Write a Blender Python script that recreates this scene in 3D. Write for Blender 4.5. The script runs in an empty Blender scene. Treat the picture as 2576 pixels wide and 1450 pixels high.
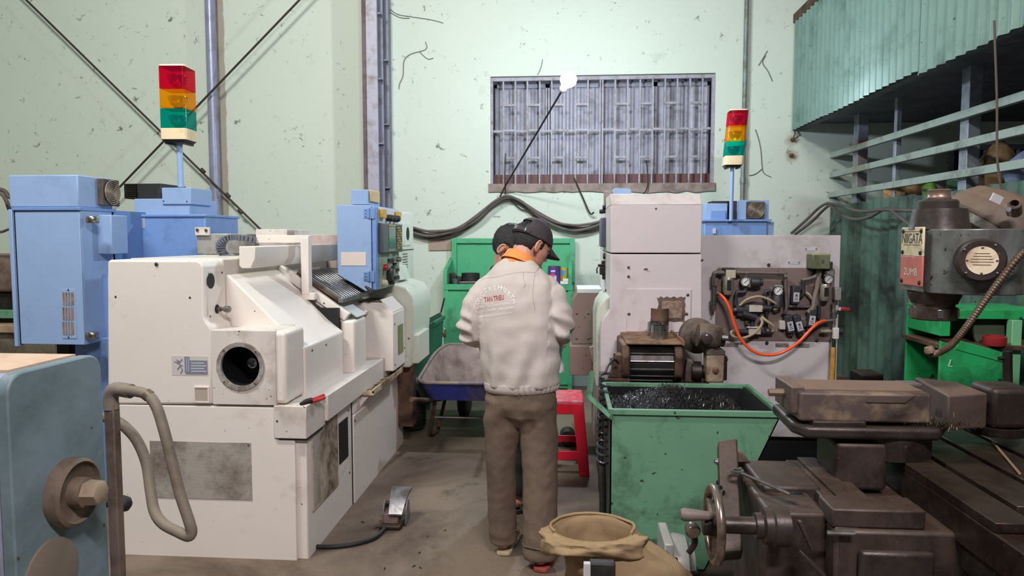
import bpy, bmesh, math, random
from mathutils import Vector, Matrix, noise
from mathutils.bvhtree import BVHTree
random.seed(7)
SC = bpy.context.scene
COL = SC.collection
PI = math.pi
# ------------------------------------------------------------------ camera
F, CX, CY = 1800.0, 1288.0, 725.0            # focal length in pixels of the 2576 x 1450 frame
CAMZ = 1.5
YAW = math.atan((1425 - CX) / F)
PITCH = math.atan((CY - 598) / math.hypot(F, 1425 - CX))
FWD = Vector((-math.sin(YAW) * math.cos(PITCH), math.cos(YAW) * math.cos(PITCH), -math.sin(PITCH)))
RGT = Vector((math.cos(YAW), math.sin(YAW), 0))
UPV = RGT.cross(FWD)
cd = bpy.data.cameras.new('camera'); cam = bpy.data.objects.new('camera', cd); COL.objects.link(cam)
cd.sensor_width = 36.0; cd.lens = 36.0 * F / 2576.0; cd.clip_start = 0.05; cd.clip_end = 100
cam.matrix_world = Matrix(((RGT.x, UPV.x, -FWD.x, 0), (RGT.y, UPV.y, -FWD.y, 0), (RGT.z, UPV.z, -FWD.z, CAMZ), (0, 0, 0, 1)))
SC.camera = cam
# ------------------------------------------------------------------ world, lamps, exposure
w = bpy.data.worlds.new('shop_air'); SC.world = w; w.use_nodes = True
w.node_tree.nodes['Background'].inputs[0].default_value = (0.88, 0.94, 1.0, 1)
w.node_tree.nodes['Background'].inputs[1].default_value = 0.11
SC.view_settings.view_transform = 'Standard'; SC.view_settings.look = 'None'
SC.view_settings.gamma = 1.0; SC.view_settings.use_curve_mapping = False
SC.view_settings.exposure = 0.0
BULB_STRENGTH = 820.0
def area_lamp(name, loc, target, sx, sy, power, col):
    l = bpy.data.lights.new(name, 'AREA'); l.shape = 'RECTANGLE'; l.size = sx; l.size_y = sy; l.energy = power; l.color = col
    o = bpy.data.objects.new(name, l); COL.objects.link(o); o.location = loc
    o.rotation_euler = (Vector(target) - Vector(loc)).to_track_quat('-Z', 'Y').to_euler(); return o
area_lamp('shop_tube_lamp', (0.9, -0.9, 4.2), (-0.1, 4.0, 0.9), 1.3, 0.25, 195, (1.0, 0.92, 0.945))
area_lamp('shop_tube_lamp', (-2.6, 1.6, 5.2), (-2.0, 5.5, 1.8), 1.3, 0.25, 230, (0.97, 1.0, 0.95))
# ------------------------------------------------------------------ helpers
def ray(px, py):
    return FWD * F + RGT * (px - CX) + UPV * (CY - py)
def P(px, py, Y):
    d = ray(px, py); return Vector((0, 0, CAMZ)) + d * (Y / d.y)
def PZ(px, py, z):
    d = ray(px, py); return Vector((0, 0, CAMZ)) + d * ((z - CAMZ) / d.z)
def PX(px, py, X):
    d = ray(px, py); return Vector((0, 0, CAMZ)) + d * (X / d.x)
def V(*a): return Vector(a)
def lin(c):
    return tuple((x / 255 / 12.92 if x / 255 <= 0.04045 else ((x / 255 + 0.055) / 1.055) ** 2.4) for x in c)
class NT:
    def __init__(s, m): s.t = m.node_tree; s.n = s.t.nodes; s.l = s.t.links
    def add(s, ty, **k):
        n = s.n.new(ty)
        for a, v in k.items(): setattr(n, a, v)
        return n
    def link(s, a, b): s.l.new(a, b)
    def mixc(s, fac, a, b, blend='MIX'):
        n = s.n.new('ShaderNodeMix'); n.data_type = 'RGBA'; n.blend_type = blend
        for i, v in ((0, fac), (6, a), (7, b)):
            if hasattr(v, 'links'): s.l.new(v, n.inputs[i])
            elif isinstance(v, (int, float)): n.inputs[i].default_value = v
            else: n.inputs[i].default_value = (*v[:3], 1)
        return n.outputs[2]
    def noise(s, vec, scale, detail=4, rough=.6, dist=0):
        n = s.n.new('ShaderNodeTexNoise'); n.inputs['Scale'].default_value = scale; n.inputs['Detail'].default_value = detail
        n.inputs['Roughness'].default_value = rough; n.inputs['Distortion'].default_value = dist
        if vec is not None: s.l.new(vec, n.inputs['Vector'])
        return n.outputs['Fac']
    def ramp(s, f, p0, p1, c0=(0, 0, 0), c1=(1, 1, 1)):
        n = s.n.new('ShaderNodeValToRGB'); e = n.color_ramp.elements
        e[0].position = p0; e[0].color = (*c0, 1); e[1].position = p1; e[1].color = (*c1, 1)
        s.l.new(f, n.inputs[0]); return n.outputs[0]
    def math(s, op, a, b=None):
        n = s.n.new('ShaderNodeMath'); n.operation = op
        for i, v in enumerate((a, b)):
            if v is None: continue
            if hasattr(v, 'links'): s.l.new(v, n.inputs[i])
            else: n.inputs[i].default_value = v
        return n.outputs[0]
MATS = {}
def mat(name, col, rough=.5, metal=0., dirt=None, amt=.35, dscale=3., var=.06, bump=.0, bscale=60., speck=None, spamt=.2, spscale=40., coat=0., spec=.5, emit=None, estr=0., dust=None, damt=.7):
    """paint / metal / cloth with patches of dirt and specks of wear"""
    if name in MATS: return MATS[name]
    m = bpy.data.materials.new(name); m.use_nodes = True; t = NT(m); b = t.n['Principled BSDF']
    tc = t.add('ShaderNodeTexCoord').outputs['Object']
    c = lin(col)
    n1 = t.noise(tc, dscale * 1.7, 3)
    base = t.mixc(n1, [x * (1 - var * 2) for x in c], [min(1, x * (1 + var * 1.5)) for x in c])
    if dirt:
        f = t.ramp(t.noise(tc, dscale, 7, .68, .3), .62 - amt * .42, .90 - amt * .62)
        base = t.mixc(f, base, lin(dirt))
    if speck:
        f2 = t.ramp(t.noise(tc, spscale, 2, .5), .70 - spamt * .2, .74 - spamt * .15)
        base = t.mixc(f2, base, lin(speck))
    if dust:        # dust settled on upward faces
        gz = t.add('ShaderNodeSeparateXYZ'); t.link(t.add('ShaderNodeNewGeometry').outputs['True Normal'], gz.inputs[0])
        fd_ = t.math('MULTIPLY', t.ramp(gz.outputs['Z'], .45, .85), t.ramp(t.noise(tc, dscale * 2.2, 6, .7), .3, .62, (damt * .35,) * 3, (damt,) * 3))
        base = t.mixc(fd_, base, lin(dust))
    t.link(base, b.inputs['Base Color'])
    r = t.ramp(t.noise(tc, dscale * 4, 4), 0, 1, (max(0, rough - .1),) * 3, (min(1, rough + .12),) * 3)
    t.link(r, b.inputs['Roughness'])
    b.inputs['Metallic'].default_value = metal; b.inputs['Coat Weight'].default_value = coat
    b.inputs['Specular IOR Level'].default_value = spec
    if bump:
        bn = t.add('ShaderNodeBump'); bn.inputs['Strength'].default_value = bump; bn.inputs['Distance'].default_value = .01
        t.link(t.noise(tc, bscale, 5), bn.inputs['Height']); t.link(bn.outputs[0], b.inputs['Normal'])
    if emit:
        b.inputs['Emission Color'].default_value = (*lin(emit), 1); b.inputs['Emission Strength'].default_value = estr
    MATS[name] = m; return m
OFF = {}
def _tag(o, label, cat, group=None, kind=None):
    if label: o['label'] = label
    if cat: o['category'] = cat
    if group: o['group'] = group
    if kind: o['kind'] = kind
    return o
def thing(name, label, cat, loc=(0, 0, 0), group=None, kind=None):
    o = bpy.data.objects.new(name, None); COL.objects.link(o); o.location = loc; o.empty_display_size = .05
    OFF[o] = Vector(loc); return _tag(o, label, cat, group, kind)
def perp(d):
    d = d.normalized(); a = Vector((0, 0, 1)) if abs(d.z) < .9 else Vector((1, 0, 0))
    u = a.cross(d).normalized(); return u, d.cross(u)
def smooth_path(pts, k=8, closed=False):
    pts = [Vector(p) for p in pts]; n = len(pts); out = []
    rng = n if closed else n - 1
    for i in range(rng):
        if closed: p0, p1, p2, p3 = pts[i - 1], pts[i], pts[(i + 1) % n], pts[(i + 2) % n]
        else: p0, p1, p2, p3 = pts[max(i - 1, 0)], pts[i], pts[i + 1], pts[min(i + 2, n - 1)]
        for j in range(k):
            t = j / k
            out.append(.5 * ((2 * p1) + (p2 - p0) * t + (2 * p0 - 5 * p1 + 4 * p2 - p3) * t * t + (3 * p1 - p0 - 3 * p2 + p3) * t ** 3))
    if not closed: out.append(pts[-1])
    return out
class MB:
    def __init__(s): s.v = []; s.f = []; s.mi = []
    def _add(s, vs, fs, m=0):
        o = len(s.v); s.v += [Vector(v) for v in vs]; s.f += [tuple(i + o for i in f) for f in fs]; s.mi += [m] * len(fs); return s
    def box(s, x0, x1, y0, y1, z0, z1, m=0):
        x0, x1 = sorted((x0, x1)); y0, y1 = sorted((y0, y1)); z0, z1 = sorted((z0, z1))
        vs = [(x, y, z) for z in (z0, z1) for y in (y0, y1) for x in (x0, x1)]
        return s._add(vs, [(0, 2, 3, 1), (4, 5, 7, 6), (0, 1, 5, 4), (2, 6, 7, 3), (0, 4, 6, 2), (1, 3, 7, 5)], m)
    def obox(s, c, ax, ay, az, hx, hy, hz, m=0):
        c = Vector(c); ax, ay, az = Vector(ax).normalized() * hx, Vector(ay).normalized() * hy, Vector(az).normalized() * hz
        vs = [c + ax * i + ay * j + az * k for k in (-1, 1) for j in (-1, 1) for i in (-1, 1)]
        return s._add(vs, [(0, 2, 3, 1), (4, 5, 7, 6), (0, 1, 5, 4), (2, 6, 7, 3), (0, 4, 6, 2), (1, 3, 7, 5)], m)
    def bar(s, a, b, w, h, up=(0, 0, 1), m=0):
        a, b = Vector(a), Vector(b); d = b - a; u = Vector(up)
        sd = d.cross(u)
        if sd.length < 1e-6: sd = d.cross(Vector((1, 0, 0)))
        return s.obox((a + b) / 2, d, sd, sd.cross(d), d.length / 2, w / 2, h / 2, m)
    def prism(s, poly, off, m=0):
        n = len(poly); off = Vector(off); p = [Vector(q) for q in poly]
        nrm = Vector((0, 0, 0))
        for i in range(n): nrm += p[i].cross(p[(i + 1) % n])
        if nrm.dot(off) > 0: p.reverse()
        vs = p + [q + off for q in p]
        fs = [tuple(range(n)), tuple(range(2 * n - 1, n - 1, -1))] + [(i, i + n, (i + 1) % n + n, (i + 1) % n) for i in range(n)]
        return s._add(vs, fs, m)
    def ringloft(s, rings, cap0=True, cap1=True, closed=True, m=0):
        n = len(rings[0]); vs = [v for r in rings for v in r]; fs = []
        for i in range(len(rings) - 1):
            for j in range(n if closed else n - 1):
                k = (j + 1) % n; fs.append((i * n + j, i * n + k, (i + 1) * n + k, (i + 1) * n + j))
        if cap0: fs.append(tuple(range(n - 1, -1, -1)))
        if cap1: fs.append(tuple((len(rings) - 1) * n + j for j in range(n)))
        return s._add(vs, fs, m)
    def tube(s, path, r, n=10, caps=True, closed=False, m=0):
        path = [Vector(p) for p in path]; N = len(path); rings = []; u = None
        for i, p in enumerate(path):
            if closed: d = path[(i + 1) % N] - path[i - 1]
            else: d = path[min(i + 1, N - 1)] - path[max(i - 1, 0)]
            if d.length < 1e-9: d = Vector((0, 0, 1))
            d.normalize()
            if u is None: u = perp(d)[0]
            else:
                u = u - d * u.dot(d)
                if u.length < 1e-6: u = perp(d)[0]
                u.normalize()
            v = d.cross(u); rr = r[i] if isinstance(r, (list, tuple)) else r
            rings.append([p + (u * math.cos(2 * PI * k / n) + v * math.sin(2 * PI * k / n)) * rr for k in range(n)])
        if closed: rings.append(rings[0]); return s.ringloft(rings, False, False, m=m)
        return s.ringloft(rings, caps, caps, m=m)
    def cyl(s, a, b, r0, r1=None, n=24, caps=True, m=0):
        return s.tube([a, b], [r0, r0 if r1 is None else r1], n, caps, m=m)
    def lathe(s, prof, origin, axis, n=28, m=0, cap0=True, cap1=True):
        o, d = Vector(origin), Vector(axis).normalized(); u, v = perp(d); rings = []
        for r, h in prof:
            r = max(r, 1e-4); rings.append([o + d * h + (u * math.cos(2 * PI * k / n) + v * math.sin(2 * PI * k / n)) * r for k in range(n)])
        return s.ringloft(rings, cap0, cap1, m=m)
    def sphere(s, c, r, n=20, k=12, sc=(1, 1, 1), m=0):
        c = Vector(c); rings = []
        for i in range(k + 1):
            a = -PI / 2 + PI * i / k; rr = max(math.cos(a), 1e-3) * r; h = math.sin(a) * r
            rings.append([c + Vector((rr * math.cos(2 * PI * j / n) * sc[0], rr * math.sin(2 * PI * j / n) * sc[1], h * sc[2])) for j in range(n)])
        return s.ringloft(rings, m=m)
    def build(s, name, mats, parent=None, bevel=0., seg=2, smooth=40, label=None, cat=None, group=None, kind=None, recalc=True):
        me = bpy.data.meshes.new(name); off = OFF[parent] if parent else Vector((0, 0, 0))
        if parent is None and cat:      # a one-mesh thing: origin at its base
            lo = Vector((sum(v.x for v in s.v) / len(s.v), sum(v.y for v in s.v) / len(s.v), min(v.z for v in s.v))); off = lo
        me.from_pydata([v - off for v in s.v], [], s.f)
        ml = mats if isinstance(mats, (list, tuple)) else [mats]
        for q in ml: me.materials.append(q)
        for p, i in zip(me.polygons, s.mi): p.material_index = i
        if recalc:
            bm = bmesh.new(); bm.from_mesh(me); bmesh.ops.recalc_face_normals(bm, faces=bm.faces); bm.to_mesh(me); bm.free()
        if smooth:
            me.shade_smooth(); me.set_sharp_from_angle(angle=math.radians(smooth))
        o = bpy.data.objects.new(name, me); COL.objects.link(o)
        if parent: o.parent = parent
        elif cat: o.location = off
        OFF[o] = off
        if bevel:
            b = o.modifiers.new('bevel', 'BEVEL'); b.width = bevel; b.segments = seg; b.limit_method = 'ANGLE'; b.angle_limit = math.radians(40)
        return _tag(o, label, cat, group, kind)
def rect(px0, py0, px1, py1, Y):
    """x0, x1, z0, z1 of a pixel rectangle on the upright plane at depth Y"""
    a, b = P(px0, (py0 + py1) / 2, Y), P(px1, (py0 + py1) / 2, Y)
    t, u = P((px0 + px1) / 2, py0, Y), P((px0 + px1) / 2, py1, Y)
    return a.x, b.x, u.z, t.z
def rounded(x0, x1, z0, z1, r, y, k=5, corners=(1, 1, 1, 1)):
    pts = []
    for (cx, cz, a0, on) in ((x1 - r, z1 - r, 0, corners[0]), (x0 + r, z1 - r, 90, corners[1]), (x0 + r, z0 + r, 180, corners[2]), (x1 - r, z0 + r, 270, corners[3])):
        if on:
            for i in range(k + 1):
                a = math.radians(a0 + 90 * i / k); pts.append(Vector((cx + r * math.cos(a), y, cz + r * math.sin(a))))
        else:
            pts.append(Vector((x1 if a0 in (0, 270) else x0, y, z1 if a0 in (0, 90) else z0)))
    return pts
def copy_tree(o, loc, label=None):
    r = o.copy(); COL.objects.link(r); r.location = loc
    if label: r['label'] = label
    for ch in list(o.children):
        c = ch.copy(); COL.objects.link(c); c.parent = r
        for g in list(ch.children):
            d = g.copy(); COL.objects.link(d); d.parent = c
    return r
def text_mesh(txt, size, mb, xf, m=0, font_align='CENTER', res=3):
    """flat lettering: xf maps (u, v) of the text plane to a point in space"""
    cu = bpy.data.curves.new('lettering', 'FONT'); cu.body = txt; cu.size = size; cu.align_x = font_align; cu.resolution_u = res
    ob = bpy.data.objects.new('lettering', cu); COL.objects.link(ob)
    dg = bpy.context.evaluated_depsgraph_get(); me = bpy.data.meshes.new_from_object(ob.evaluated_get(dg))
    mb._add([xf(v.co.x, v.co.y) for v in me.vertices], [tuple(p.vertices) for p in me.polygons], m)
    bpy.data.objects.remove(ob); bpy.data.curves.remove(cu); bpy.data.meshes.remove(me)
def remesh(mb, voxel, it=3, fac=.5):
    """fuse the closed shapes of a builder into one continuous surface"""
    me = bpy.data.meshes.new('fuse'); me.from_pydata(mb.v, [], mb.f)
    bm = bmesh.new(); bm.from_mesh(me); bmesh.ops.recalc_face_normals(bm, faces=bm.faces); bm.to_mesh(me); bm.free()
    ob = bpy.data.objects.new('fuse', me); COL.objects.link(ob)
    r = ob.modifiers.new('r', 'REMESH'); r.mode = 'VOXEL'; r.voxel_size = voxel
    if it:
        q = ob.modifiers.new('s', 'SMOOTH'); q.iterations = it; q.factor = fac
    dg = bpy.context.evaluated_depsgraph_get(); m2 = bpy.data.meshes.new_from_object(ob.evaluated_get(dg))
    out = MB(); out._add([v.co.copy() for v in m2.vertices], [tuple(p.vertices) for p in m2.polygons])
    nr = [v.normal.copy() for v in m2.vertices]
    bpy.data.objects.remove(ob); bpy.data.meshes.remove(me); bpy.data.meshes.remove(m2)
    return out, nr
# ------------------------------------------------------------------ materials used in many places
CREAM = mat('cream_paint', (226, 217, 208), .36, 0, (160, 138, 114), .06, 2.2, .02, .02, 40, (120, 98, 78), -.12, 60, coat=.15)
CREAMD = mat('worn_cream_paint', (214, 205, 197), .45, 0, (148, 126, 104), .2, 2.6, .05, .05, 40, (84, 66, 50), .05, 60)
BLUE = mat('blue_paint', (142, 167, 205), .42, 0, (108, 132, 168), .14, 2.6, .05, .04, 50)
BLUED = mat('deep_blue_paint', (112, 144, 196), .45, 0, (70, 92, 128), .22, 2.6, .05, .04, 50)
GREEN = mat('cabinet_green_paint', (74, 168, 120), .48, 0, (60, 96, 66), .2, 4, .05, .04, 50, (44, 60, 48), -.02, 50)
BING = mat('bin_green_paint', (104, 150, 120), .5, 0, (52, 78, 58), .28, 5, .06, .05, 40, (52, 64, 50), .05, 30)
BLACK = mat('black_void', (9, 9, 10), .6)
RUBBER = mat('black_rubber', (30, 29, 29), .6, 0, (70, 62, 54), .25, 5)
DARKST = mat('dark_oily_steel', (58, 51, 48), .45, .55, (44, 34, 28), .5, 5, .12, .15, 30)
STEEL = mat('bright_steel', (176, 176, 178), .24, 1., (110, 104, 100), .2, 8)
ZINC = mat('dull_steel', (132, 130, 128), .4, .85, (84, 74, 64), .35, 8)
RUST = mat('rusty_steel', (104, 78, 62), .7, .25, (62, 44, 34), .5, 6, .12, .15, 40, dust=(140, 112, 90), damt=.5)
BROWN = mat('brown_grime_paint', (126, 108, 100), .5, 0, (84, 68, 58), .35, 3, .06, .04, 40, (58, 46, 40), .0, 50)
DUSTY = mat('dusty_brown_iron', (112, 93, 80), .75, .1, (72, 58, 50), .5, 6, .1, .12, 40)
IRON = mat('grimy_dark_iron', (54, 46, 42), .55, .35, (32, 26, 22), .55, 5, .14, .2, 36, (104, 86, 72), -.1, 90, dust=(104, 84, 70), damt=.6)
SCREW = mat('screw_metal', (104, 98, 92), .4, .8)
def screw(parent, pts, ax, r=.006, h=.004, name='screw', m=None):
    for p in pts:
        MB().lathe([(r, 0), (r, h * .6), (r * .6, h), (0, h)], p, ax, 10).build(name, m or SCREW, parent)
# ================================================================== the room
WY = 7.2
# --- floor
def floor_mat():
    m = bpy.data.materials.new('worn_concrete'); m.use_nodes = True; t = NT(m); b = t.n['Principled BSDF']
    tc = t.add('ShaderNodeTexCoord').outputs['Object']
    a = t.mixc(t.noise(tc, 1.3, 6, .65, .4), lin((100, 83, 70)), lin((134, 118, 102)))
    a = t.mixc(t.ramp(t.noise(tc, .9, 7, .7, .6), .46, .66), a, lin((76, 57, 45)))
    a = t.mixc(t.ramp(t.noise(tc, 2.4, 7, .7, .3), .60, .72), a, lin((60, 50, 42)))
    a = t.mixc(t.ramp(t.noise(tc, 60, 3, .6), .62, .75), a, lin((74, 62, 52)))
    t.link(a, b.inputs['Base Color'])
    t.link(t.ramp(t.noise(tc, 2, 5), .3, .7, (.5,) * 3, (.85,) * 3), b.inputs['Roughness'])
    bn = t.add('ShaderNodeBump'); bn.inputs['Strength'].default_value = .25; bn.inputs['Distance'].default_value = .01
    t.link(t.noise(tc, 40, 6, .7), bn.inputs['Height']); t.link(bn.outputs[0], b.inputs['Normal']); return m
fl = MB().box(-7, 6, -3.5, WY + .3, -.2, 0).build('floor', floor_mat(), smooth=0); _tag(fl, 'stained brown concrete workshop floor', None, kind='structure')
# --- plastered back wall with its window opening
def wall_mat():
    m = bpy.data.materials.new('pale_green_plaster'); m.use_nodes = True; t = NT(m); b = t.n['Principled BSDF']
    tc = t.add('ShaderNodeTexCoord').outputs['Object']
    a = t.mixc(t.noise(tc, .7, 5, .6), lin((196, 207, 192)), lin((212, 219, 206)))
    a = t.mixc(t.ramp(t.noise(tc, 3.2, 8, .75, .3), .60, .78), a, lin((168, 178, 164)))
    sp = t.math('MULTIPLY', t.ramp(t.noise(tc, 12, 4, .75, .6), .625, .69), t.ramp(t.noise(tc, 3.0, 3), .44, .58))
    a = t.mixc(t.math('MULTIPLY', sp, .85), a, lin((92, 98, 84)))
    # rust round the two old bolts
    for (px, py) in ((1993, 352), (1990, 392)):
        p = P(px, py, WY)
        d = t.add('ShaderNodeVectorMath', operation='DISTANCE'); t.link(tc, d.inputs[0]); d.inputs[1].default_value = p
        dd = t.math('ADD', d.outputs['Value'], t.math('MULTIPLY', t.noise(tc, 14, 4), .08))
        a = t.mixc(t.ramp(dd, .05, .12, (.75,) * 3, (0,) * 3), a, lin((128, 98, 66)))
    # brown mortar left bare beside the grey pipe and under the window
    sx = t.add('ShaderNodeSeparateXYZ'); t.link(tc, sx.inputs[0])
    pc = P(553, 300, WY)
    dx = t.math('ABSOLUTE', t.math('SUBTRACT', sx.outputs['X'], pc.x + .03))
    dx = t.math('ADD', dx, t.math('MULTIPLY', t.noise(tc, 6, 5), .06))
    a = t.mixc(t.ramp(dx, .065, .075, (.8,) * 3, (0,) * 3), a, lin((150, 136, 120)))
    t.link(a, b.inputs['Base Color']); b.inputs['Roughness'].default_value = .82
    bn = t.add('ShaderNodeBump'); bn.inputs['Strength'].default_value = .25; bn.inputs['Distance'].default_value = .01
    t.link(t.noise(tc, 14, 7, .7), bn.inputs['Height']); t.link(bn.outputs[0], b.inputs['Normal']); return m
WALL = wall_mat()
wx0, wx1, wz0, wz1 = rect(1234, 188, 1798, 464, WY)
wz0 = P(1500, 463, WY).z
wb = MB()
wb.box(-7, wx0, WY, WY + .25, 0, 7).box(wx1, 6, WY, WY + .25, 0, 7).box(wx0, wx1, WY, WY + .25, 0, wz0).box(wx0, wx1, WY, WY + .25, wz1, 7)
wo = wb.build('wall_back', WALL, smooth=0); _tag(wo, 'pale green plastered back wall with dark specks and barred window', None, kind='structure')
lw = MB().box(-7.2, -7, -3.5, WY + .3, 0, 7).build('wall_left', WALL, smooth=0); _tag(lw, 'pale green plastered wall on the left', None, kind='structure')
# --- window: shutters, frame, bars
SHUT = mat('galvanised_shutter', (150, 150, 162), .5, .1, (112, 108, 116), .35, 5, .06, .03, 30)
BAR = mat('grey_bar_paint', (156, 154, 164), .55, .0, (120, 108, 104), .35, 14, .08)
MAROON = mat('maroon_paint', (96, 62, 62), .6)
SILL = mat('bare_concrete_sill', (150, 134, 126), .85, 0, (116, 100, 92), .4, 8, .1, .2, 40)
win = thing('window_1', 'barred window with grey corrugated metal shutters', None, ((wx0 + wx1) / 2, WY, wz0), kind='structure')
def zx(zpx): return 1200 + zpx / 3.68
def zy(zpy): return 140 + zpy / 3.68
x_of = lambda px: P(px, 325, WY + .03).x
z_of = lambda py: P(1516, py, WY + .03).z
fb = MB()
fb.box(wx0, wx1, WY + .01, WY + .05, wz1 - .045, wz1 - .01).box(wx0, x_of(zx(150)), WY + .01, WY + .05, wz0, wz1 - .045)
fb.box(x_of(zx(2165)), wx1, WY + .01, WY + .05, wz0, wz1 - .045)
fb.build('frame', BAR, win, bevel=.003)
xb = [245, 357, 467, 580, 690, 802, 912, 1025, 1138, 1160, 1275, 1390, 1505, 1620, 1735, 1848, 1965, 2080]
for q in xb:
    x = x_of(zx(q)); MB().box(x - .0075, x + .0075, WY + .018, WY + .034, wz0 - .01, wz1 - .045).build('bar', BAR, win, smooth=0)
edges = [148] + xb + [2165]
cells = [(edges[i], edges[i + 1]) for i in range(len(edges) - 1) if edges[i + 1] - edges[i] > 40]
for i, (a, b) in enumerate(cells):
    rows = [690 - (4 if i % 2 else -4)]
    if (i % 2 == 1 and i < 9) or (i % 2 == 0 and i > 9): rows += [450, 942]
    for r in rows:
        MB().box(x_of(zx(a)) + .005, x_of(zx(b)) - .005, WY + .016, WY + .038, z_of(zy(r)) - .011, z_of(zy(r)) + .011).build('crossbar', BAR, win, smooth=0)
# four corrugated shutter leaves
zs0, zs1 = z_of(zy(1100)), wz1 - .05
nl = 4; W = (wx1 - wx0 - .06) / nl
for k in range(nl):
    a = wx0 + .03 + k * W; lm = MB(); n = 28; top = []; bot = []
    for i in range(n + 1):
        x = a + .012 + (W - .024) * i / n; y = WY + .16 + (.008 if (i // 2) % 2 else 0)
        top.append(Vector((x, y, zs1 - .03))); bot.append(Vector((x, y, zs0)))
    lm.ringloft([bot, top], False, False, False)
    lf = lm.build('shutter', SHUT, win, smooth=0)
    fr = MB().box(a + .004, a + .022, WY + .14, WY + .18, zs0, zs1).box(a + W - .022, a + W - .004, WY + .14, WY + .18, zs0, zs1).box(a + .004, a + W - .004, WY + .14, WY + .18, zs1 - .04, zs1)
    fr.build('shutter_frame', SHUT, lf, smooth=0)
MB().box(wx0, wx1, WY + .12, WY + .2, wz0 - .02, zs0 + .01).build('bottom_rail', MAROON, win, smooth=0)
MB().box(wx0, wx1, WY + .2, WY + .24, wz0, wz1).build('backing', mat('grey_backing', (84, 82, 92), .6), win, smooth=0)
si = MB(); n = 24
zt = wz0 + .005
pts = [Vector((wx0 - .02 + (wx1 - wx0 + .03) * i / n, WY - .02, zt - .075 - random.uniform(0, .025))) for i in range(n + 1)]
si.prism([Vector((wx0 - .02, WY - .02, zt))] + pts + [Vector((wx1 + .01, WY - .02, zt))], (0, .14, 0)); si.build('sill', SILL, win, smooth=0)
# --- the steel column against the wall
COLP = mat('grey_column_paint', (168, 164, 178), .5, .1, (126, 114, 108), .3, 6, .06, .05)
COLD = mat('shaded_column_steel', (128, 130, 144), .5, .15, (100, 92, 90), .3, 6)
cy = WY - .29
cx = lambda px, y: P(px, 240, y).x
tr = thing('trim_1', 'grey steel column with stepped plates standing against the wall', None, (cx(945, cy), cy, 0), kind='structure')
MB().box(cx(922, cy), cx(950, cy), cy, cy + .03, 0, 7).build('front_flange', COLP, tr, bevel=.004)
MB().box(cx(912, cy + .01), cx(923, cy), cy + .01, WY, 0, 7).build('side_plate', mat('rusty_brown_plate', (112, 98, 96), .65, .2, (80, 62, 56), .4, 6), tr, bevel=.004)
MB().box(cx(938, cy), cx(943, cy), cy + .03, WY, 0, 7).build('web', COLD, tr)
MB().box(cx(951, cy + .12), cx(966, cy + .12), cy + .10, cy + .125, 0, 7).build('inner_flange', COLD, tr, bevel=.003)
MB().box(cx(967, cy + .2), cx(979, cy + .2), cy + .19, WY, 0, 7).build('back_flange', COLD, tr, bevel=.003)
for i in range(8):
    z = .55 + i * .62
    MB().box(cx(952, cy + .1), cx(966, cy + .1), cy + .02, cy + .1, z, z + .012).build('batten', COLD, tr, smooth=0)
    MB().box(cx(966, cy + .15), cx(978, cy + .15), cy + .12, cy + .19, z + .2, z + .212).build('batten', COLD, tr, smooth=0)
# --- corrugated partition on the right: upper skirt, posts, rails, lower sheets, dark loft behind
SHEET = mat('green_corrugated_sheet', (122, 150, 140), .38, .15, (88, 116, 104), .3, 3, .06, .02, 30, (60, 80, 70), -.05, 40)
SHEETL = mat('patchy_green_sheet', (84, 110, 96), .45, .1, (34, 40, 36), .42, 1.6, .08, .02, 30, (40, 46, 40), .0, 40)  # darker green with random near-black patches
XU, XL = 2.17, 2.56
wr = thing('wall_right', 'green corrugated metal partition with open railed gap', None, (XL, 4.5, 0), kind='structure')
def corrugated(name, X, y0, y1, zb, zt, m, parent, period=.105, amp=.022, jag=.012, dirn=-1, thick=.0):
    """one sheet in an upright plane X = const with trapezoid ribs"""
    mb = MB(); ys = []; y = y0; k = 0
    seg = (.32, .10, .48, .10)
    while y < y1 - 1e-6:
        for i, sgm in enumerate(seg):
            ys.append((y, amp if i in (1, 2) else 0)); y += period * sgm
    ys = [(a, b) for a, b in ys if a < y1] + [(y1, 0)]
    dz = random.uniform(-jag, jag)
    bot = [Vector((X + dirn * b, a, zb + dz)) for a, b in ys]; top = [Vector((X + dirn * b, a, zt)) for a, b in ys]
    bot2 = [v + Vector((.004, 0, 0)) for v in bot]; top2 = [v + Vector((.004, 0, 0)) for v in top]
    mb.ringloft([bot, top], False, False, False); mb.ringloft([top2, bot2], False, False, False)
    mb.ringloft([bot2, bot], False, False, False); return mb.build(name, m, parent, smooth=0, recalc=False)
zskirt = P(1970, 326, WY - .05).z
y = WY - .02; k = 0
while y > 1.2:
    y2 = max(y - .84, 1.0)
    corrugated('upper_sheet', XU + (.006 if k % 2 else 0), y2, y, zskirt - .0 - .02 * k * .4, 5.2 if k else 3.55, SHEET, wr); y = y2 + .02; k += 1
zl = P(2075, 516, 7.0).z
y = WY - .02; k = 0
while y > 1.2:
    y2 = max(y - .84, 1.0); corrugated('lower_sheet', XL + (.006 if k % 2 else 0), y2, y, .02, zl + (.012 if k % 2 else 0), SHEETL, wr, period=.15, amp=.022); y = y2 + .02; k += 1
RAIL = mat('grey_green_rail_paint', (160, 172, 164), .45, .15, (110, 112, 104), .3, 6)
for py in (386, 437, 488):
    z = P(2065, py, 7.0).z
    MB().box(XL - .03, XL + .01, 1.0, WY, z - .026, z + .026).build('rail', RAIL, wr, bevel=.003)
POST = mat('grey_post_paint', (150, 158, 168), .45, .2, (110, 110, 112), .3, 6)
for px, wd in ((2128, .11), (2220, .05), (2380, .10), (2576, .1)):
    yy = (XL + .06) * 1800 / (px - 1425)
    MB().box(XL + .02, XL + .02 + wd * .8, yy - wd / 2, yy + wd / 2, 0, zskirt + .1).build('post', POST, wr, bevel=.004)
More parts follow.
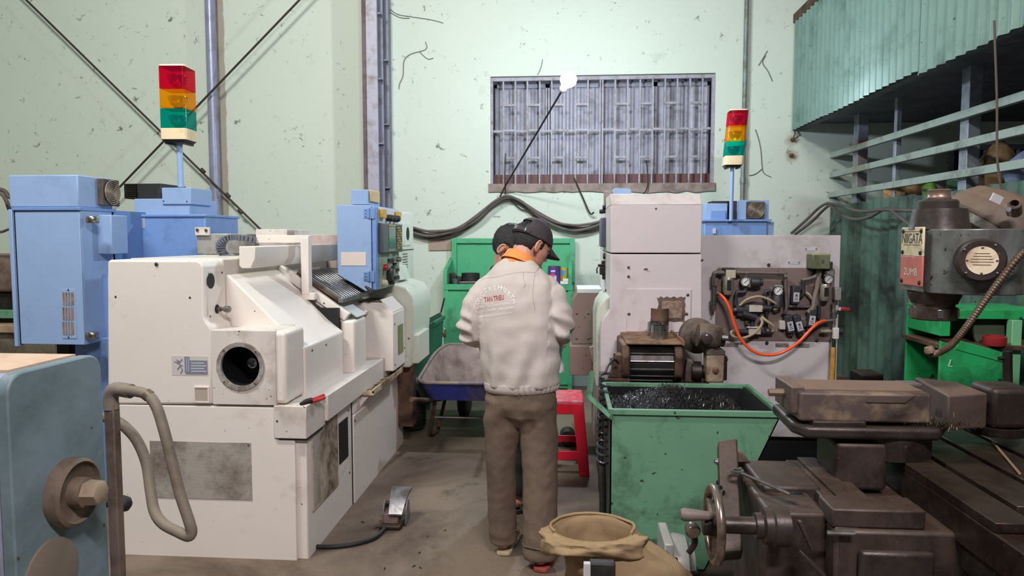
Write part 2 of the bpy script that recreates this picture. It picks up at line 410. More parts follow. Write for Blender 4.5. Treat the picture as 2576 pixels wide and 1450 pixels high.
DARK = mat('dark_loft_boards', (98, 98, 106), .7, 0, (70, 70, 76), .4, 3)
ce = MB().box(XU + .03, 6, 1.0, WY, zskirt + .06, zskirt + .12); co = ce.build('ceiling', DARK, smooth=0); _tag(co, 'dark soffit of the loft over the side room', None, kind='structure')
MB().box(XU + .04, XU + .12, 1.0, WY, zskirt - .0, zskirt + .06).build('edge_beam', DARK, wr, smooth=0)
MB().box(XU - .02, XU + .06, 1.0, WY - .01, 3.55, 3.63).build('upper_beam', RUST, wr, smooth=0)
w3 = MB().box(5.9, 6.1, .9, WY, 0, zskirt + .1).build('wall_side', WALL, smooth=0); _tag(w3, 'far wall of the unlit side room', None, kind='structure')
# dark barred window in the side room
w2 = thing('window_2', 'dark barred window in the side room behind the partition', None, (P(2480, 430, WY).x, WY, P(2480, 470, WY).z), kind='structure')
a0, a1, b0, b1 = rect(2392, 378, 2640, 462, WY - .02)
MB().box(a0, a1, WY - .02, WY - .004, b0, b1).build('pane', mat('dusk_window', (40, 46, 66), .3), w2, smooth=0)
for i in range(13):
    x = a0 + (a1 - a0) * i / 12
    MB().box(x - .012, x + .012, WY - .05, WY - .025, b0, b1).build('bar', POST, w2, smooth=0)
MB().box(a0 - .03, a1 + .03, WY - .06, WY - .01, b1, b1 + .05).box(a0 - .03, a1 + .03, WY - .06, WY - .01, b0 - .05, b0).build('frame', DARK, w2, smooth=0)
# ================================================================== pipes, braces, cables, lamp on the wall
PIPE = mat('grey_pipe_paint', (146, 148, 172), .35, .2, (120, 116, 126), .3, 5)
x = P(536, 300, WY - .08).x
MB().cyl((x, WY - .075, 1.0), (x, WY - .075, 6.9), .052, n=20).build('downpipe', PIPE, label='thick grey-violet pipe running up the wall behind the tall stack light', cat='pipe')
x = P(1872, 300, WY - .04).x
p = MB().cyl((x, WY - .04, .9), (x, WY - .04, 6.9), .021, n=14)
for py in (360, 455):
    z = P(1872, py, WY).z; p.cyl((x, WY - .04, z - .03), (x, WY - .04, z + .03), .027, n=14)
p.build('conduit_pipe', mat('grey_conduit', (128, 138, 134), .5, .3, (96, 92, 86), .4, 8), label='thin grey conduit pipe on the wall right of the window', cat='pipe')
ROD = mat('dark_brace_steel', (62, 52, 46), .6, .4)
t1 = MB().tube([P(-180, -241, WY - .145), P(760, 680, WY - .145)], .011, 8)
for px, py in ((573, 492), (605, 532), (510, 430)):
    c = P(px, py, WY - .145); d = (P(660, 582, WY - .145) - P(72, 6, WY - .145)).normalized(); t1.cyl(c - d * .025, c + d * .025, .02, n=8)
t1.build('brace_rod', ROD, label='thin dark brace rod slanting down to the right behind the stack light', cat='rod')
MB().tube([P(905, -158, WY - .175), P(180, 597, WY - .175)], .011, 8).build('brace_rod', ROD, label='thin dark brace rod slanting down to the left across the grey pipe', cat='rod')
CAB = mat('grey_brown_cable', (92, 82, 78), .55, 0, (66, 58, 54), .3, 6)
cpts = [(1030, 574), (1075, 588), (1120, 585), (1165, 570), (1205, 542), (1240, 512), (1275, 497), (1310, 508), (1350, 536), (1395, 560), (1440, 572), (1480, 570), (1518, 558), (1560, 545)]
for i, (dy, dw, rr) in enumerate(((0, -.05, .017), (6, -.09, .014), (-3, -.1, .013), (11, -.04, .012))):
    ph = i * 1.7
    path = smooth_path([P(px, py + dy * (1 if not 5 <= k <= 7 else .2) + 3 * math.sin(k * 1.3 + ph), WY + dw) for k, (px, py) in enumerate(cpts)], 8)
    MB().tube(path, rr, 8).build('wall_cable', CAB, label=['thick grey cable swagged along the wall above the two workers, topmost of the bundle', 'grey cable lying under the thick one in the swagged bundle', 'outermost thin grey cable of the bundle swagged on the wall', 'lowest sagging cable of the bundle swagged on the wall'][i], cat='cable', group='cables swagged along the wall')
MB().tube(smooth_path([P(1275, 497, WY - .05), P(1292, 510, WY - .04), P(1310, 526, WY - .03), P(1335, 533, WY - .03), P(1350, 535, WY - .05)], 6), .005, 6).build('loose_wire', RUBBER, label='thin loose wire looping below the crest of the cable bundle', cat='wire')
MB().tube([P(1272, 386, WY - .02), P(1270, 440, WY - .03), P(1272, 498, WY - .05)], .005, 6).build('hanger_wire', RUBBER, label='thin upright wire holding the cable bundle under the window', cat='wire')
MB().tube(smooth_path([P(1444, 448, WY - .03), P(1465, 495, WY - .05), P(1484, 537, WY - .06), P(1494, 534, WY - .07)], 4), .008, 6).build('hook_rod', ROD, label='bent dark hook rod leaning on the wall under the window', cat='rod')
MB().tube(smooth_path([P(1626, 405, WY - .02), P(1630, 455, WY - .04), P(1624, 482, WY - .06), P(1610, 492, WY - .1)], 4), .006, 6).build('drop_wire', RUBBER, label='thin black wire dropping from the window behind the tall white machine', cat='wire')
# cables on the right partition
for i, pp in enumerate(([(1990, 588, 7.0), (2030, 552, 7.0), (2062, 522, 6.9), (2085, 512, 6.75), (2120, 520, 6.4), (2165, 532, 6.0), (2225, 528, 5.6), (2300, 530, 5.2), (2400, 520, 4.7)],
                        [(2000, 590, 7.0), (2040, 560, 7.0), (2072, 528, 6.8), (2090, 518, 6.7), (2115, 540, 6.4), (2150, 552, 6.1), (2190, 545, 5.8), (2230, 525, 5.6), (2262, 545, 5.35), (2300, 575, 5.1)])):
    MB().tube(smooth_path([Vector((min(P(a, b, c).x, XL - .05), c, P(a, b, c).z)) for a, b, c in pp], 6), .013, 8).build('partition_cable', CAB, label=['cable running level along the top of the green partition', 'cable sagging in loops on the green partition'][i], cat='cable', group='cables on the partition')
for i, pp in enumerate(([(-420, 330), (-200, 430), (-30, 470), (10, 480), (22, 495), (40, 500)], [(-430, 350), (-210, 445), (-30, 478), (4, 488), (16, 505), (26, 530), (50, 545)], [(-420, 480), (-200, 560), (-40, 578), (0, 584), (20, 578), (50, 570)])):
    MB().tube(smooth_path([P(a, b, 4.6 + .12 * i) for a, b in pp], 6), .014 if i < 2 else .009, 8).build('cabinet_cable', CAB, label=['upper cable entering behind the blue electrical cabinet at the left edge', 'cable bending down behind the blue electrical cabinet at the left edge', 'thin lower cable behind the blue electrical cabinet at the left edge'][i], cat='cable', group='cables at the left edge')
# cardboard on the wall
MB().obox(P(1107, 604, WY - .012), (1, 0, .02), (0, 1, 0), (0, 0, 1), .115, .004, .105).build('cardboard_sheet', mat('brown_cardboard', (166, 146, 132), .8, 0, (140, 120, 108), .3, 6), label='square brown cardboard sheet pinned to the wall under the cables', cat='cardboard')
# two rusty bolts
for i, (px, py) in enumerate(((1993, 352), (1990, 392))):
    q = P(px, py, WY); b = MB().lathe([(.02, 0), (.02, .03), (.012, .045), (0, .045)], q, (0, -1, 0), 8)
    if i == 0: b.tube([q, q + V(.01, -.05, .05), q + V(0, -.02, .12)], .006, 6)
    b.build('wall_bolt', RUST, label=['rusty upper wall bolt with a hooked wire below the green skirt', 'rusty lower wall bolt in a round rust stain'][i], cat='bolt')
# the bare bulb on its leaning pole
LY = 5.5
bp = P(1430, 200, LY)
lm = thing('bare_bulb_lamp', 'bright bare bulb on a thin leaning pole in front of the window', 'lamp', bp)
EM = mat('glowing_bulb', (255, 255, 255), .3, emit=(226, 240, 255), estr=BULB_STRENGTH)
MB().sphere(bp, .062, 24, 16).build('bulb', EM, lm)
up = (bp - P(1250, 512, WY - .06)).normalized()
MB().lathe([(.02, .055), (.028, .07), (.028, .13), (.012, .15)], bp, -up, 16).build('socket', mat('lamp_socket', (200, 200, 200), .4), lm)
MB().tube([bp - up * .13, P(1270, 470, WY - .09), P(1250, 512, WY - .06)], .008, 8).build('pole', RUBBER, lm)
# old cobweb strands on the plaster
WEB = mat('dusty_cobweb', (104, 106, 98), .9)
for i, (lab, strands) in enumerate((('long dusty cobweb strand beside the column near the top edge', [[(978, 20), (1000, 36), (1040, 43), (1085, 50), (1115, 58)], [(980, 30), (1005, 44), (1030, 46)]]),
        ('hooked dusty cobweb hanging right of the column', [[(1055, 130), (1030, 138), (1016, 155), (1014, 190), (1005, 212), (1004, 224)], [(1055, 130), (1075, 148), (1090, 146)], [(1070, 105), (1074, 118), (1068, 126), (1055, 130)]]),
        ('dark crack-like cobweb on the wall left of the green skirt', [[(1900, 326), (1908, 350), (1914, 380), (1917, 420), (1922, 436), (1940, 446)], [(1917, 425), (1900, 438), (1884, 442)]]),
        ('small cobweb on the wall above the lit green lamp', [[(1908, 165), (1926, 135), (1930, 128)], [(1926, 140), (1918, 158), (1932, 180), (1943, 205)]]),
        ('thin cobweb strand above the window frame', [[(1352, 188), (1360, 172), (1365, 150)]]),
        ('thin cobweb strand hanging on the window bars', [[(1700, 405), (1707, 388), (1712, 377)]]))):
    cw = MB()
    for st in strands: cw.tube(smooth_path([P(a, b, WY - .008) for a, b in st], 5), .0035, 5)
    cw.build('cobweb', WEB, label=lab, cat='cobweb', group='cobwebs on the back wall')
# ================================================================== the cream lathe on the left
def perforated(name, col, hole, scale):
    m = bpy.data.materials.new(name); m.use_nodes = True; t = NT(m); b = t.n['Principled BSDF']
    tc = t.add('ShaderNodeTexCoord').outputs['Object']; sx = t.add('ShaderNodeSeparateXYZ'); t.link(tc, sx.inputs[0])
    u = t.math('MULTIPLY', t.math('ADD', sx.outputs['X'], sx.outputs['Y']), scale); v = t.math('MULTIPLY', sx.outputs['Z'], scale / .866)
    def dots(du, dv):
        a = t.math('SUBTRACT', t.math('FRACT', t.math('ADD', u, du)), .5)
        c = t.math('MULTIPLY', t.math('SUBTRACT', t.math('FRACT', t.math('ADD', t.math('MULTIPLY', v, .5), dv)), .5), 1.732)
        return t.math('LESS_THAN', t.math('ADD', t.math('MULTIPLY', a, a), t.math('MULTIPLY', c, c)), .085)
    f = t.math('MAXIMUM', dots(0, 0), dots(.5, .5))
    g = t.mixc(t.ramp(t.noise(tc, 5, 6, .7), .45, .7), lin(col), lin((120, 104, 92)))
    t.link(t.mixc(f, g, lin(hole)), b.inputs['Base Color']); b.inputs['Roughness'].default_value = .5; return m
def plate_hole(mb, x0, x1, z0, z1, cx, cz, r, y0, y1, n=48, m=0):
    ang = sorted([2 * PI * i / n for i in range(n)] + [math.atan2(z - cz, x - cx) % (2 * PI) for x in (x0, x1) for z in (z0, z1)])
    inn, out = [], []
    for a in ang:
        c, s_ = math.cos(a), math.sin(a)
        k = min(((x1 - cx) / c if c > 1e-9 else (x0 - cx) / c if c < -1e-9 else 1e9), ((z1 - cz) / s_ if s_ > 1e-9 else (z0 - cz) / s_ if s_ < -1e-9 else 1e9))
        out.append((cx + c * k, cz + s_ * k)); inn.append((cx + c * r, cz + s_ * r))
    R = [[Vector((x, y0, z)) for x, z in out], [Vector((x, y0, z)) for x, z in inn], [Vector((x, y1, z)) for x, z in inn], [Vector((x, y1, z)) for x, z in out]]
    R.append(R[0]); return mb.ringloft(R, False, False, m=m)
Y0 = 3.15
LX0 = P(268, 830, Y0).x
LT = thing('cnc_lathe', 'cream-white lathe with a round opening in its near end, left of the workers', 'lathe', (-1.6, 4.1, 0))
zb0, zb1 = P(520, 1430, Y0).z, P(520, 1021, Y0).z
MB().box(LX0, -1.195, Y0 + .02, 5.1, zb0, zb1).build('base', CREAM, LT, bevel=.006)
# front sheet of the base, notched for the small box
xa, xb_, xc = LX0, P(690, 1060, Y0).x, P(744, 1250, Y0).x
zn = P(720, 1106, Y0).z
MB().prism([V(xa, Y0, zb0), V(xc, Y0, zb0), V(xc, Y0, zn), V(xb_, Y0, zn), V(xb_, Y0, zb1 - .004), V(xa, Y0, zb1 - .004)], (0, .019, 0)).build('base_front_panel', CREAM, LT, bevel=.003)
PERF = perforated('perforated_sheet', (196, 188, 178), (52, 46, 42), 150)
a0, a1, b0, b1 = rect(380, 1112, 633, 1255, Y0)
g = MB().box(a0, a1, Y0 - .003, Y0 + .004, b0, b1).build('grille', PERF, LT, smooth=0)
screw(LT, [V(a0 + .015, Y0 - .003, b0 + .01), V(a1 - .01, Y0 - .003, b1 - .01)], (0, -1, 0), .004, .003)
# small box on the corner
a0, a1, b0, b1 = rect(691, 1023, 773, 1103, Y0)
bx_ = MB().box(a0, a1, Y0 - .012, Y0 + .25, b0, b1 + .004).build('corner_box', CREAMD, LT, bevel=.004)
MB().box(a0 + .02, a1, Y0 - .004, Y0 + .2, b0 - .008, b0).build('corner_box_gap', BLACK, LT, smooth=0)
screw(LT, [P(697, 1060, Y0 - .012), P(806, 1080, Y0 + .0)][:1], (0, -1, 0), .005, .003)
# upper L-shaped housing
f = Y0
pts = [P(270, 1018, f), P(533, 1018, f), P(533, 836, f), P(529, 823, f), P(520, 812, f), P(512, 796, f), P(512, 676, f), P(507, 662, f), P(496, 655, f), P(274, 654, f), P(270, 660, f)]
MB().prism(pts, (0, .20, 0)).build('end_cover', CREAM, LT, bevel=.010, seg=3)
screw(LT, [P(394, 665, f)], (0, -1, 0), .009, .006); screw(LT, [P(291, 747, f), P(478, 749, f)], (0, -1, 0), .005, .003)
XS = P(512, 740, f).x
MB().box(LX0, XS, f + .19, 5.1, zb1, P(400, 650, f + .2).z).build('headstock_housing', CREAM, LT, bevel=.01)
# side plate with two ports
sp = [PX(517, 680, XS + .001), PX(568, 673, XS + .001), PX(568, 790, XS + .001), PX(517, 805, XS + .001)]
ys0, ys1 = f + .035, f + .185
sp = MB().box(XS - .002, XS + .004, ys0, ys1, P(520, 803, ys0).z, P(520, 682, ys0).z).build('side_plate', CREAM, LT, bevel=.002)
for (px, py, ry, nm) in ((530, 707, .036, 'port'), (546, 778, .022, 'port')):
    c = PX(px, py, XS + .004)
    MB().lathe([(ry, 0), (ry, .0015), (0, .0015)], c, (1, 0, 0), 24).build(nm, BLACK, LT)
c = PX(546, 778, XS + .004); kn = MB().lathe([(.012, 0), (.012, .02), (.008, .022), (.008, .035), (.014, .037), (.016, .06), (.012, .065), (0, .065)], c, (1, 0, 0), 16).build('valve_knob', ZINC, LT)
screw(LT, [V(XS + .004, ys0 + .012, P(520, 797, ys0).z), V(XS + .004, ys0 + .012, P(520, 690, ys0).z), V(XS + .004, ys1 - .012, P(520, 690, ys0).z)], (1, 0, 0), .005, .003)
# box with the large round hole
a0, a1, b0, b1 = rect(534, 833, 694, 1018, f)
cc = P(606, 922, f); R = .096
hb = MB(); plate_hole(hb, a0, a1, b0, b1, cc.x, cc.z, R, f - .004, f + .02)
hb.box(a0, a1, f + .02, f + .02, b0, b1) if False else None
hb.box(a0, a1, f + .235, f + .24, b0, b1); hb.box(a0, a1, f + .02, f + .24, b1 - .01, b1); hb.box(a0, a1, f + .02, f + .24, b0, b0 + .01); hb.box(a1 - .01, a1 - .002, f + .02, f + .23, b0, b1 - .01)
hb.build('cylinder_cover', CREAMD, LT, smooth=30)
# rounded shoulder of that box towards the side
MB().box(a1 - .03, a1 + .05, f + .004, f + .238, b0 + .001, b1 - .001).build('cover_shoulder', CREAM, LT, bevel=.022, seg=4)
MB().lathe([(R - .003, 0), (R - .003, .2), (0, .2)], cc + V(0, .002, 0), (0, 1, 0), 40, cap0=False).build('hole_lining', BLACK, LT)
rg = MB().lathe([(R - .004, .01), (R - .004, -.006), (.112, -.006), (.114, -.003), (.114, .002), (R - .004, .01)], cc + V(0, -.004, 0), (0, 1, 0), 48, cap0=False, cap1=False).build('hole_ring', mat('scuffed_ring', (188, 182, 178), .45, .3, (140, 126, 116), .5, 14), LT)
screw(LT, [cc + V(.104 * math.cos(q), -.012, .104 * math.sin(q)) for q in (.75, 2.35, 3.9, 5.45)], (0, -1, 0), .004, .003)
sc_ = P(634, 914, f + .06)
MB().lathe([(.024, .14), (.024, 0), (.019, -.002), (.017, .0), (.017, .04), (0, .04)], sc_, (0, 1, 0), 24, cap0=False).build('spindle_tube', STEEL, LT)
MB().box(sc_.x + .0, sc_.x + .05, f + .1, f + .13, sc_.z - .05, sc_.z - .028).build('spindle_bracket', DARKST, LT, bevel=.004)
# square recess
a0, a1, b0, b1 = rect(492, 976, 524, 1010, f)
MB().box(a0, a1, f - .003, f, b0, b1).build('recess', mat('recess_shade', (176, 164, 150), .6), LT, smooth=0)
rr = MB(); rr.box(a0 - .006, a0, f - .006, f, b0 - .006, b1 + .006).box(a1, a1 + .006, f - .006, f, b0 - .006, b1 + .006).box(a0, a1, f - .006, f, b1, b1 + .006).box(a0, a1, f - .006, f, b0 - .006, b0)
rr.build('recess_rim', CREAM, LT)
# warning sticker
STK = mat('sticker_film', (204, 197, 190), .4); INK = mat('sticker_ink', (126, 130, 148), .5); INKW = mat('sticker_white', (208, 206, 208), .5)
a0, a1, b0, b1 = rect(432, 896, 524, 945, f)
st = MB().box(a0, a1, f - .0012, f, b0, b1).build('warning_sticker', STK, LT, smooth=0, label='faded warning sticker with a falling figure')
pr = MB()
xk = lambda u: a0 + (a1 - a0) * u
zk = lambda v: b0 + (b1 - b0) * v
pr.box(xk(.38), xk(.98), f - .0022, f - .0012, zk(.06), zk(.78)); pr.box(xk(.36), xk(.5), f - .0024, f - .0022, zk(.14), zk(.96))
for q in ((.08, .72, .2, .6), (.2, .6, .3, .5), (.2, .6, .14, .82), (.2, .6, .3, .84), (.24, .5, .3, .28), (.3, .28, .24, .1), (.24, .5, .16, .3)):
    pr.bar(V(xk(q[0]), f - .002, zk(q[1])), V(xk(q[2]), f - .002, zk(q[3])), .001, .006, up=(0, -1, 0)) if False else pr.tube([V(xk(q[0]), f - .001, zk(q[1])), V(xk(q[2]), f - .001, zk(q[3]))], .0028, 6)
pr.sphere(V(xk(.19), f - .001, zk(.74)), .005, 10, 6)
pr.build('sticker_print', INK, st)
pw = MB()
for i in range(4): pw.box(xk(.54), xk(.95 - .06 * (i % 2)), f - .0028, f - .0022, zk(.2 + i * .14), zk(.24 + i * .14))
for i in range(2): pw.box(xk(.41 + .05 * i), xk(.42 + .05 * i), f - .003, f - .0024, zk(.2), zk(.9))
pw.build('sticker_lines', INKW, st, smooth=0)
# sloped headstock cover
yh = f + .21
XF = -1.262
prof = [P(575, 692, yh), P(724, 840, yh), V(XF, yh, P(740, 875, yh).z), V(XF, yh, zb1 - .01), V(XS, yh, zb1 - .01), V(XS, yh, P(575, 692, yh).z)]
MB().prism(prof, (0, .60, 0)).build('headstock_cover', CREAM, LT, bevel=.022, seg=4)
screw(LT, [PX(785, 882, XF), PX(820, 868, XF)], (1, 0, 0), .006, .004)
zs = P(575, 692, yh).z
MB().box(XS - .1, XF - .03, yh + .595, yh + .64, zb1, 1.1).build('door_gap', BLACK, LT, smooth=0)
# sliding door: rail, sloped sheet, louvre of bright rods, front sheet
yd = 3.99
pA, pB = P(700, 676, yd), P(872, 800, yd)
sl = (pB - pA).normalized(); nn = V(-sl.z, 0, sl.x)
if nn.z < 0: nn = -nn
dr = MB().obox((pA + pB) / 2 + V(0, .03, 0), sl, (0, 1, 0), nn, (pB - pA).length / 2, .03, .026).build('door_rail', CREAM, LT, bevel=.006)
screw(LT, [P(777, 735, yd) , P(815, 763, yd), P(852, 790, yd)], (0, -1, 0), .005, .003)
MB().obox((pA + pB) / 2 + V(.0, .35, 0) - nn * .03, sl, (0, 1, 0), nn, (pB - pA).length / 2, .34, .014).build('door_slope', CREAM, LT, bevel=.004)
qa, qb = P(752, 683, 4.05), P(858, 752, 4.02)
ls = (qb - qa); L = ls.length; ls.normalize(); ln = V(-ls.z, 0, ls.x)
if ln.z < 0: ln = -ln
lv = MB().obox((qa + qb) / 2 + V(0, .24, 0) - ln * .012, ls, (0, 1, 0), ln, L / 2, .26, .006).build('louvre_back', RUST, LT)
for i in range(11):
    y = .03 + i * .046
    MB().bar(qa + V(0, y, 0), qb + V(0, y, 0), .016, .012, up=ln).build('louvre_rod', STEEL, LT, bevel=.003)
MB().box(qb.x - .012, qb.x + .02, 4.0, 4.56, qb.z - .022, qb.z + .004).build('louvre_clamp', ZINC, LT, bevel=.003)
MB().bar(qa + V(-.0, -.01, .004), qb + V(0, -.01, .004), .014, .02, up=ln).build('louvre_edge', ZINC, LT, bevel=.003)
h = [P(876, 713, 4.5), P(880, 701, 4.5), P(888, 700, 4.45), P(930, 729, 4.4), P(931, 742, 4.4)]
MB().tube(smooth_path(h, 5), .012, 10).build('door_handle', RUBBER, LT)
a0, a1, b0, b1 = rect(856, 806, 893, 965, yd)
MB().box(a0, a1, yd, yd + .24, b0, b1).build('door_front', CREAM, LT, bevel=.018, seg=3)
MB().obox(P(893, 782, 4.12), sl, (0, 1, 0), nn, .05, .09, .002).build('grey_label', mat('pale_grey_label', (178, 180, 182), .5), LT)
# guard arm with its upright
ya = 3.93
a0, a1, b0, b1 = rect(644, 592, 776, 612, ya)
MB().box(a0, a1, ya, ya + .05, b0, b1).build('guard_arm', CREAM, LT, bevel=.004)
a0, a1, b0, b1 = rect(757, 598, 777, 742, ya)
MB().box(a0, a1, ya - .002, ya + .05, b0, b1).build('guard_upright', CREAM, LT, bevel=.004)
MB().box(a0, a1 + .03, ya, ya + .05, b0 - .03, b0 + .01).build('guard_foot', CREAM, LT, bevel=.004)
# long eight-sided lamp cover over the door
yt = 3.42
prof = [P(601, 620, yt), P(642, 620, yt), P(642, 652, yt), P(631, 676, yt), P(607, 676, yt), P(601, 668, yt)]
MB().prism(prof, (0, 1.34, 0)).build('lamp_cover', CREAM, LT, bevel=.004)
# rear beam, boxes, energy chain
a0, a1, b0, b1 = rect(570, 590, 852, 640, 4.8)
MB().box(a0, a1, 4.85, 5.0, b0 - .1, b1).build('rear_beam', mat('pink_grey_paint', (190, 170, 164), .5, 0, (140, 118, 108), .35, 5), LT, bevel=.005)
a0, a1, b0, b1 = rect(643, 577, 722, 594, 4.35)
MB().box(a0, a1, 4.35, 4.75, b0 - .02, b1).build('top_box', CREAMD, LT, bevel=.004)
a0, a1, b0, b1 = rect(492, 588, 570, 640, 4.05)
MB().box(a0, a1, 4.06, 4.5, b0, b1).build('motor_box', mat('brushed_grey_box', (170, 168, 164), .4, .3, (130, 120, 110), .3, 6), LT, bevel=.004)
a0, a1, b0, b1 = rect(490, 572, 525, 588, 4.04)
MB().box(a0, a1, 4.04, 4.06, b0 - .01, b1).build('bracket', CREAMD, LT, bevel=.002); screw(LT, [P(497, 579, 4.04), P(519, 580, 4.04)], (0, -1, 0), .009, .01)
cp = smooth_path([P(645, 605, 3.9), P(615, 600, 3.88), P(590, 597, 3.86), P(570, 600, 3.84), P(557, 612, 3.84), P(556, 630, 3.85), P(566, 643, 3.87)], 3)
CH = mat('grey_chain_plastic', (92, 96, 108), .5)
for i in range(len(cp) - 1):
    d = (cp[i + 1] - cp[i]); MB().bar(cp[i] + d * .08, cp[i] + d * .92, .05, .032).build('chain_link', CH, LT, bevel=.003)
MB().box(P(566, 641, 3.87).x, P(596, 641, 3.87).x, 3.84, 3.92, P(580, 652, 3.87).z, P(580, 640, 3.87).z).build('chain_bracket', ZINC, LT, bevel=.003)
# gutter with chips, and the band along the operator side
MB().box(-1.3, -1.165, f + .24, 4.9, zb1 - .125, zb1 + .004).build('side_band', CREAMD, LT, bevel=.005)
tz = P(930, 990, 4.0).z
TRAY = mat('stained_tray', (188, 170, 142), .6, 0, (110, 86, 62), .5, 7, .08)
tr_ = MB().box(-1.26, -1.105, 4.0, 4.75, tz - .012, tz).box(-1.113, -1.105, 4.0, 4.75, tz, tz + .02).box(-1.26, -1.105, 4.0, 4.008, tz, tz + .012)
tr_.build('chip_tray', TRAY, LT, smooth=0)
MB().prism([V(-1.195, 4.02, tz - .012), V(-1.13, 4.02, tz - .012), V(-1.195, 4.02, tz - .09)], (0, .7, 0)).build('tray_support', CREAMD, LT, smooth=0)
# white box in front of the chuck guard
yb = 4.5
a0, a1, b0, b1 = rect(898, 762, 990, 934, yb)
MB().prism([V(a0, yb, b0), V(a1, yb, b0), V(a1, yb, b1 - .07), V(a1 - .07, yb, b1), V(a0, yb, b1)], (0, .33, 0)).build('front_box', CREAM, LT, bevel=.005)
MB().obox(V(a1 - .045, yb + .165, b1 - .022), (1, 0, -1), (0, 1, 0), (1, 0, 1), .056, .16, .003).build('box_lid', CREAMD, LT)
MB().box(a0 + .0, a1 - .08, yb + .02, yb + .3, b1, b1 + .006).build('chip_layer', mat('metal_chips', (120, 100, 78), .6, .3, (70, 58, 48), .5, 20, .2, .5, 80), LT, smooth=0)
q0, q1 = PX(1000, 820, a1), PX(1014, 885, a1)
MB().box(a1, a1 + .004, yb + .12, yb + .26, q1.z, q0.z).build('sight_glass', mat('olive_glass', (104, 112, 62), .25), LT, bevel=.002)
screw(LT, [V(a1, yb + .03, q0.z + .02), V(a1, yb + .03, q1.z - .05), V(a1, yb + .3, q1.z + .02)], (1, 0, 0), .006, .005)
# tail end
yt2 = 4.84
prof = [V(-1.62, yt2, 1.2), V(-1.24, yt2, 1.2), V(-1.1, yt2, 1.16), V(-1.05, yt2, 1.09), V(-1.045, yt2, 1.0), V(-1.075, yt2, .60), V(-1.62, yt2, .60)]
TAIL = mat('greenish_cream_paint', (206, 210, 194), .4, 0, (150, 140, 118), .15, 2.2, .03)
MB().prism(prof, (0, .62, 0)).build('tail_housing', TAIL, LT, bevel=.014, seg=3)
MB().box(-1.10, -1.03, 4.9, 5.3, .62, .82).build('tail_flap', TAIL, LT, bevel=.004)
screw(LT, [PX(1026, 852, -1.03)], (1, 0, 0), .008, .012)
MB().box(-1.55, -1.205, 5.02, 5.58, 1.16, 1.69).build('tail_column', TAIL, LT, bevel=.006)
MB().prism([V(-1.4, 4.95, 1.2), V(-1.16, 4.95, 1.2), V(-1.19, 4.95, 1.3), V(-1.4, 4.95, 1.3)], (0, .3, 0)).build('column_foot', TAIL, LT, bevel=.004)
q0, q1 = PX(1006, 562, -1.205), PX(1028, 620, -1.205)
MB().box(-1.207, -1.2, 5.18, 5.46, 1.44, 1.61).build('hatch', TAIL, LT, bevel=.002)
MB().lathe([(.05, 0), (.05, .002), (0, .002)], V(-1.2, 5.36, 1.53), (1, 0, 0), 20).build('hatch_hole', BLACK, LT)
MB().box(-1.206, -1.2, 5.02, 5.58, 1.408, 1.412).build('column_seam', BLACK, LT, smooth=0)
for i in range(9): MB().box(-1.206, -1.202, 5.2, 5.36, 1.375 - i * .02, 1.383 - i * .02).build('vent_slot', BROWN, LT, smooth=0)
# base side: perforated strip, dirty access panel, dark opening, seams
XB = -1.195
def side_rect(px0, py0, px1, py1, X):
    a, b = PX(px0, py0, X), PX(px1, py1, X); return a.y, b.y
ya_, yb_ = PX(750, 1200, XB).y, PX(850, 1200, XB).y
zA = .60
MB().box(XB - .004, XB + .006, PX(785, 1200, XB).y, PX(849, 1200, XB).y, .20, zA - .02).build('access_panel', mat('oily_cream_paint', (186, 172, 152), .5, 0, (84, 68, 52), .5, 3.5, .06), LT, bevel=.002)
MB().box(XB + .006, XB + .008, PX(788, 1200, XB).y, PX(802, 1200, XB).y, .22, zA - .04).build('vent_strip', PERF, LT, smooth=0)
MB().box(XB - .002, XB + .004, PX(853, 1150, XB).y, PX(875, 1150, XB).y, .30, .52).build('opening', BLACK, LT, smooth=0)
yy = PX(884, 1100, XB).y
MB().box(XB - .002, XB + .003, yy, yy + .012, zb0, zb1 - .14).build('seam', BLACK, LT, smooth=0)
MB().box(XB - .002, XB + .008, yy + .02, 5.08, zb0 + .02, .5).build('side_door', CREAM, LT, bevel=.003)
MB().box(XB - .002, XB + .006, yy + .02, 5.08, .51, zb1 - .14).build('side_panel', CREAM, LT, bevel=.003)
screw(LT, [V(XB + .008, yy + .04, .47), V(XB, yy - .05, .55), V(XB, yy - .05, .2)], (1, 0, 0), .006, .005)
for fx in (LX0 + .15, -1.35):
    for fy in (Y0 + .15, 4.8): MB().cyl((fx, fy, 0), (fx, fy, zb0), .05, n=16).build('foot', DARKST, LT)
MB().box(-1.19, -1.08, 4.93, 5.05, .16, .66).build('rusty_end_plate', RUST, LT, bevel=.003)
# chips lying in the gutter
cm = MB()
for i in range(120):
    c = V(random.uniform(-1.24, -1.12), random.uniform(4.05, 4.7), tz + .003); d = V(random.uniform(-1, 1), random.uniform(-1, 1), .1).normalized()
    cm.bar(c - d * .008, c + d * .008, .003, .002)
cm.build('chips', DARKST, LT, smooth=0, kind='stuff')
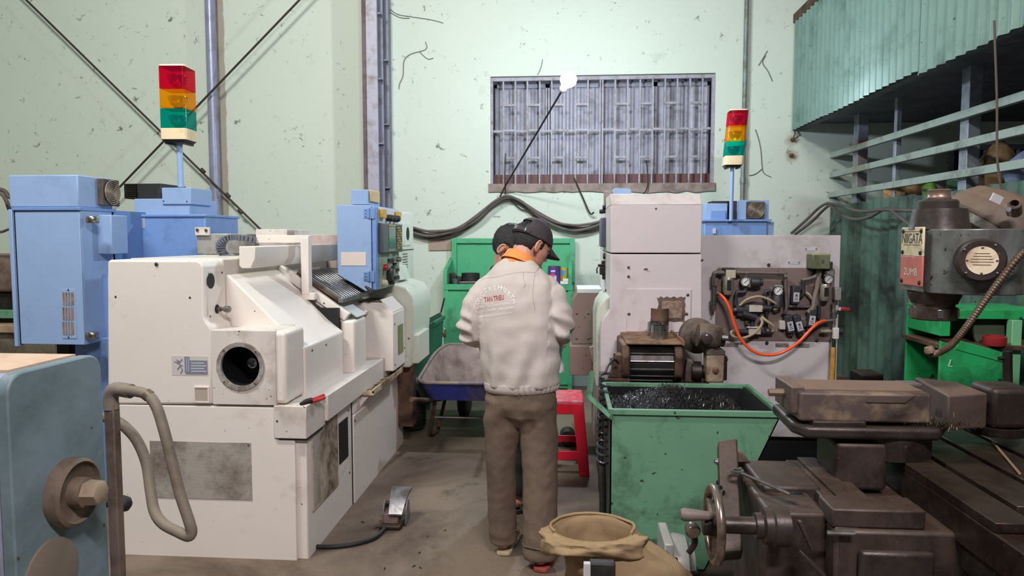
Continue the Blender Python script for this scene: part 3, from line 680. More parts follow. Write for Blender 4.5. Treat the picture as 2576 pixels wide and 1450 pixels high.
# ------------------------------------------------------------------ pliers on the corner box
zl_ = zb1 + .006
pl = thing('pliers', 'pliers with red grips lying on the lathe corner box', 'pliers', PZ(785, 1005, zl_))
RED = mat('red_plastic', (190, 44, 40), .4, 0, (120, 30, 30), .2, 6)
A = lambda px, py: PZ(px, py, zl_ + .008)
for pp in ([(783, 1007), (795, 1003), (806, 998), (814, 995)], [(783, 1010), (797, 1008), (808, 1004), (816, 1001)]):
    MB().tube(smooth_path([A(*q) for q in pp], 4), .0085, 8).build('grip', RED, pl)
MB().cyl(A(782, 1008) - V(0, 0, .008), A(782, 1008) + V(0, 0, .008), .014, n=14).build('pivot', DARKST, pl)
MB().tube([A(783, 1007), A(770, 1010), A(755, 1016)], [.012, .011, .004], 8).tube([A(783, 1010), A(768, 1014), A(756, 1018)], [.012, .01, .004], 8).build('jaw', DARKST, pl)
# ------------------------------------------------------------------ blue control cabinet on the lathe
CY0, CY1, CXR = 4.4, 5.0, -1.197
CT = thing('control_cabinet', 'blue control cabinet with screen and knobs on the cream lathe', 'control panel', (-1.3, 4.7, 1.2))
cxl = P(848, 600, CY0).x; ztop = P(890, 516, CY0).z; zbl, zbr = P(848, 692, CY0).z, P(935, 733, CY0).z
MB().prism([V(cxl, CY0, ztop), V(CXR - .02, CY0, ztop), V(CXR - .02, CY0, zbr), V(CXR - .06, CY0, zbr), V(cxl, CY0, zbl)], (0, CY1 - CY0, 0)).build('body', BLUE, CT, bevel=.004)
dz = .006
MB().box(CXR - .016, CXR + .012, CY0 + .004, CY1, zbr + dz, ztop - dz).build('door', BLUED, CT, bevel=.006)
a0, a1, b0, b1 = rect(882, 477, 925, 515, CY0 + .02)
MB().box(a0, a1, CY0 + .03, CY0 + .3, b0, b1).build('top_box', BLUE, CT, bevel=.004)
MB().box(a1, a1 + .012, CY0 + .05, CY0 + .27, b0 + .02, b1).build('top_box_lamp', mat('yellowed_plastic', (196, 172, 122), .4), CT, bevel=.004)
a0, a1, b0, b1 = rect(858, 635, 921, 669, CY0)
MB().box(a0, a1, CY0 - .003, CY0, b0, b1).build('nameplate', mat('blank_cream_plate', (214, 200, 192), .5), CT, bevel=.001)
for py in (537, 696):
    c = P(929, py, CY0)
    hg = MB().box(c.x - .035, c.x - .005, CY0 - .004, CY0 + .002, c.z - .03, c.z + .03).cyl(c + V(-.002, -.004, -.032), c + V(-.002, -.004, .032), .007, n=10).box(c.x, c.x + .035, CY0 - .003, CY0 + .006, c.z - .034, c.z + .034)
    hg.build('hinge', BLUED, CT, bevel=.002); screw(CT, [c + V(-.022, -.004, d_) for d_ in (-.018, 0, .018)], (0, -1, 0), .004, .003)
XD = CXR + .012
def on_door(u0, u1, v0, v1, d0, d1, mb=None):
    """a slab on the door: u along its width, v down its height (0..1)"""
    H_ = ztop - zbr; y0, y1 = CY0 + .05, CY1 - .01
    return (mb or MB()).box(XD + d0, XD + d1, y0 + (y1 - y0) * u0, y0 + (y1 - y0) * u1, ztop - .012 - (H_ - .02) * v1, ztop - .012 - (H_ - .02) * v0)
PAN = mat('grey_green_panel', (128, 140, 120), .5, 0, (84, 90, 74), .4, 8)
BEZ = mat('dark_grey_bezel', (78, 82, 84), .45)
on_door(.0, 1, 0, .19, 0, .004).build('button_strip', mat('pale_switch_strip', (190, 194, 196), .45), CT, bevel=.001)
bz = on_door(.0, 1, .19, .56, 0, .03).build('screen_bezel', BEZ, CT, bevel=.006)
on_door(.28, .6, .23, .49, .03, .032).build('screen', mat('green_grey_screen', (72, 92, 84), .15), bz, smooth=0)
on_door(.28, .6, .205, .22, .03, .033).build('screen_label', mat('yellow_print', (180, 160, 80), .5), bz, smooth=0)
on_door(.66, .96, .22, .53, .03, .032).build('keypad', mat('keypad_black', (52, 52, 46), .5), bz, smooth=0)
KEY = mat('keycap_ochre', (158, 140, 84), .5)
for i in range(9):
    for j in range(5):
        if (i * 3 + j) % 4 != 3: on_door(.68 + j * .055, .72 + j * .055, .23 + i * .033, .252 + i * .033, .032, .036).build('key', KEY, bz, smooth=0)
for j in range(7): on_door(.26 + j * .05, .295 + j * .05, .515, .54, .03, .034).build('soft_key', mat('soft_key_grey', (140, 138, 120), .5), bz, smooth=0)
on_door(.0, 1, .57, 1, 0, .004).build('operator_panel', PAN, CT, bevel=.001)
def knob(u, v, r, d, m, name='knob'):
    H_ = ztop - zbr; y0, y1 = CY0 + .05, CY1 - .01
    c = V(XD + .004, y0 + (y1 - y0) * u, ztop - .012 - (H_ - .02) * v)
    MB().lathe([(r, 0), (r, d * .7), (r * .8, d), (0, d)], c, (1, 0, 0), 16).build(name, m, CT)
AMB = mat('amber_button', (188, 150, 66), .3)
on_door(.02, .2, .02, .13, .004, .03).build('amber_lamp', AMB, CT, bevel=.003); on_door(.78, .96, .02, .13, .004, .03).build('amber_lamp', AMB, CT, bevel=.003)
for u in (.38, .56, .76): knob(u, .12, .022, .04, RUBBER)
knob(.22, .74, .022, .03, mat('red_stop_button', (150, 40, 36), .35), 'stop_button'); knob(.42, .84, .045, .03, RUBBER, 'hand_dial'); knob(.5, .94, .02, .03, RUBBER)
knob(.15, .93, .02, .03, mat('ivory_knob', (196, 190, 160), .4)); knob(.85, .66, .018, .035, ZINC, 'key_switch')
for i, (u, v, m_) in enumerate(((.45, .66, RUBBER), (.58, .66, RUBBER), (.7, .7, PAN), (.7, .72, RUBBER), (.86, .8, RUBBER), (.86, .9, RUBBER), (.62, .76, RUBBER), (.75, .9, RUBBER))):
    on_door(u - .05, u + .05, v - .022, v + .022, .004, .018).build('switch', m_, CT, bevel=.002)
on_door(.45, .6, .58, .605, .004, .006).build('white_tag', mat('white_tag', (220, 220, 214), .5), CT, smooth=0)
# ================================================================== blue electrical cabinet at the left
EC = thing('electrical_cabinet', 'tall light-blue electrical cabinet with chrome hinges behind the cream lathe', 'cabinet', (-2.6, 4.0, 0))
ye = 3.72
xr = P(206, 700, ye).x; xl = P(32, 700, ye).x
z1, z2, z3 = P(120, 440, ye).z, P(120, 527, ye).z, P(120, 868, ye).z
MB().box(xl + .02, xr, ye + .012, 4.02, z3, z2).build('body', BLUE, EC, bevel=.005)
MB().box(xl + .03, xr, ye, ye + .011, z3 + .002, z2 - .012).build('door', BLUE, EC, bevel=.003)
MB().box(xl, xl + .022, ye - .012, ye + .03, z3 - .01, z2 + .0).build('door_edge', BLUE, EC, bevel=.003)
MB().box(xl + .022, xl + .032, ye + .004, ye + .01, z3, z2 - .01).build('door_shadow_gap', BLACK, EC, smooth=0)
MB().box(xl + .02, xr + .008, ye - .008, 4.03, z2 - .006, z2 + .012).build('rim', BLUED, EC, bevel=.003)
MB().box(xl, xr - .004, ye + .004, 4.02, z2 + .012, z1).build('hood', BLUE, EC, bevel=.006)
# side box
q = P(281, 590, 3.87)
MB().box(xr - .02, q.x, 3.87, 4.02, P(281, 640, 3.87).z, P(281, 541, 3.87).z).build('side_box', BLUE, EC, bevel=.005)
CHR = mat('chrome_hinge', (190, 184, 172), .25, 1., (110, 96, 76), .3, 10)
for py in (553, 846):
    c = P(221, py, ye)
    MB().lathe([(.03, -.018), (.034, -.012), (.034, -.004), (.03, -.002), (.03, .002), (.034, .004), (.034, .012), (.03, .018)], c + V(.006, .03, 0), (0, 0, 1), 18).box(c.x - .02, c.x + .04, ye + .012, ye + .03, c.z - .012, c.z + .012).build('hinge', CHR, EC)
# vent with three brown meshes
a0, a1, b0, b1 = rect(155, 728, 192, 852, ye)
MB().box(a0, a1, ye - .003, ye, b0, b1).build('vent_plate', BLUE, EC, bevel=.001)
VM = mat('brown_vent_mesh', (142, 120, 104), .7, 0, (100, 80, 66), .4, 20)
for i in range(3):
    u0, u1, w0, w1 = rect(159, 736 + i * 37, 187, 769 + i * 37, ye)
    vm = MB().box(u0, u1, ye - .004, ye - .003, w0, w1).build('vent_mesh', VM, EC, smooth=0)
    for j in (1, 2, 3):
        x = u0 + (u1 - u0) * j / 4; MB().box(x - .0018, x + .0018, ye - .007, ye - .004, w0, w1).build('vent_bar', BLUE, vm, smooth=0)
screw(EC, [P(172, 730, ye - .003), P(173, 849, ye - .003)], (0, -1, 0), .005, .003)
# fan on the hood's side
def fan(parent, c, ax, up, half, frame_m):
    ax, up = Vector(ax).normalized(), Vector(up).normalized(); sd = ax.cross(up)
    fr = MB(); 
    fr.obox(Vector(c) + ax * .012, sd, ax, up, half, .018, half); fo = fr.build('fan_frame', frame_m, parent, bevel=.004)
    MB().lathe([(half * .92, 0), (half * .92, .002), (0, .002)], Vector(c) + ax * .031, ax, 32).build('fan_opening', BLACK, fo)
    GR = mat('fan_guard_wire', (150, 134, 116), .5, .4)
    for k in range(1, 7):
        r = half * .9 * k / 6; pth = [Vector(c) + ax * .038 + (sd * math.cos(a) + up * math.sin(a)) * r for a in [2 * PI * i / 36 for i in range(36)]]
        MB().tube(pth, .0032, 5, closed=True).build('guard_ring', GR, fo)
    for a in (PI / 4, 3 * PI / 4): MB().tube([Vector(c) + ax * .036 - (sd * math.cos(a) + up * math.sin(a)) * half * .9, Vector(c) + ax * .036 + (sd * math.cos(a) + up * math.sin(a)) * half * .9], .003, 5).build('guard_spoke', GR, fo)
    MB().lathe([(half * .35, 0), (half * .35, .004), (0, .004)], Vector(c) + ax * .032, ax, 20).build('fan_hub', mat('fan_hub_brown', (92, 80, 70), .6), fo)
    return fo
FANF = mat('dusty_fan_frame', (86, 76, 70), .7, 0, (60, 52, 46), .4, 10)
fan(EC, PX(268, 485, xr), (1, 0, 0), (0, 0, 1), .075, FANF)
# dark wiring beside the fan
MB().tube(smooth_path([PX(294, 466, xr + .02), PX(300, 480, xr + .03), PX(297, 500, xr + .02), PX(296, 520, xr + .02)], 5), .006, 6).build('fan_wire', RUBBER, EC)
# dark flank under the side box and plinth
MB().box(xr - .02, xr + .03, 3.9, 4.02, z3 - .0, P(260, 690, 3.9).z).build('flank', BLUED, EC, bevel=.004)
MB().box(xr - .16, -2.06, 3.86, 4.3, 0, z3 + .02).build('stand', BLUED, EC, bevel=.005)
MB().box(xl + .1, xl + .18, 3.9, 3.98, .0, z3).build('stand_leg', DARKST, EC, bevel=.004)
# second, rear half of the cabinet
y2 = 4.3
a0, a1, b0, b1 = rect(355, 542, 517, 645, y2)
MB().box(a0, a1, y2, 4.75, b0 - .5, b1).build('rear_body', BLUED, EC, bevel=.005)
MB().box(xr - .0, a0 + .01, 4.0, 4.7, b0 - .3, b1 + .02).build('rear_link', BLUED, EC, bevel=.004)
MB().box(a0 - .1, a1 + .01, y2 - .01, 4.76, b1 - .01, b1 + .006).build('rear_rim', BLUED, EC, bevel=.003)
MB().box(a0 + .004, a0 + .03, y2 - .002, y2, P(360, 575, y2).z, P(360, 543, y2).z).build('small_label', mat('faded_label', (150, 160, 176), .5), EC, smooth=0)
c0, c1, d0, d1 = rect(338, 500, 476, 541, y2 + .04)
MB().box(c0, c1, y2 + .04, 4.7, d0 - .01, d1).build('rear_box', BLUE, EC, bevel=.004)
c0, c1, d0, d1 = rect(405, 472, 478, 514, y2 + .02)
MB().box(c0, c1, y2 + .03, y2 + .3, d0, d1).build('flap', BLUE, EC, bevel=.003); screw(EC, [P(412, 506, y2 + .03), P(470, 507, y2 + .03)], (0, -1, 0), .005, .003)
c0, c1, d0, d1 = rect(312, 462, 406, 500, y2 + .1)
MB().box(c0, c1, y2 + .1, y2 + .4, d0, d1).build('dark_vent_box', RUBBER, EC, bevel=.003)
for i in range(7):
    z = d0 + (d1 - d0) * (i + .5) / 7; MB().box(c0 + .01, c0 + .09, y2 + .085, y2 + .1, z - .004, z + .004).build('louvre', DARKST, EC, smooth=0)
# ------------------------------------------------------------------ stack lights
def lens_mat(name, col, glow, gs=.0):
    m = bpy.data.materials.new(name); m.use_nodes = True; t = NT(m); b = t.n['Principled BSDF']
    b.inputs['Base Color'].default_value = (*lin(col), 1); b.inputs['Roughness'].default_value = .12
    tb = t.add('ShaderNodeBsdfTransparent'); tb.inputs[0].default_value = (*[min(1, x * 1.7 + .02) for x in lin(col)], 1)
    mx = t.add('ShaderNodeMixShader'); mx.inputs[0].default_value = .2; t.link(tb.outputs[0], mx.inputs[1]); t.link(b.outputs[0], mx.inputs[2]); t.link(mx.outputs[0], t.n['Material Output'].inputs[0])
    return m
IVORY = mat('aged_ivory_plastic', (226, 204, 166), .4, 0, (176, 150, 112), .25, 8)
def stack_light(label, px, tops, Y, half, rot, lit, pole_bot, bottom, hemi=False, tilt=0):
    """tops: pixel rows of cap, red/amber, amber/green, green/ivory and ivory bottom"""
    zz = [P(px, t_, Y).z for t_ in tops]; base = P(px, bottom, Y)
    T = thing('stack_light', label, 'signal light', base, group='stack lights on blue cabinets')
    ca, sa = math.cos(rot), math.sin(rot)
    def sq(h, z, r=.25, n=6):
        out = []
        for (sx_, sy_, a0) in ((1, 1, 0), (-1, 1, 90), (-1, -1, 180), (1, -1, 270)):
            for i in range(n):
                a = math.radians(a0 + 90 * i / (n - 1)); x = sx_ * h * (1 - r) + h * r * math.cos(a); y = sy_ * h * (1 - r) + h * r * math.sin(a)
                out.append(Vector((base.x + tilt * (z - zz[4]) + x * ca - y * sa, base.y + x * sa + y * ca, z)))
        return out
    names = ('red', 'amber', 'green')
    cols = {'red': ((196, 22, 66), (220, 20, 50)), 'amber': ((244, 158, 24), (250, 150, 20)), 'green': ((14, 158, 146), (20, 220, 170))}
    MB().ringloft([sq(half * .96, zz[0] + .006), sq(half, zz[0] - .004)]).build('cap', IVORY, T)
    for i, nm in enumerate(names):
        h0, h1 = zz[i + 1], zz[i] - .004
        LM = MATS.get('lens_' + nm) or MATS.setdefault('lens_' + nm, lens_mat('lens_' + nm, *cols[nm], .10))
        o = MB().ringloft([sq(half, h0 + .002), sq(half, h1)]).build(nm + '_lens', LM, T, smooth=30)
        ctr = Vector((base.x + tilt * ((h0 + h1) / 2 - zz[4]), base.y, (h0 + h1) / 2))
        MB().lathe([(half * .2, -half * .62), (half * .55, -half * .3), (half * .74, half * .2), (half * .74, half * .3)], ctr, (0, 0, 1), 14, cap0=True, cap1=False).build('reflector', mat('lens_reflector', (210, 210, 205), .15, .9), o)
        on = nm in lit
        MB().sphere(ctr, half * .2, 12, 8).build('bulb', mat('lit_bulb' if on else 'unlit_bulb', (250, 250, 235), .2, emit=(240, 255, 245) if on else None, estr=160 if on else 0), o)
    MB().ringloft([sq(half, zz[4]), sq(half * 1.01, zz[3])]).build('base', IVORY, T, smooth=30, bevel=.002)
    MB().ringloft([sq(half * .8, zz[4] - .014), sq(half * .97, zz[4])]).build('bracket', DARKST, T)
    for s_ in (-1, 1): MB().box(base.x + s_ * half * .62 - .008, base.x + s_ * half * .62 + .008, base.y - half * .8, base.y + half * .8, zz[4] - .026, zz[4] - .004).build('clip', DARKST, T)
    MB().cyl((base.x, base.y, base.z), (base.x, base.y, zz[4] - .01), half * .22, n=16).build('pole', BLUE, T)
    return T
s1 = stack_light('large stack light with red, amber and green lenses on the left blue cabinet', 455, (171, 229, 277, 327, 355), 4.42, .083, math.radians(3), (), 470, 471)
# ------------------------------------------------------------------ things half seen at the left edge
lb = thing('old_machine', 'brown old machine with a cream bar half hidden behind the blue cabinet', 'machine', (P(0, 800, 5).x, 5.2, 0))
a0, a1, b0, b1 = rect(-160, 642, 34, 735, 5.0)
MB().box(a0, a1, 5.0, 5.6, b0, b1).build('headstock', mat('brown_old_paint', (132, 110, 98), .6, 0, (80, 62, 52), .5, 3), lb, bevel=.02)
a0, a1, b0, b1 = rect(-160, 735, 40, 820, 5.05)
MB().box(a0, a1, 5.05, 5.5, b0, b1).build('apron', IRON, lb, bevel=.01)
a0, a1, b0, b1 = rect(-160, 780, 40, 800, 5.0)
MB().box(a0, a1, 4.98, 5.05, b0, b1).build('green_band', BING, lb, bevel=.004)
a0, a1, b0, b1 = rect(-160, 818, 130, 838, 4.9)
MB().box(a0, a1, 4.9, 5.1, b0, b1).build('cream_bar', mat('dusty_cream_bar', (170, 148, 120), .7, 0, (120, 100, 80), .4, 6), lb, bevel=.006)
a0, a1, b0, b1 = rect(-160, 838, 130, 880, 4.92)
MB().box(a0, a1, 4.94, 5.3, 0, b1).build('bed', mat('grey_brown_bed', (120, 110, 94), .6, 0, (84, 72, 60), .4, 5), lb, bevel=.006)
# ================================================================== the second lathe, right of the workers
PINK = mat('pinkish_grey_paint', (208, 196, 198), .42, 0, (160, 140, 134), .16, 2.2, .03, .03, 40)
PINKD = mat('soiled_grey_paint', (176, 164, 164), .48, 0, (104, 88, 80), .4, 2.2, .06, .04, 40)
RT = thing('cnc_lathe', 'tall grey-pink lathe with pneumatic valves and a chip conveyor, right of the workers', 'lathe', (.9, 5.0, 0))
yc = 4.3
xl_, xr_ = P(1536, 600, yc).x, P(1765, 600, yc).x
zt_, zs_ = P(1650, 516, yc).z, P(1650, 638, yc).z
MB().box(xl_, xr_, yc, 5.6, zs_ + .003, zt_).build('upper_cabinet', PINK, RT, bevel=.004)
MB().prism([V(xl_, yc, zt_ + .001), V(xr_, yc, zt_ + .001), V(xr_, yc + .07, zt_ + .07), V(xl_, yc + .07, zt_ + .07)], (0, 1.2, 0)).build('cabinet_top', mat('dusty_pink_top', (216, 206, 204), .6, 0, (184, 160, 150), .35, 4), RT, bevel=.004)
lp = [P(1765, 960, yc), P(1765, 640, yc), P(1536, 640, yc), P(1536, 780, yc), P(1528, 790, yc), P(1517, 805, yc), P(1512, 830, yc), P(1510, 960, yc)]
lp = [V(q.x, yc, q.z) for q in lp]
MB().prism(lp, (0, 1.3, 0)).build('lower_cabinet', PINK, RT, bevel=.004)
lp2 = [V(q.x, yc + .02, q.z) for q in (P(1765, 960, yc), P(1510, 960, yc))]
MB().box(xl_ - .06, xr_, yc + .02, 5.6, .08, lp2[0].z).build('machine_base', PINKD, RT, bevel=.006)
# curved greenish guard left of the cabinet
gp = [P(1536, 738, 4.6), P(1518, 745, 4.6), P(1503, 765, 4.6), P(1497, 790, 4.6), P(1497, 960, 4.6), P(1540, 960, 4.6)]
MB().prism([V(q.x, 4.42, q.z) for q in gp], (0, .6, 0)).build('curved_guard', mat('greenish_grey_paint', (190, 194, 180), .42, 0, (120, 104, 90), .3, 4), RT, bevel=.012, seg=3)
screw(RT, [P(1650, 525, yc)], (0, -1, 0), .006, .004); screw(RT, [P(1581, 673, yc), P(1581, 696, yc)], (0, -1, 0), .008, .008); screw(RT, [P(1766, 655, yc)], (0, -1, 0), .008, .008)
MB().tube([P(1620, 679, yc), P(1624, 676, yc - .01), P(1630, 678, yc - .01)], .003, 5).build('bent_pin', DARKST, RT)
a0, a1, b0, b1 = rect(1576, 727, 1737, 836, yc)
ap = MB().box(a0, a1, yc - .008, yc, b0, b1).build('access_cover', PINK, RT, bevel=.003)
screw(RT, [P(1582, 790, yc - .008), P(1727, 790, yc - .008), P(1730, 742, yc - .008)], (0, -1, 0), .009, .006)
# torn brown patch: an irregular flake of old tape
pp = []
ox, oz = P(1687, 779, yc).x, P(1687, 779, yc).z
for (u, v) in [(-35, 31), (-31, 28), (-25, 33), (-18, 29), (-10, 33), (-2, 29), (7, 33), (15, 29), (24, 33), (31, 30), (36, 33), (33, 22), (36, 12), (34, 2), (37, -10), (33, -20), (35, -32), (24, -29), (10, -31), (-4, -29), (-14, -26), (-24, -12), (-33, 2), (-30, 14)]:
    pp.append(V(ox + u * yc / 1800, yc - .010, oz + v * yc / 1800))
MB().prism(pp, (0, .002, 0)).build('torn_patch', mat('brown_glue_residue', (112, 88, 76), .7, 0, (70, 52, 44), .4, 14), RT, smooth=0)
a0, a1, b0, b1 = rect(1664, 757, 1715, 800, yc)
MB().box(a0, a1, yc - .0115, yc - .010, b0, b1).build('patch_center', mat('pale_glue_residue', (164, 140, 128), .7, 0, (120, 94, 80), .5, 20), RT, smooth=0)
# operator side: brown front boxes, seen past the cabinet
yb2 = 5.15
bp_ = [P(1438, 866, yb2), P(1438, 758, yb2), P(1452, 737, yb2), P(1512, 737, yb2), P(1512, 866, yb2)]
bp_ = [V(q.x, yb2, q.z) for q in bp_]
MB().prism(bp_, (0, .5, 0)).build('operator_box', BROWN, RT, bevel=.005)
a0, a1, b0, b1 = rect(1452, 727, 1514, 738, yb2)
MB().box(a0, a1, yb2 - .004, yb2 + .4, b0, b1).build('box_ledge', mat('pale_ledge', (200, 204, 200), .5), RT, bevel=.003)
screw(RT, [P(x_, y_, yb2) for x_, y_ in ((1451, 789), (1480, 789), (1440, 822), (1494, 822), (1450, 852), (1480, 852))], (0, -1, 0), .008, .006)
a0, a1, b0, b1 = rect(1433, 871, 1490, 945, yb2 - .1)
MB().box(a0, a1, yb2 - .1, yb2 + .4, b0, b1).build('operator_tray', BROWN, RT, bevel=.004)
MB().bar(P(1488, 872, 4.9), P(1503, 945, 4.9), .02, .03).build('tray_strut', PINKD, RT, bevel=.003)
MB().box(xl_ - .03, xr_ - .1, 5.2, 6.0, .06, 1.1).build('rear_base', PINKD, RT, bevel=.006)
# control panel seen edge-on: column plate, screen box, knobs
ep = thing('control_cabinet', 'edge-on control panel with dark screen box and knobs left of the tall white cabinet', 'control panel', (xl_ - .05, 4.9, 1.2))
x0 = P(1530, 600, 4.8).x
MB().box(x0 - .01, x0 + .012, 4.78, 5.2, P(1530, 735, 4.8).z, P(1530, 508, 4.8).z).build('panel', BLUED, ep, bevel=.004)
a0, a1, b0, b1 = rect(1513, 547, 1531, 622, 4.82)
MB().box(a0, x0 - .01, 4.82, 5.15, b0, b1).build('screen_box', mat('slate_screen_box', (86, 90, 106), .45), ep, bevel=.008)
for (px, py, r, l) in ((1508, 532, .016, .06), (1516, 522, .02, .04), (1513, 660, .012, .06), (1512, 680, .02, .06), (1504, 668, .01, .08), (1515, 697, .018, .05), (1517, 645, .02, .04)):
    c = P(px, py, 4.9); MB().lathe([(r * .8, 0), (r, .006), (r, .02), (r * .7, l), (0, l + .01)], c, (1, 0, 0), 12).build('knob', RUBBER, ep)
a0, a1, b0, b1 = rect(1510, 672, 1528, 692, 4.88)
MB().box(a0, x0 - .01, 4.88, 5.0, b0, b1).build('switch_block', RUBBER, ep, bevel=.003)
MB().tube([P(1502, 688, 4.9), P(1501, 678, 4.9), P(1504, 672, 4.9)], .006, 6).build('key', ZINC, ep)
MB().box(P(1521, 500, 4.85).x, P(1541, 500, 4.85).x, 4.85, 5.0, P(1530, 518, 4.85).z, P(1530, 480, 4.85).z).build('lamp_housing', mat('grey_brown_housing', (140, 128, 122), .5), ep, bevel=.006)
MB().prism(rounded(*rect(1541, 474, 1588, 496, 4.95), .02, 4.95), (0, .2, 0)).build('top_sign', BLUE, ep, bevel=.003)
MB().bar(P(1525, 735, 4.8), P(1540, 720, 4.8), .05, .03).build('support_arm', RUBBER, ep)
# big back sheet to the right with the valve plate
yp = 4.5
a0, a1, b0, b1 = rect(1766, 592, 2108, 1100, yp)
SH = mat('grey_white_sheet', (198, 190, 192), .42, 0, (128, 112, 106), .28, 1.6, .04, .03, 30)
MB().box(a0 - .02, a1, yp, yp + .5, b0, b1).build('rear_cover', SH, RT, bevel=.005)
MB().box(a0, a1, yp + .05, yp + .5, .02, b0).build('rear_dark_fill', BLACK, RT, smooth=0)  # void-black block painting in the shade below the raised cover
a0, a1, b0, b1 = rect(1800, 674, 2097, 858, yp)
PLT = mat('brown_valve_plate', (124, 106, 102), .5, 0, (88, 70, 64), .4, 3)
MB().prism(rounded(a0, a1, b0, b1, .02, yp - .006), (0, .006, 0)).build('valve_plate', PLT, RT, bevel=.002)
yq = yp - .006
q = lambda zx_, zy_, d=0.: P(1740 + zx_ * 420 / 1450, 560 + zy_ * 420 / 1450, yq - d)
GAUGE = mat('gauge_face', (226, 226, 222), .3); GREYP = mat('grey_pneumatic', (150, 144, 140), .45, .3); DKP = mat('dark_pneumatic', (48, 48, 54), .5); TAG = mat('silver_tag', (206, 206, 212), .35, .3)
DKL = mat('tag_print', (70, 70, 80), .5)
# name tags on the sheet
for (u, v, w_) in ((1038, 229, 44), (888, 347, 44)):
    c = q(u, v); tg = MB().box(c.x - .035, c.x + .035, yp - .002, yp, c.z - .011, c.z + .011).build('tag', TAG, RT, smooth=0); screw(tg, [c + V(-.03, .002, 0), c + V(.03, .002, 0)], (0, -1, 0), .004, .003)
for (u, v, wd) in ((788, 1068, .04), (960, 1072, .045), (320, 1065, .06)):
    c = q(u, v); MB().box(c.x - wd, c.x + wd, yp - .002, yp, c.z - .012, c.z + .012).build('tag', mat('worn_tag', (168, 160, 160), .4, .3, (120, 104, 98), .5, 20), RT, smooth=0)
screw(RT, [q(668, 368), q(653, 1046), q(1085, 1022)], (0, -1, 0), .010, .008, 'plug', RUBBER)
# air units: filter bowls
def bowl(u, v0, v1, r, name='filter_bowl'):
    a, b = q(u, v0, .05), q(u, v1, .05)
    o = MB().lathe([(r * .9, 0), (r, .01), (r, (a - b).length * .8), (r * .7, (a - b).length), (0, (a - b).length)], a, (0, 0, -1), 18).build(name, mat('bowl_steel', (170, 164, 150), .35, .6), RT)
    MB().box(a.x - .012, a.x + .012, a.y - r - .004, a.y - r + .006, b.z + .03, a.z - .02).build('sight_slot', BLACK, o, smooth=0)
bowl(317, 470, 628, .032); bowl(1158, 535, 680, .03)
def blk(u0, v0, u1, v1, d0, d1, m, name, bev=.004):
    a, b = q(u0, v0), q(u1, v1); return MB().box(a.x, b.x, yq - d1, yq - d0, b.z, a.z).build(name, m, RT, bevel=bev)
blk(276, 408, 358, 480, .0, .08, mat('ivory_regulator', (182, 172, 152), .45), 'filter_head'); blk(262, 390, 350, 412, .01, .07, DKP, 'filter_cap')
blk(1128, 420, 1210, 470, .0, .05, GREYP, 'filter_head'); blk(1218, 560, 1268, 670, .0, .06, GREYP, 'shutoff_body')
MB().lathe([(.016, 0), (.016, .02), (.01, .03), (0, .03)], q(1262, 612, .03), (1, -.3, 0), 12).build('shutoff_knob', RUBBER, RT)
blk(998, 275, 1140, 398, .0, .12, mat('olive_switch_box', (104, 108, 78), .5, 0, (78, 76, 58), .4, 8), 'pressure_switch'); blk(1002, 268, 1145, 285, -.0, .12, mat('dusty_olive_lid', (150, 146, 116), .6), 'switch_lid'); blk(1140, 340, 1194, 405, .0, .06, DKP, 'switch_plug')
blk(1070, 318, 1086, 350, .12, .122, DKL, 'switch_mark', 0)
blk(1030, 398, 1065, 450, .0, .03, DKP, 'switch_neck')
def gauge(u, v, r, d):
    c = q(u, v, d); o = MB().lathe([(r, 0), (r, .03), (r * 1.08, .03), (r * 1.08, .036), (r * .95, .036)], c + V(0, .03, 0), (0, -1, 0), 24, cap1=False).build('gauge', mat('gauge_rim', (86, 84, 84), .35, .6), RT)
    MB().lathe([(r * .95, 0), (0, 0.0005)], c + V(0, -.003, 0), (0, -1, 0), 24).build('gauge_face', GAUGE, o)
    t_ = MB().bar(c + V(-r * .3, -.005, -r * .3), c + V(r * .5, -.005, r * .45), .002, .003)
    for k in range(9):
        a = math.radians(-45 + k * 33.75); t_.box(c.x + r * .75 * math.cos(a) - .0015, c.x + r * .75 * math.cos(a) + .0015, c.y - .0055, c.y - .004, c.z + r * .75 * math.sin(a) - .003, c.z + r * .75 * math.sin(a) + .003)
    t_.build('gauge_needle', DKL, o, smooth=0)
gauge(466, 514, .027, .06); gauge(751, 594, .027, .07); gauge(1189, 493, .026, .05)
def pipe(pts, r, m, name='air_pipe', k=3):
    MB().tube(smooth_path([q(*p_) for p_ in pts], k), r, 8).build(name, m, RT)
GP = mat('dull_pipe', (106, 96, 92), .5, .3)
pipe([(190, 545, .05), (192, 470, .05), (200, 440, .05), (240, 437, .05), (280, 437, .05)], .014, GP); pipe([(358, 437, .05), (500, 437, .05), (640, 440, .05), (800, 445, .05), (815, 460, .05), (818, 600, .05), (825, 740, .05), (800, 790, .04)], .011, GP)
for u, v in ((400, 437), (475, 440), (765, 440), (810, 470)): MB().cyl(q(u - 14, v, .05), q(u + 14, v, .05), .017, n=8).build('fitting', GP, RT)
pipe([(475, 440, .05), (475, 480, .05)], .013, GP)
blk(176, 478, 212, 550, .02, .07, GP, 'pipe_block'); pipe([(195, 550, .05), (195, 620, .05), (192, 700, .05)], .010, GP); MB().cyl(q(192, 655, .05), q(190, 720, .05), .018, n=12).build('quick_coupler', STEEL, RT); MB().cyl(q(190, 720, .05), q(192, 768, .05), .017, .012, n=12).build('coupler_sleeve', GP, RT); pipe([(192, 768, .05), (184, 800, .04), (178, 815, .04)], .004, ZINC)
MB().tube([q(215, 615, .06), q(245, 622, .07)], .015, 10).build('hose_nipple', GP, RT)
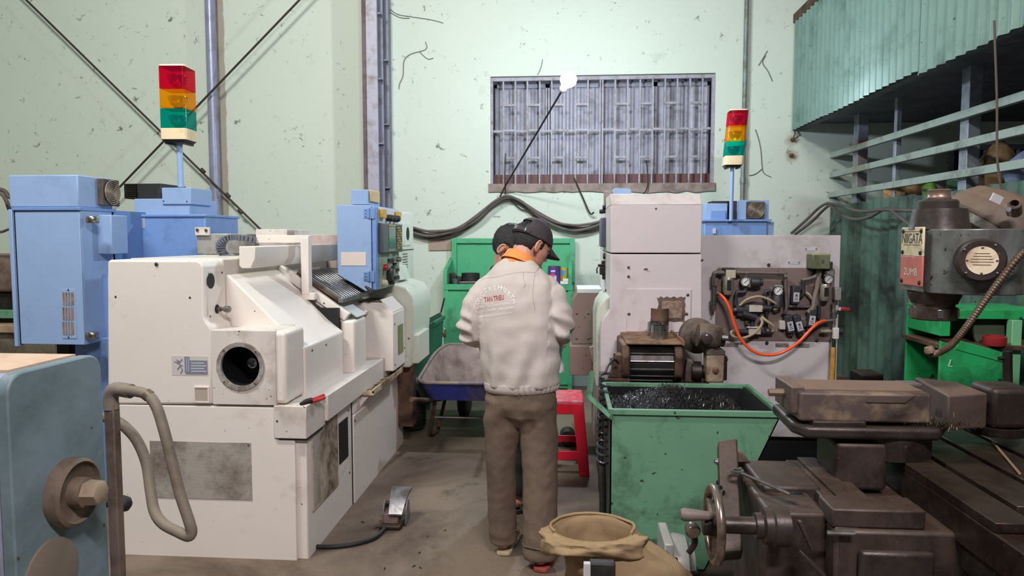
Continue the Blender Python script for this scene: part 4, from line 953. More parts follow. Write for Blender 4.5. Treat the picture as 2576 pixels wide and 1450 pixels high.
MB().lathe([(.026, 0), (.03, .01), (.03, .05), (.024, .055), (.024, .07), (0, .07)], q(512, 518, .05), (1, 0, 0), 16).build('regulator_knob', DKP, RT); blk(430, 480, 512, 560, .0, .05, GREYP, 'regulator_body')
MB().lathe([(.02, 0), (.032, .02), (.032, .08), (.02, .085), (0, .085)], q(745, 620, .05), (0, 0, -1), 16).build('regulator_knob', DKP, RT); blk(705, 540, 768, 625, .0, .06, GREYP, 'regulator_body')
pipe([(468, 560, .04), (468, 595, .04), (440, 605, .04), (395, 608, .04), (386, 640, .04), (386, 720, .04)], .012, DKP)
pipe([(690, 595, .04), (645, 600, .04), (638, 640, .04), (650, 760, .03), (650, 930, .02)], .010, DKP)
pipe([(960, 500, .04), (1020, 490, .05), (1075, 470, .05), (1100, 440, .06), (1108, 410, .06)], .013, GP); pipe([(965, 495, .04), (972, 560, .04), (968, 620, .04), (930, 650, .03)], .011, DKP)
pipe([(1112, 420, .06), (1090, 560, .05), (1065, 660, .05), (1055, 740, .05), (1010, 780, .04)], .014, mat('grey_braided_hose', (128, 116, 104), .6), 'grey_hose')
pipe([(845, 730, .03), (920, 730, .03), (1040, 735, .02)], .008, GP); pipe([(990, 605, .03), (1025, 630, .04), (1045, 670, .03)], .006, mat('pale_hose', (176, 160, 136), .6), 'thin_hose')
pipe([(1090, 735, .03), (1105, 745, .03), (1105, 830, .03)], .012, DKP)
# solenoid valves
CR = mat('cream_valve_face', (190, 182, 172), .45, 0, (120, 104, 94), .3, 20)
for (u0, v0, u1, v1) in ((365, 730, 600, 775), (375, 925, 690, 960)):
    blk(u0, v0, u1, v1, .0, .05, DKP, 'valve_body', .006)
blk(480, 712, 592, 770, .05, .062, CR, 'valve_plate_face', .002); blk(475, 915, 578, 962, .05, .062, CR, 'valve_plate_face', .002)
MB().cyl(q(440, 790, .04), q(560, 825, .04), .022, n=12).build('solenoid', DKP, RT); MB().cyl(q(600, 740, .04), q(690, 745, .04), .018, n=12).build('solenoid', DKP, RT)
blk(380, 775, 440, 810, .0, .04, DKP, 'valve_foot'); blk(455, 850, 490, 890, .0, .03, DKP, 'valve_stub'); blk(505, 850, 540, 900, .0, .03, DKP, 'valve_stub'); blk(470, 900, 590, 915, .0, .04, CR, 'valve_bar')
for (u, v) in ((585, 735), (600, 745), (648, 940), (695, 945), (730, 750), (365, 760)): MB().cyl(q(u, v, .05), q(u + 20, v, .05), .012, n=8).build('fitting', GP, RT)
HS = mat('tan_air_tube', (168, 152, 124), .55)
pipe([(420, 720, .05), (480, 670, .07), (560, 645, .08), (620, 650, .08), (690, 680, .08), (740, 715, .07), (742, 745, .06), (715, 755, .05)], .008, HS, 'air_tube', 5)
pipe([(610, 820, .05), (650, 855, .07), (700, 890, .07), (715, 925, .06), (700, 948, .05)], .008, HS, 'air_tube', 5)
pipe([(375, 940, .05), (345, 950, .06), (350, 980, .06), (400, 1003, .06), (470, 998, .07), (540, 965, .08), (590, 915, .08), (612, 870, .07), (600, 830, .06)], .008, HS, 'air_tube', 5)
for (u, v, rt) in ((896, 628, .02), (843, 880, -.22), (920, 880, -.28), (1035, 830, .12)):
    c = q(u, v, .03); d = V(math.sin(rt), 0, math.cos(rt)); sd = V(d.z, 0, -d.x)
    so = MB().obox(c, sd, (0, 1, 0), d, .022, .03, .055).build('solenoid_coil', DKP, RT, bevel=.005)
    MB().obox(c + V(0, -.031, 0) - d * .012, sd, (0, 1, 0), d, .017, .0012, .028).build('coil_label', TAG, so)
    pr_ = MB()
    for k in range(3): pr_.obox(c + V(0, -.0326, 0) - d * (.028 - k * .01), sd, (0, 1, 0), d, .012 - .003 * k, .0006, .002)
    pr_.obox(c + V(0, -.0326, 0) - d * .0, sd + d, (0, 1, 0), d - sd, .006, .0006, .006); pr_.build('coil_print', DKL, so, smooth=0)
    MB().cyl(c - d * .05, c - d * .075, .016, n=10).build('coil_nut', DKP, so)
blk(750, 848, 800, 925, .0, .04, CR, 'manifold'); blk(800, 850, 1010, 905, .0, .03, GP, 'manifold_bar')
# right-edge stop valve and yellow hose
blk(1203, 905, 1248, 1003, .02, .06, mat('white_valve_block', (214, 208, 204), .45), 'valve_block'); MB().cyl(q(1248, 945, .04), q(1275, 945, .04), .018, n=12).cyl(q(1275, 945, .04), q(1305, 945, .04), .022, n=12).build('valve_wheel', DKP, RT)
MB().tube([q(1120, 945, .05), q(1165, 945, .05), q(1203, 945, .04)], [.008, .013, .01], 10).build('valve_stem', HS, RT)
pipe([(1232, 700, .03), (1235, 800, .03), (1232, 905, .04)], .012, GP); MB().cyl(q(1232, 780, .03), q(1235, 830, .03), .018, n=10).build('fitting', ZINC, RT)
MB().cyl(q(1228, 1003, .04), q(1230, 1090, .04), .014, n=12).build('hose_coupling', STEEL, RT)
MB().bar(q(1272, 750, .04), q(1300, 750, .04), .012, .02).build('lever_hub', TAG, RT); MB().bar(q(1295, 750, .045), q(1378, 758, .05), .012, .024).build('lever', mat('dark_red_lever', (140, 40, 44), .45), RT, bevel=.006)
MB().tube(smooth_path([q(1230, 1085, .04), q(1228, 1200, .05), q(1220, 1380, .05), q(1216, 1500, .06)], 4), .016, 10).build('yellow_hose', mat('ochre_hose', (186, 142, 60), .5, 0, (120, 90, 50), .3, 8), RT)
oh = thing('air_hose', 'bright orange air hose hanging in a loop across the valve plate', 'hose', q(650, 1150, .1))
MB().tube(smooth_path([q(238, 618, .07), q(290, 670, .09), q(335, 760, .1), q(370, 880, .1), q(420, 1000, .1), q(500, 1095, .1), q(600, 1145, .1), q(720, 1148, .1), q(830, 1108, .1), q(940, 1030, .1), q(1030, 935, .1), q(1090, 880, .09), q(1130, 860, .07), q(1170, 855, .05)], 6), .0095, 10).build('hose', mat('orange_pu_hose', (250, 92, 42), .35, coat=.3), oh)
MB().cyl(q(1165, 855, .05), q(1225, 853, .05), .014, n=10).build('hose_fitting', ZINC, oh); MB().cyl(q(225, 612, .065), q(242, 621, .072), .014, n=10).build('hose_fitting', ZINC, oh)
# ------------------------------------------------------------------ blue cabinet and stack light behind it
E2 = thing('electrical_cabinet', 'low blue electrical cabinet with round fan guard, showing above the valve sheet', 'cabinet', (P(1850, 560, 6.1).x, 6.3, 0))
y6 = 6.1
a0, a1, b0, b1 = rect(1772, 556, 1930, 590, y6)
MB().box(a0, a1, y6, 6.6, 0, b1).build('body', BLUED, E2, bevel=.006)
MB().box(a0 - .02, a1 + .03, y6 - .02, 6.62, b1 - .006, b1 + .012).build('rim', BLUED, E2, bevel=.003)
MB().box(a1 + .005, a1 + .06, y6 + .02, 6.5, .1, b1 - .01).build('side_strip', BLUE, E2, bevel=.004)
c0, c1, d0, d1 = rect(1860, 504, 1934, 554, y6 + .03)
MB().box(c0, c1, y6 + .03, 6.5, d0, d1).build('fan_box', BLUE, E2, bevel=.004)
fan(E2, P(1899, 530, y6 + .03), (0, -1, 0), (0, 0, 1), .072, FANF)
c0, c1, d0, d1 = rect(1774, 512, 1830, 554, y6 + .05)
MB().box(c0, c1, y6 + .05, 6.45, d0, d1).build('rear_box', BLUE, E2, bevel=.004)
c0, c1, d0, d1 = rect(1789, 530, 1826, 554, y6 + .02)
MB().box(c0, c1, y6 + .02, y6 + .05, d0, d1).build('flap', BLUED, E2, bevel=.003)
c0, c1, d0, d1 = rect(1790, 506, 1858, 552, y6 + .12)
MB().box(c0, c1, y6 + .12, 6.4, d0, d1).build('dark_vent_box', RUBBER, E2, bevel=.003)
MB().box(P(1793, 580, y6).x, P(1800, 580, y6).x, y6 - .012, y6, P(1796, 588, y6).z, P(1796, 575, y6).z).build('latch', TAG, E2)
s2 = stack_light('smaller stack light with its green lens lit, on the right blue cabinet', 1839, (280, 318, 357, 394, 417), 6.05, .073, math.radians(-2), ('green',), 555, 556, tilt=.08)
# ------------------------------------------------------------------ chip conveyor and its gear motor
CV = thing('chip_conveyor', 'rusty chip conveyor head with slatted belt above the green chip bin', 'conveyor', (P(1640, 960, 3.95).x, 3.95, .3))
yv = 3.86
u0, u1 = P(1585, 900, yv).x, P(1697, 900, yv).x
zt2 = P(1640, 868, yv).z
TOPP = mat('dusty_rust_plate', (150, 118, 92), .75, .1, (96, 70, 54), .45, 7)
# top plate with a turned-down side
MB().prism([V(u0 - .02, yv, zt2), V(u1 + .04, yv, zt2), V(u1 + .04, 4.29, zt2), V(u0 - .02, 4.29, zt2)], (0, 0, .012)).build('top_plate', TOPP, CV, bevel=.003)
MB().bar(V(u1 + .045, yv, zt2 + .012), V(u1 + .045, 4.29, zt2 + .012), .012, .028).build('plate_flange', TOPP, CV)
for s_, xx in ((-1, u0), (1, u1)):
    xs0, xs1 = (xx - .045, xx) if s_ < 0 else (xx, xx + .045)
    pf = [V(0, yv + .03, zt2), V(0, 4.25, zt2), V(0, 4.25, zt2 - .22), V(0, yv + .06, zt2 - .22), V(0, yv - .02, zt2 - .17), V(0, yv - .03, zt2 - .06)]
    MB().prism([V(xs0, p_.y, p_.z) for p_ in pf], (xs1 - xs0, 0, 0)).build('side_wall', RUST, CV, bevel=.012)
# belt: hinged slats round the front drum
cz = zt2 - .115; rad = .095; cyv = yv + .1
SL = mat('slat_dark', (52, 48, 48), .4, .6, (34, 26, 22), .4, 6)
MB().cyl((u0, cyv, cz), (u1, cyv, cz), rad - .012, n=24).build('drum', BLACK, CV)
for i in range(11):
    a = math.radians(60 + i * 24); c = V((u0 + u1) / 2, cyv + rad * math.cos(a), cz + rad * math.sin(a)); nv = V(0, math.cos(a), math.sin(a)); tv = V(0, -math.sin(a), math.cos(a))
    s_ = MB().obox(c, (1, 0, 0), nv, tv, (u1 - u0) / 2 - .002, .006, .0165).build('slat', SL, CV, bevel=.002)
    MB().obox(c + tv * .018, (1, 0, 0), nv, tv, (u1 - u0) / 2 - .002, .010, .0035).build('slat_lip', ZINC, s_, bevel=.001)
MB().box(u0, u1, cyv, 4.25, cz - .11, cz - .1).build('bottom_sheet', RUST, CV)
# left bearing block with bolts
c = P(1552, 925, yv)
MB().prism([V(c.x - .05, yv, c.z - .06), V(c.x + .055, yv, c.z - .06), V(c.x + .05, yv, c.z - .03), V(c.x + .03, yv, c.z + .07), V(c.x - .01, yv, c.z + .07), V(c.x - .03, yv, c.z - .03)], (0, .08, 0)).build('bearing_block', RUST, CV, bevel=.008)
for (px, py) in ((1538, 905), (1545, 903), (1547, 893), (1563, 902)): MB().cyl(P(px, py + 14, yv + .03), P(px, py - 4, yv + .03), .009, n=8).build('bolt', ZINC, CV)
MB().box(c.x - .08, c.x + .07, yv - .01, yv + .1, c.z - .09, c.z - .06).build('bearing_foot', RUST, CV, bevel=.004)
# gear motor on the right
GM = mat('grimy_grey_casting', (112, 98, 90), .55, .2, (66, 52, 44), .5, 6, .1, .1, 40, dust=(140, 118, 100), damt=.6)
c = P(1757, 846, 4.05)
MB().lathe([(.095, 0), (.1, .01), (.1, .05), (.085, .06), (.06, .08), (.06, .14), (.045, .15), (0, .15)], c + V(-.01, .05, 0), (.15, -1, .0), 32).build('motor_flange', GM, CV)
c2 = P(1788, 846, 3.86)
MB().lathe([(.062, -.07), (.066, -.03), (.066, .03), (.05, .05), (.05, .07), (0, .07)], c2, (1, 0, -.1), 20).build('motor_elbow', GM, CV)
MB().box(c2.x - .05, c2.x + .06, 3.84, 3.93, c2.z + .02, c2.z + .05).build('elbow_rib', GM, CV, bevel=.008)
MB().lathe([(.028, 0), (.028, .05), (.02, .055), (0, .055)], P(1775, 850, 3.8), (0, -1, 0), 18).build('shaft_cap', mat('grimy_glass_cap', (78, 66, 64), .15, .3), CV)
MB().lathe([(.016, 0), (.016, .03), (0, .03)], P(1818, 850, 3.8), (1, -.4, 0), 8).build('plug', ZINC, CV)
MB().cyl(P(1790, 866, 3.88), P(1790, 885, 3.88), .045, n=20).build('gearbox_neck', GM, CV)
a0, a1, b0, b1 = rect(1778, 884, 1822, 964, 3.84)
gb = MB().box(a0, a1, 3.84, 3.95, b0, b1).build('gearbox', mat('worn_cream_casting', (160, 140, 118), .6, .1, (96, 76, 62), .45, 9), CV, bevel=.008)
MB().box(a0 - .004, a1 + .004, 3.835, 3.96, b1 - .02, b1 + .004).build('gearbox_lid', GM, gb, bevel=.004)
MB().lathe([(.017, 0), (.017, .012), (.01, .016), (0, .016)], P(1800, 932, 3.84), (0, -1, 0), 8).build('filler_plug', mat('red_brown_plug', (104, 66, 56), .6), gb)
MB().box(a1, a1 + .02, 3.86, 3.94, b0 + .01, b1 - .03).build('gearbox_flange', DARKST, gb, bevel=.004)
screw(gb, [V(a1 + .02, 3.88, b1 - .05), V(a1 + .02, 3.92, b1 - .05)], (1, 0, 0), .008, .008)
MB().lathe([(.05, -.03), (.055, -.01), (.055, .02), (.035, .03), (.035, .07)], P(1752, 935, 3.92), (1, 0, 0), 20).build('coupling', DARKST, CV)
MB().prism([P(1720, 965, 3.9), P(1772, 965, 3.9), P(1762, 950, 3.9), P(1742, 905, 3.9), P(1728, 905, 3.9)], (0, .06, 0)).build('pedestal', GM, CV, bevel=.008)
MB().box(u1 + .02, a0 + .02, 3.86, 4.1, P(1760, 972, 3.88).z, P(1760, 962, 3.88).z).build('motor_base', DARKST, CV, bevel=.004)
MB().box(u0 - .04, u1 + .04, 4.0, 4.29, .30, zt2 - .2).build('conveyor_trough', RUST, CV, bevel=.006)
MB().box(u0 + .02, u1 - .02, 4.1, 4.25, 0, .3).build('trough_foot', DARKST, CV, bevel=.006)
# ------------------------------------------------------------------ turned rings on the conveyor
zr = zt2 + .0125
def ring(label, px, py_bot, rpx, hpx, m, lip=False):
    c = PZ(px, py_bot, zr); s_ = c.y / 1800; r, h = rpx * s_, hpx * s_; c = c + V(0, r, 0); c.z = zr
    pr = [(r * .82, 0), (r, 0), (r, h * .42), (r * 1.03, h * .44), (r * 1.03, h * .56), (r, h * .58), (r, h), (r * .82, h), (r * .82, 0)]
    MB().lathe(pr, c, (0, 0, 1), 40, cap0=False, cap1=False).build('machined_ring', m, label=label, cat='ring', group='rings on the conveyor')
ring('bright turned steel ring, front one on the conveyor plate', 1662, 855, 21, 33, STEEL)
ring('bright turned steel ring half hidden behind the front bright ring', 1650, 846, 19, 33, STEEL)
ring('tall rusty steel ring standing furthest back on the conveyor plate', 1662, 839, 22.5, 61, RUST)
# ------------------------------------------------------------------ chip bin
CB = thing('chip_bin', 'green sheet-metal chip bin with sloping side, full of dark swarf', 'bin', (P(1700, 1300, 3.15).x, 3.4, 0))
yb3, yb4 = 3.08, 3.66
zr_ = P(1750, 1040, yb3).z
xa, xb2 = P(1536, 1040, yb3).x, P(1966, 1040, yb3).x
xbot = P(1842, 1300, yb3).x; zmid = P(1842, 1300, yb3).z
xb_bot = xbot + (xbot - xb2) * (zmid - .04) / (zr_ - zmid)
th = .006
def slab(p4, nrm, name, m=BING): MB().prism(p4, Vector(nrm) * th).build(name, m, CB, smooth=0)
zf = .05
slab([V(xa, yb3, zf), V(xb_bot, yb3, zf), V(xb2, yb3, zr_), V(xa, yb3, zr_)], (0, 1, 0), 'front_wall'); slab([V(xa, yb4, zf), V(xb_bot, yb4, zf), V(xb2, yb4, zr_), V(xa, yb4, zr_)], (0, -1, 0), 'back_wall')
slab([V(xa, yb3, zf), V(xa, yb4, zf), V(xa, yb4, zr_), V(xa, yb3, zr_)], (1, 0, 0), 'left_wall', mat('shaded_bin_green', (62, 90, 72), .55, 0, (36, 40, 36), .5, 4)); slab([V(xb_bot, yb3, zf), V(xb_bot, yb4, zf), V(xb2, yb4, zr_), V(xb2, yb3, zr_)], (-1, 0, 0), 'sloping_wall'); slab([V(xa, yb3, zf), V(xb_bot, yb3, zf), V(xb_bot, yb4, zf), V(xa, yb4, zf)], (0, 0, 1), 'bottom')  # left wall: bin green darkened to paint in its shaded side
LINE = mat('black_inner_lining', (20, 20, 22), .5, .2)  # near-black sheets along the inner walls below the rim
MB().box(xa + th, xb2 - .03, yb4 - th - .003, yb4 - th, zr_ - .2, zr_ - .004).build('dark_lining', LINE, CB, smooth=0); MB().box(xa + th, xa + th + .003, yb3 + .02, yb4 - .01, zr_ - .2, zr_ - .01).build('dark_lining', LINE, CB, smooth=0)
MB().obox(V(xb2 - .06, (yb3 + yb4) / 2, zr_ - .09), V(xb2 - xb_bot, 0, zr_ - zf), (0, 1, 0), V(zr_ - zf, 0, -(xb2 - xb_bot)), .1, .28, .002).build('dark_lining', LINE, CB, smooth=0)
MB().bar(V(xa - .005, yb3, zr_ + .001), V(xb2 + .006, yb3, zr_ + .001), .022, .024).build('rim', BING, CB, bevel=.002); MB().bar(V(xa - .005, yb4, zr_ + .001), V(xb2 + .006, yb4, zr_ + .001), .02, .02).build('rim', BING, CB, bevel=.002)
MB().bar(V(xb2, yb3, zr_ + .001), V(xb2, yb4, zr_ + .001), .02, .02).build('rim', BING, CB, bevel=.002); MB().bar(V(xa, yb3, zr_ + .001), V(xa, yb4, zr_ + .001), .02, .02).build('rim', BING, CB, bevel=.002)
hp = [P(1489, 938, 3.45), P(1482, 998, 3.25), P(1538, 1050, 3.07)]
MB().tube([hp[0], hp[1], hp[2]], .014, 4).build('tow_handle', BING, CB, smooth=0)
for fx in (xa + .06, xb_bot - .06):
    for fy in (yb3 + .08, yb4 - .08): MB().cyl((fx - .012, fy, .028), (fx + .012, fy, .028), .028, n=16).build('castor', RUBBER, CB)
# swarf: a mound with thousands of curled chips
sw = MB(); N = 26; M_ = 16
def hgt(u, v):
    x, y = u * 3.2, v * 2.4
    return zr_ - .05 + .085 * math.exp(-((u - .46) ** 2 / .03 + (v - .62) ** 2 / .12)) + .05 * math.exp(-((u - .80) ** 2 / .012 + (v - .3) ** 2 / .2)) + .045 * math.exp(-((u - .2) ** 2 / .03 + (v - .5) ** 2 / .1)) - .10 * max(0, u - .86) / .14 + .02 * noise.noise(V(x * 2, y * 2, 1))
grid = [[V(xa + .02 + (xb2 - xa - .05) * i / N, yb3 + .02 + (yb4 - yb3 - .04) * j / M_, hgt(i / N, j / M_) - .012) for i in range(N + 1)] for j in range(M_ + 1)]
sw.ringloft(grid, False, False, False)
sf = MB()
for i in range(5200):
    u, v = random.random(), random.random(); c = V(xa + .03 + (xb2 - xa - .08) * u, yb3 + .02 + (yb4 - yb3 - .04) * v, hgt(u, v) - .006 + random.random() ** 2 * .022)
    d = V(random.gauss(0, 1), random.gauss(0, 1), random.gauss(0, .6)).normalized(); e = perp(d)[0]; l = random.uniform(.006, .02); wd = e * random.uniform(.0006, .0014); b_ = perp(d)[1] * l * .35
    sf._add([c - d * l - wd, c - d * l + wd, c + b_ + wd, c + b_ - wd, c + d * l + wd, c + d * l - wd], [(0, 1, 2, 3), (3, 2, 4, 5)])
swo = thing('swarf', 'dark curly metal swarf heaped in the green chip bin', 'swarf', V((xa + xb2) / 2, (yb3 + yb4) / 2, zr_ - .2), kind='stuff')
sw.build('swarf_heap', mat('swarf_dark', (24, 24, 27), .6, .3, (12, 12, 13), .5, 30, .2, .6, 90), swo, kind='stuff')
sf.build('swarf_curls', mat('swarf_glint', (104, 102, 104), .3, .9, (40, 38, 38), .5, 30), swo, smooth=0, kind='stuff', recalc=False)
# coiled hose beside the bin
ch = thing('coiled_hose', 'dark coiled spring hose hanging between the bin and the red stool', 'hose', P(1514, 1160, 3.2))
t0, t1_ = P(1522, 940, 3.5), P(1515, 1165, 3.2); NN = 13 * 14; pth = []
for i in range(NN + 1):
    t = i / NN; a = 2 * PI * 13 * t; c = t0.lerp(t1_, t); pth.append(c + V(.024 * math.cos(a), .03 * math.sin(a), 0))
MB().tube(pth, .0055, 6).build('coil', mat('blue_black_tube', (52, 66, 74), .3, 0, (36, 38, 42), .3, 6), ch)
MB().tube(smooth_path([t0, P(1530, 920, 3.66), P(1544, 905, 3.75), P(1556, 915, 3.82)], 5), .006, 6).build('upper_tail', RUBBER, ch); MB().tube(smooth_path([t1_, P(1514, 1190, 3.2), P(1516, 1230, 3.2), V(P(1518, 1305, 3.2).x, 3.2, 0.01)], 5), .016, 8).build('lower_tail', RUBBER, ch)
# dark upright added to stand in for the shade under the right lathe
dg_ = MB().box(P(1513, 1000, 3.9).x, P(1535, 1000, 3.9).x, 3.78, 4.2, .02, P(1520, 960, 3.9).z).build('shade_post', IRON, RT, bevel=.004)
# ================================================================== green workbench cabinet against the wall
GC = thing('tool_cabinet', 'bright green tool cabinet with a raised back board behind the workers', 'cabinet', (-.55, 6.95, 0))
yg = 6.75
gx0, gx1 = P(1116, 800, yg).x, P(1441, 800, yg).x
zsf = P(1280, 716, yg).z
MB().box(gx0 + .02, gx1 - .02, yg + .02, 7.17, .06, zsf - .03).build('body', GREEN, GC, bevel=.004)
mid = (gx0 + gx1) / 2
for (a, b) in ((gx0 + .035, mid - .004), (mid + .004, gx1 - .035)):
    d = MB().box(a, b, yg + .004, yg + .02, .1, zsf - .075).build('door', GREEN, GC, bevel=.004)
    MB().box(b - .1 if a < mid - .1 else a + .06, b - .085 if a < mid - .1 else a + .075, yg - .012, yg + .004, .5, .62).build('handle', ZINC, d, bevel=.003)
MB().box(gx0 - .0, gx1, yg, 7.17, zsf - .03, zsf).build('shelf', mat('grimy_green_shelf', (84, 108, 84), .6, 0, (78, 62, 50), .5, 6), GC, bevel=.003)
MB().box(gx0, gx1, yg - .004, yg + .03, zsf - .055, zsf - .0).build('shelf_edge', GREEN, GC, bevel=.003)
for x in (gx0, gx1 - .045):
    MB().box(x, x + .045, yg, yg + .05, 0, zsf).build('post', GREEN, GC, bevel=.003)
    zc = P(1118, 682, yg).z
    MB().prism([V(x, yg, zsf), V(x, 7.14, zsf), V(x, 7.14, zc + .12), V(x, yg, zc)], (.035, 0, 0)).build('cheek', GREEN, GC, bevel=.003)
yk = 7.12; bx0, bx1, bz1 = P(1137, 650, yk).x, P(1446, 650, yk).x, P(1290, 600, yk).z
MB().box(bx0, bx1, yk, yk + .03, zsf, bz1).build('back_board', GREEN, GC, bevel=.003)
for a in ((bx0, bx0 + .05, zsf, bz1), (bx1 - .05, bx1, zsf, bz1)): MB().box(a[0], a[1], yk - .025, yk, a[2], a[3]).build('board_frame', GREEN, GC, bevel=.003)
MB().box(bx0 + .0502, bx1 - .0502, yk - .0245, yk, bz1 - .05, bz1 - .0005).build('board_frame', GREEN, GC, bevel=.003)
# padlock
pk = P(1117, 836, yg - .010)
pd = thing('padlock', 'brass padlock on the left edge of the green tool cabinet', 'padlock', pk)
MB().box(pk.x - .02, pk.x + .02, pk.y - .012, pk.y + .012, pk.z - .045, pk.z - .005).build('body', mat('old_brass', (150, 112, 80), .4, .7), pd, bevel=.004)
MB().tube(smooth_path([pk + V(-.013, 0, -.005), pk + V(-.013, 0, .02), pk + V(0, 0, .033), pk + V(.013, 0, .02), pk + V(.013, 0, -.005)], 5), .004, 8).build('shackle', STEEL, pd)
# things on the shelf
zS = zsf + .001
def can(px, py_bot, rpx, hpx, label, cat, mats, name, Y=6.9):
    s_ = Y / 1800; c = V(P(px, py_bot, Y).x, Y, zS); r, h = rpx * s_, hpx * s_
    t = thing(name, label, cat, c); return t, c, r, h
t, c, r, h = can(1394, 712, 16, 42, 'purple tin can with a pale label standing on the green cabinet shelf', 'can', None, 'tin_can')
MB().lathe([(r, 0), (r, h)], c, (0, 0, 1), 28).build('body', mat('purple_tin', (92, 64, 146), .35, .2), t)
MB().lathe([(r * 1.02, h - .004), (r * 1.02, h + .008), (r * .94, h + .008), (r * .94, h), (0, h)], c, (0, 0, 1), 28, cap0=False).build('lid_rim', STEEL, t)
lb_ = MB()
for (a0_, a1_, z0_, z1_, mi) in ((-2.4, -1.2, .06, .5, 0), (-2.2, -1.5, .42, .62, 1), (-2.1, -1.4, .70, .82, 0)):
    n = 8; rr = r + .0015; top = [c + V(rr * math.cos(a0_ + (a1_ - a0_) * i / n), rr * math.sin(a0_ + (a1_ - a0_) * i / n), h * z1_) for i in range(n + 1)]
    bot = [V(v.x, v.y, c.z + h * z0_) for v in top]; lb_.ringloft([bot, top], False, False, False, m=mi)
lb_.build('label_print', [mat('lilac_label', (200, 186, 214), .5), mat('red_label', (190, 70, 84), .5)], t)
t, c, r, h = can(1417, 712, 12, 38, 'yellow paint tin with a blue patch on the green cabinet shelf', 'can', None, 'paint_tin', 6.99)
MB().lathe([(r, 0), (r, h), (0, h)], c, (0, 0, 1), 24).build('body', mat('yellow_tin', (206, 178, 54), .4, .1, (150, 120, 50), .3, 8), t)
lb_ = MB(); n = 6; rr = r + .0015; top = [c + V(rr * math.cos(-2.0 + .9 * i / n), rr * math.sin(-2.0 + .9 * i / n), h * .85) for i in range(n + 1)]
lb_.ringloft([[V(v.x, v.y, c.z + h * .5) for v in top], top], False, False, False); lb_.build('blue_patch', mat('sky_blue_print', (92, 154, 204), .5), t)
for i, (px, dy, lab) in enumerate(((1424, 0, 'lower white carton in front of the yellow tin'), (1428, 0.026, 'small white carton lying on the lower one by the yellow tin'))):
    x = P(px, 705, 6.85).x; MB().box(x - .055 + .01 * i, x + .02, 6.80, 6.88, zS + dy, zS + dy + .025).build('carton', mat('white_carton', (220, 218, 214), .6), bevel=.002, label=lab, cat='carton', group='small cartons on the shelf')
def lump(name, px, Y, size, m, label, cat='metal part', seed=1):
    x = P(px, 700, Y).x; mb = MB(); mb.sphere(V(x, Y, zS + size[2] * .48), 1, 14, 9, sc=(size[0] / 2, size[1] / 2, size[2] / 2))
    mb.v = [v + (v - V(x, Y, zS + size[2] * .45)) * (.3 * noise.noise(v * 22 + V(seed, 0, 0))) for v in mb.v]
    mb.v = [V(v.x, v.y, max(v.z, zS)) for v in mb.v]; return mb.build(name, m, label=label, cat=cat, group='parts on the tool cabinet shelf')
x = P(1133, 700, 6.9).x; MB().prism([V(x - .05, 6.88, zS), V(x + .05, 6.88, zS), V(x + .06, 6.88, zS + .06), V(x + .02, 6.88, zS + .10), V(x - .05, 6.88, zS + .09)], (0, .14, 0)).build('tool_block', IRON, bevel=.008, label='dark angular iron tool block at the left end of the green shelf', cat='metal part', group='parts on the tool cabinet shelf')
lump('casting', 1157, 6.98, (.06, .08, .06), IRON, 'round dark casting between the block and the ring on the green shelf', seed=3)
c = V(P(1184, 700, 6.97).x, 6.97, zS); MB().lathe([(.07, 0), (.09, .02), (.09, .095), (.075, .095), (.07, .04), (0, .04)], c, (0, 0, 1), 24).build('chuck_cup', RUBBER, label='black open cup on the green shelf left of the workers', cat='cup', group='parts on the tool cabinet shelf')
c = V(P(1147, 700, 6.83).x, 6.81, zS); MB().lathe([(.03, 0), (.036, 0), (.036, .05), (.03, .05), (.03, 0)], c, (0, 0, 1), 24, cap0=False, cap1=False).build('machined_ring', STEEL, label='small bright steel ring at the front of the green shelf', cat='ring')
c0 = P(1176, 705, 6.82); sp_ = thing('spanner', 'steel spanner lying on the green shelf beside the workers', 'spanner', V(c0.x, 6.82, zS))
MB().bar(V(c0.x - .08, 6.82, zS + .012), V(c0.x + .09, 6.84, zS + .012), .014, .02).build('shank', ZINC, sp_, bevel=.003); MB().lathe([(.012, 0), (.022, 0), (.022, .016), (.012, .016), (.012, 0)], V(c0.x - .09, 6.82, zS + .002), (0, 0, 1), 18, cap0=False, cap1=False).build('ring_end', ZINC, sp_)
# ------------------------------------------------------------------ green dustbin with paper, leaning rod
DB = thing('dustbin', 'dark green open dustbin holding white paper behind the cream lathe', 'bin', (P(1068, 900, 6.2).x, 6.3, 0))
DG = mat('dark_green_plastic', (54, 116, 92), .45, 0, (40, 72, 60), .3, 4)
xa1, xb1, zz0, zz1 = rect(1020, 815, 1092, 990, 6.05)
tp = [V(xa1, 6.05, zz1), V(xb1, 6.05, zz1), V(xb1, 6.55, zz1), V(xa1, 6.55, zz1)]; bt = [V(xa1 + .05, 6.1, .0), V(xb1 - .05, 6.1, .0), V(xb1 - .05, 6.5, .0), V(xa1 + .05, 6.5, .0)]
ins = [v + V(.012 if v.x == xa1 else -.012, .012 if v.y == 6.05 else -.012, 0) for v in tp]; inb = [v + V(0, 0, .3) for v in bt]
MB().ringloft([bt, tp, ins, inb], True, True).build('body', DG, DB, smooth=0)
MB().bar(V(xb1 + .07, 6.03, zz1 + .09), V(xa1 + .1, 6.03, zz1 - .03), .03, .035).build('rim_lid', DG, DB, bevel=.004); MB().bar(V(xb1, 6.05, zz1), V(xb1, 6.55, zz1), .03, .03).build('rim', DG, DB)
pc = P(1056, 812, 6.2); pm = MB(); pm._add([pc + V(-.06, 0, -.05), pc + V(.06, .02, -.03), pc + V(.03, .03, .02), pc + V(-.02, .0, .05), pc + V(-.05, .03, .01), pc + V(.0, -.03, -.02)], [(0, 5, 4), (5, 3, 4), (5, 2, 3), (5, 1, 2), (0, 1, 5)])
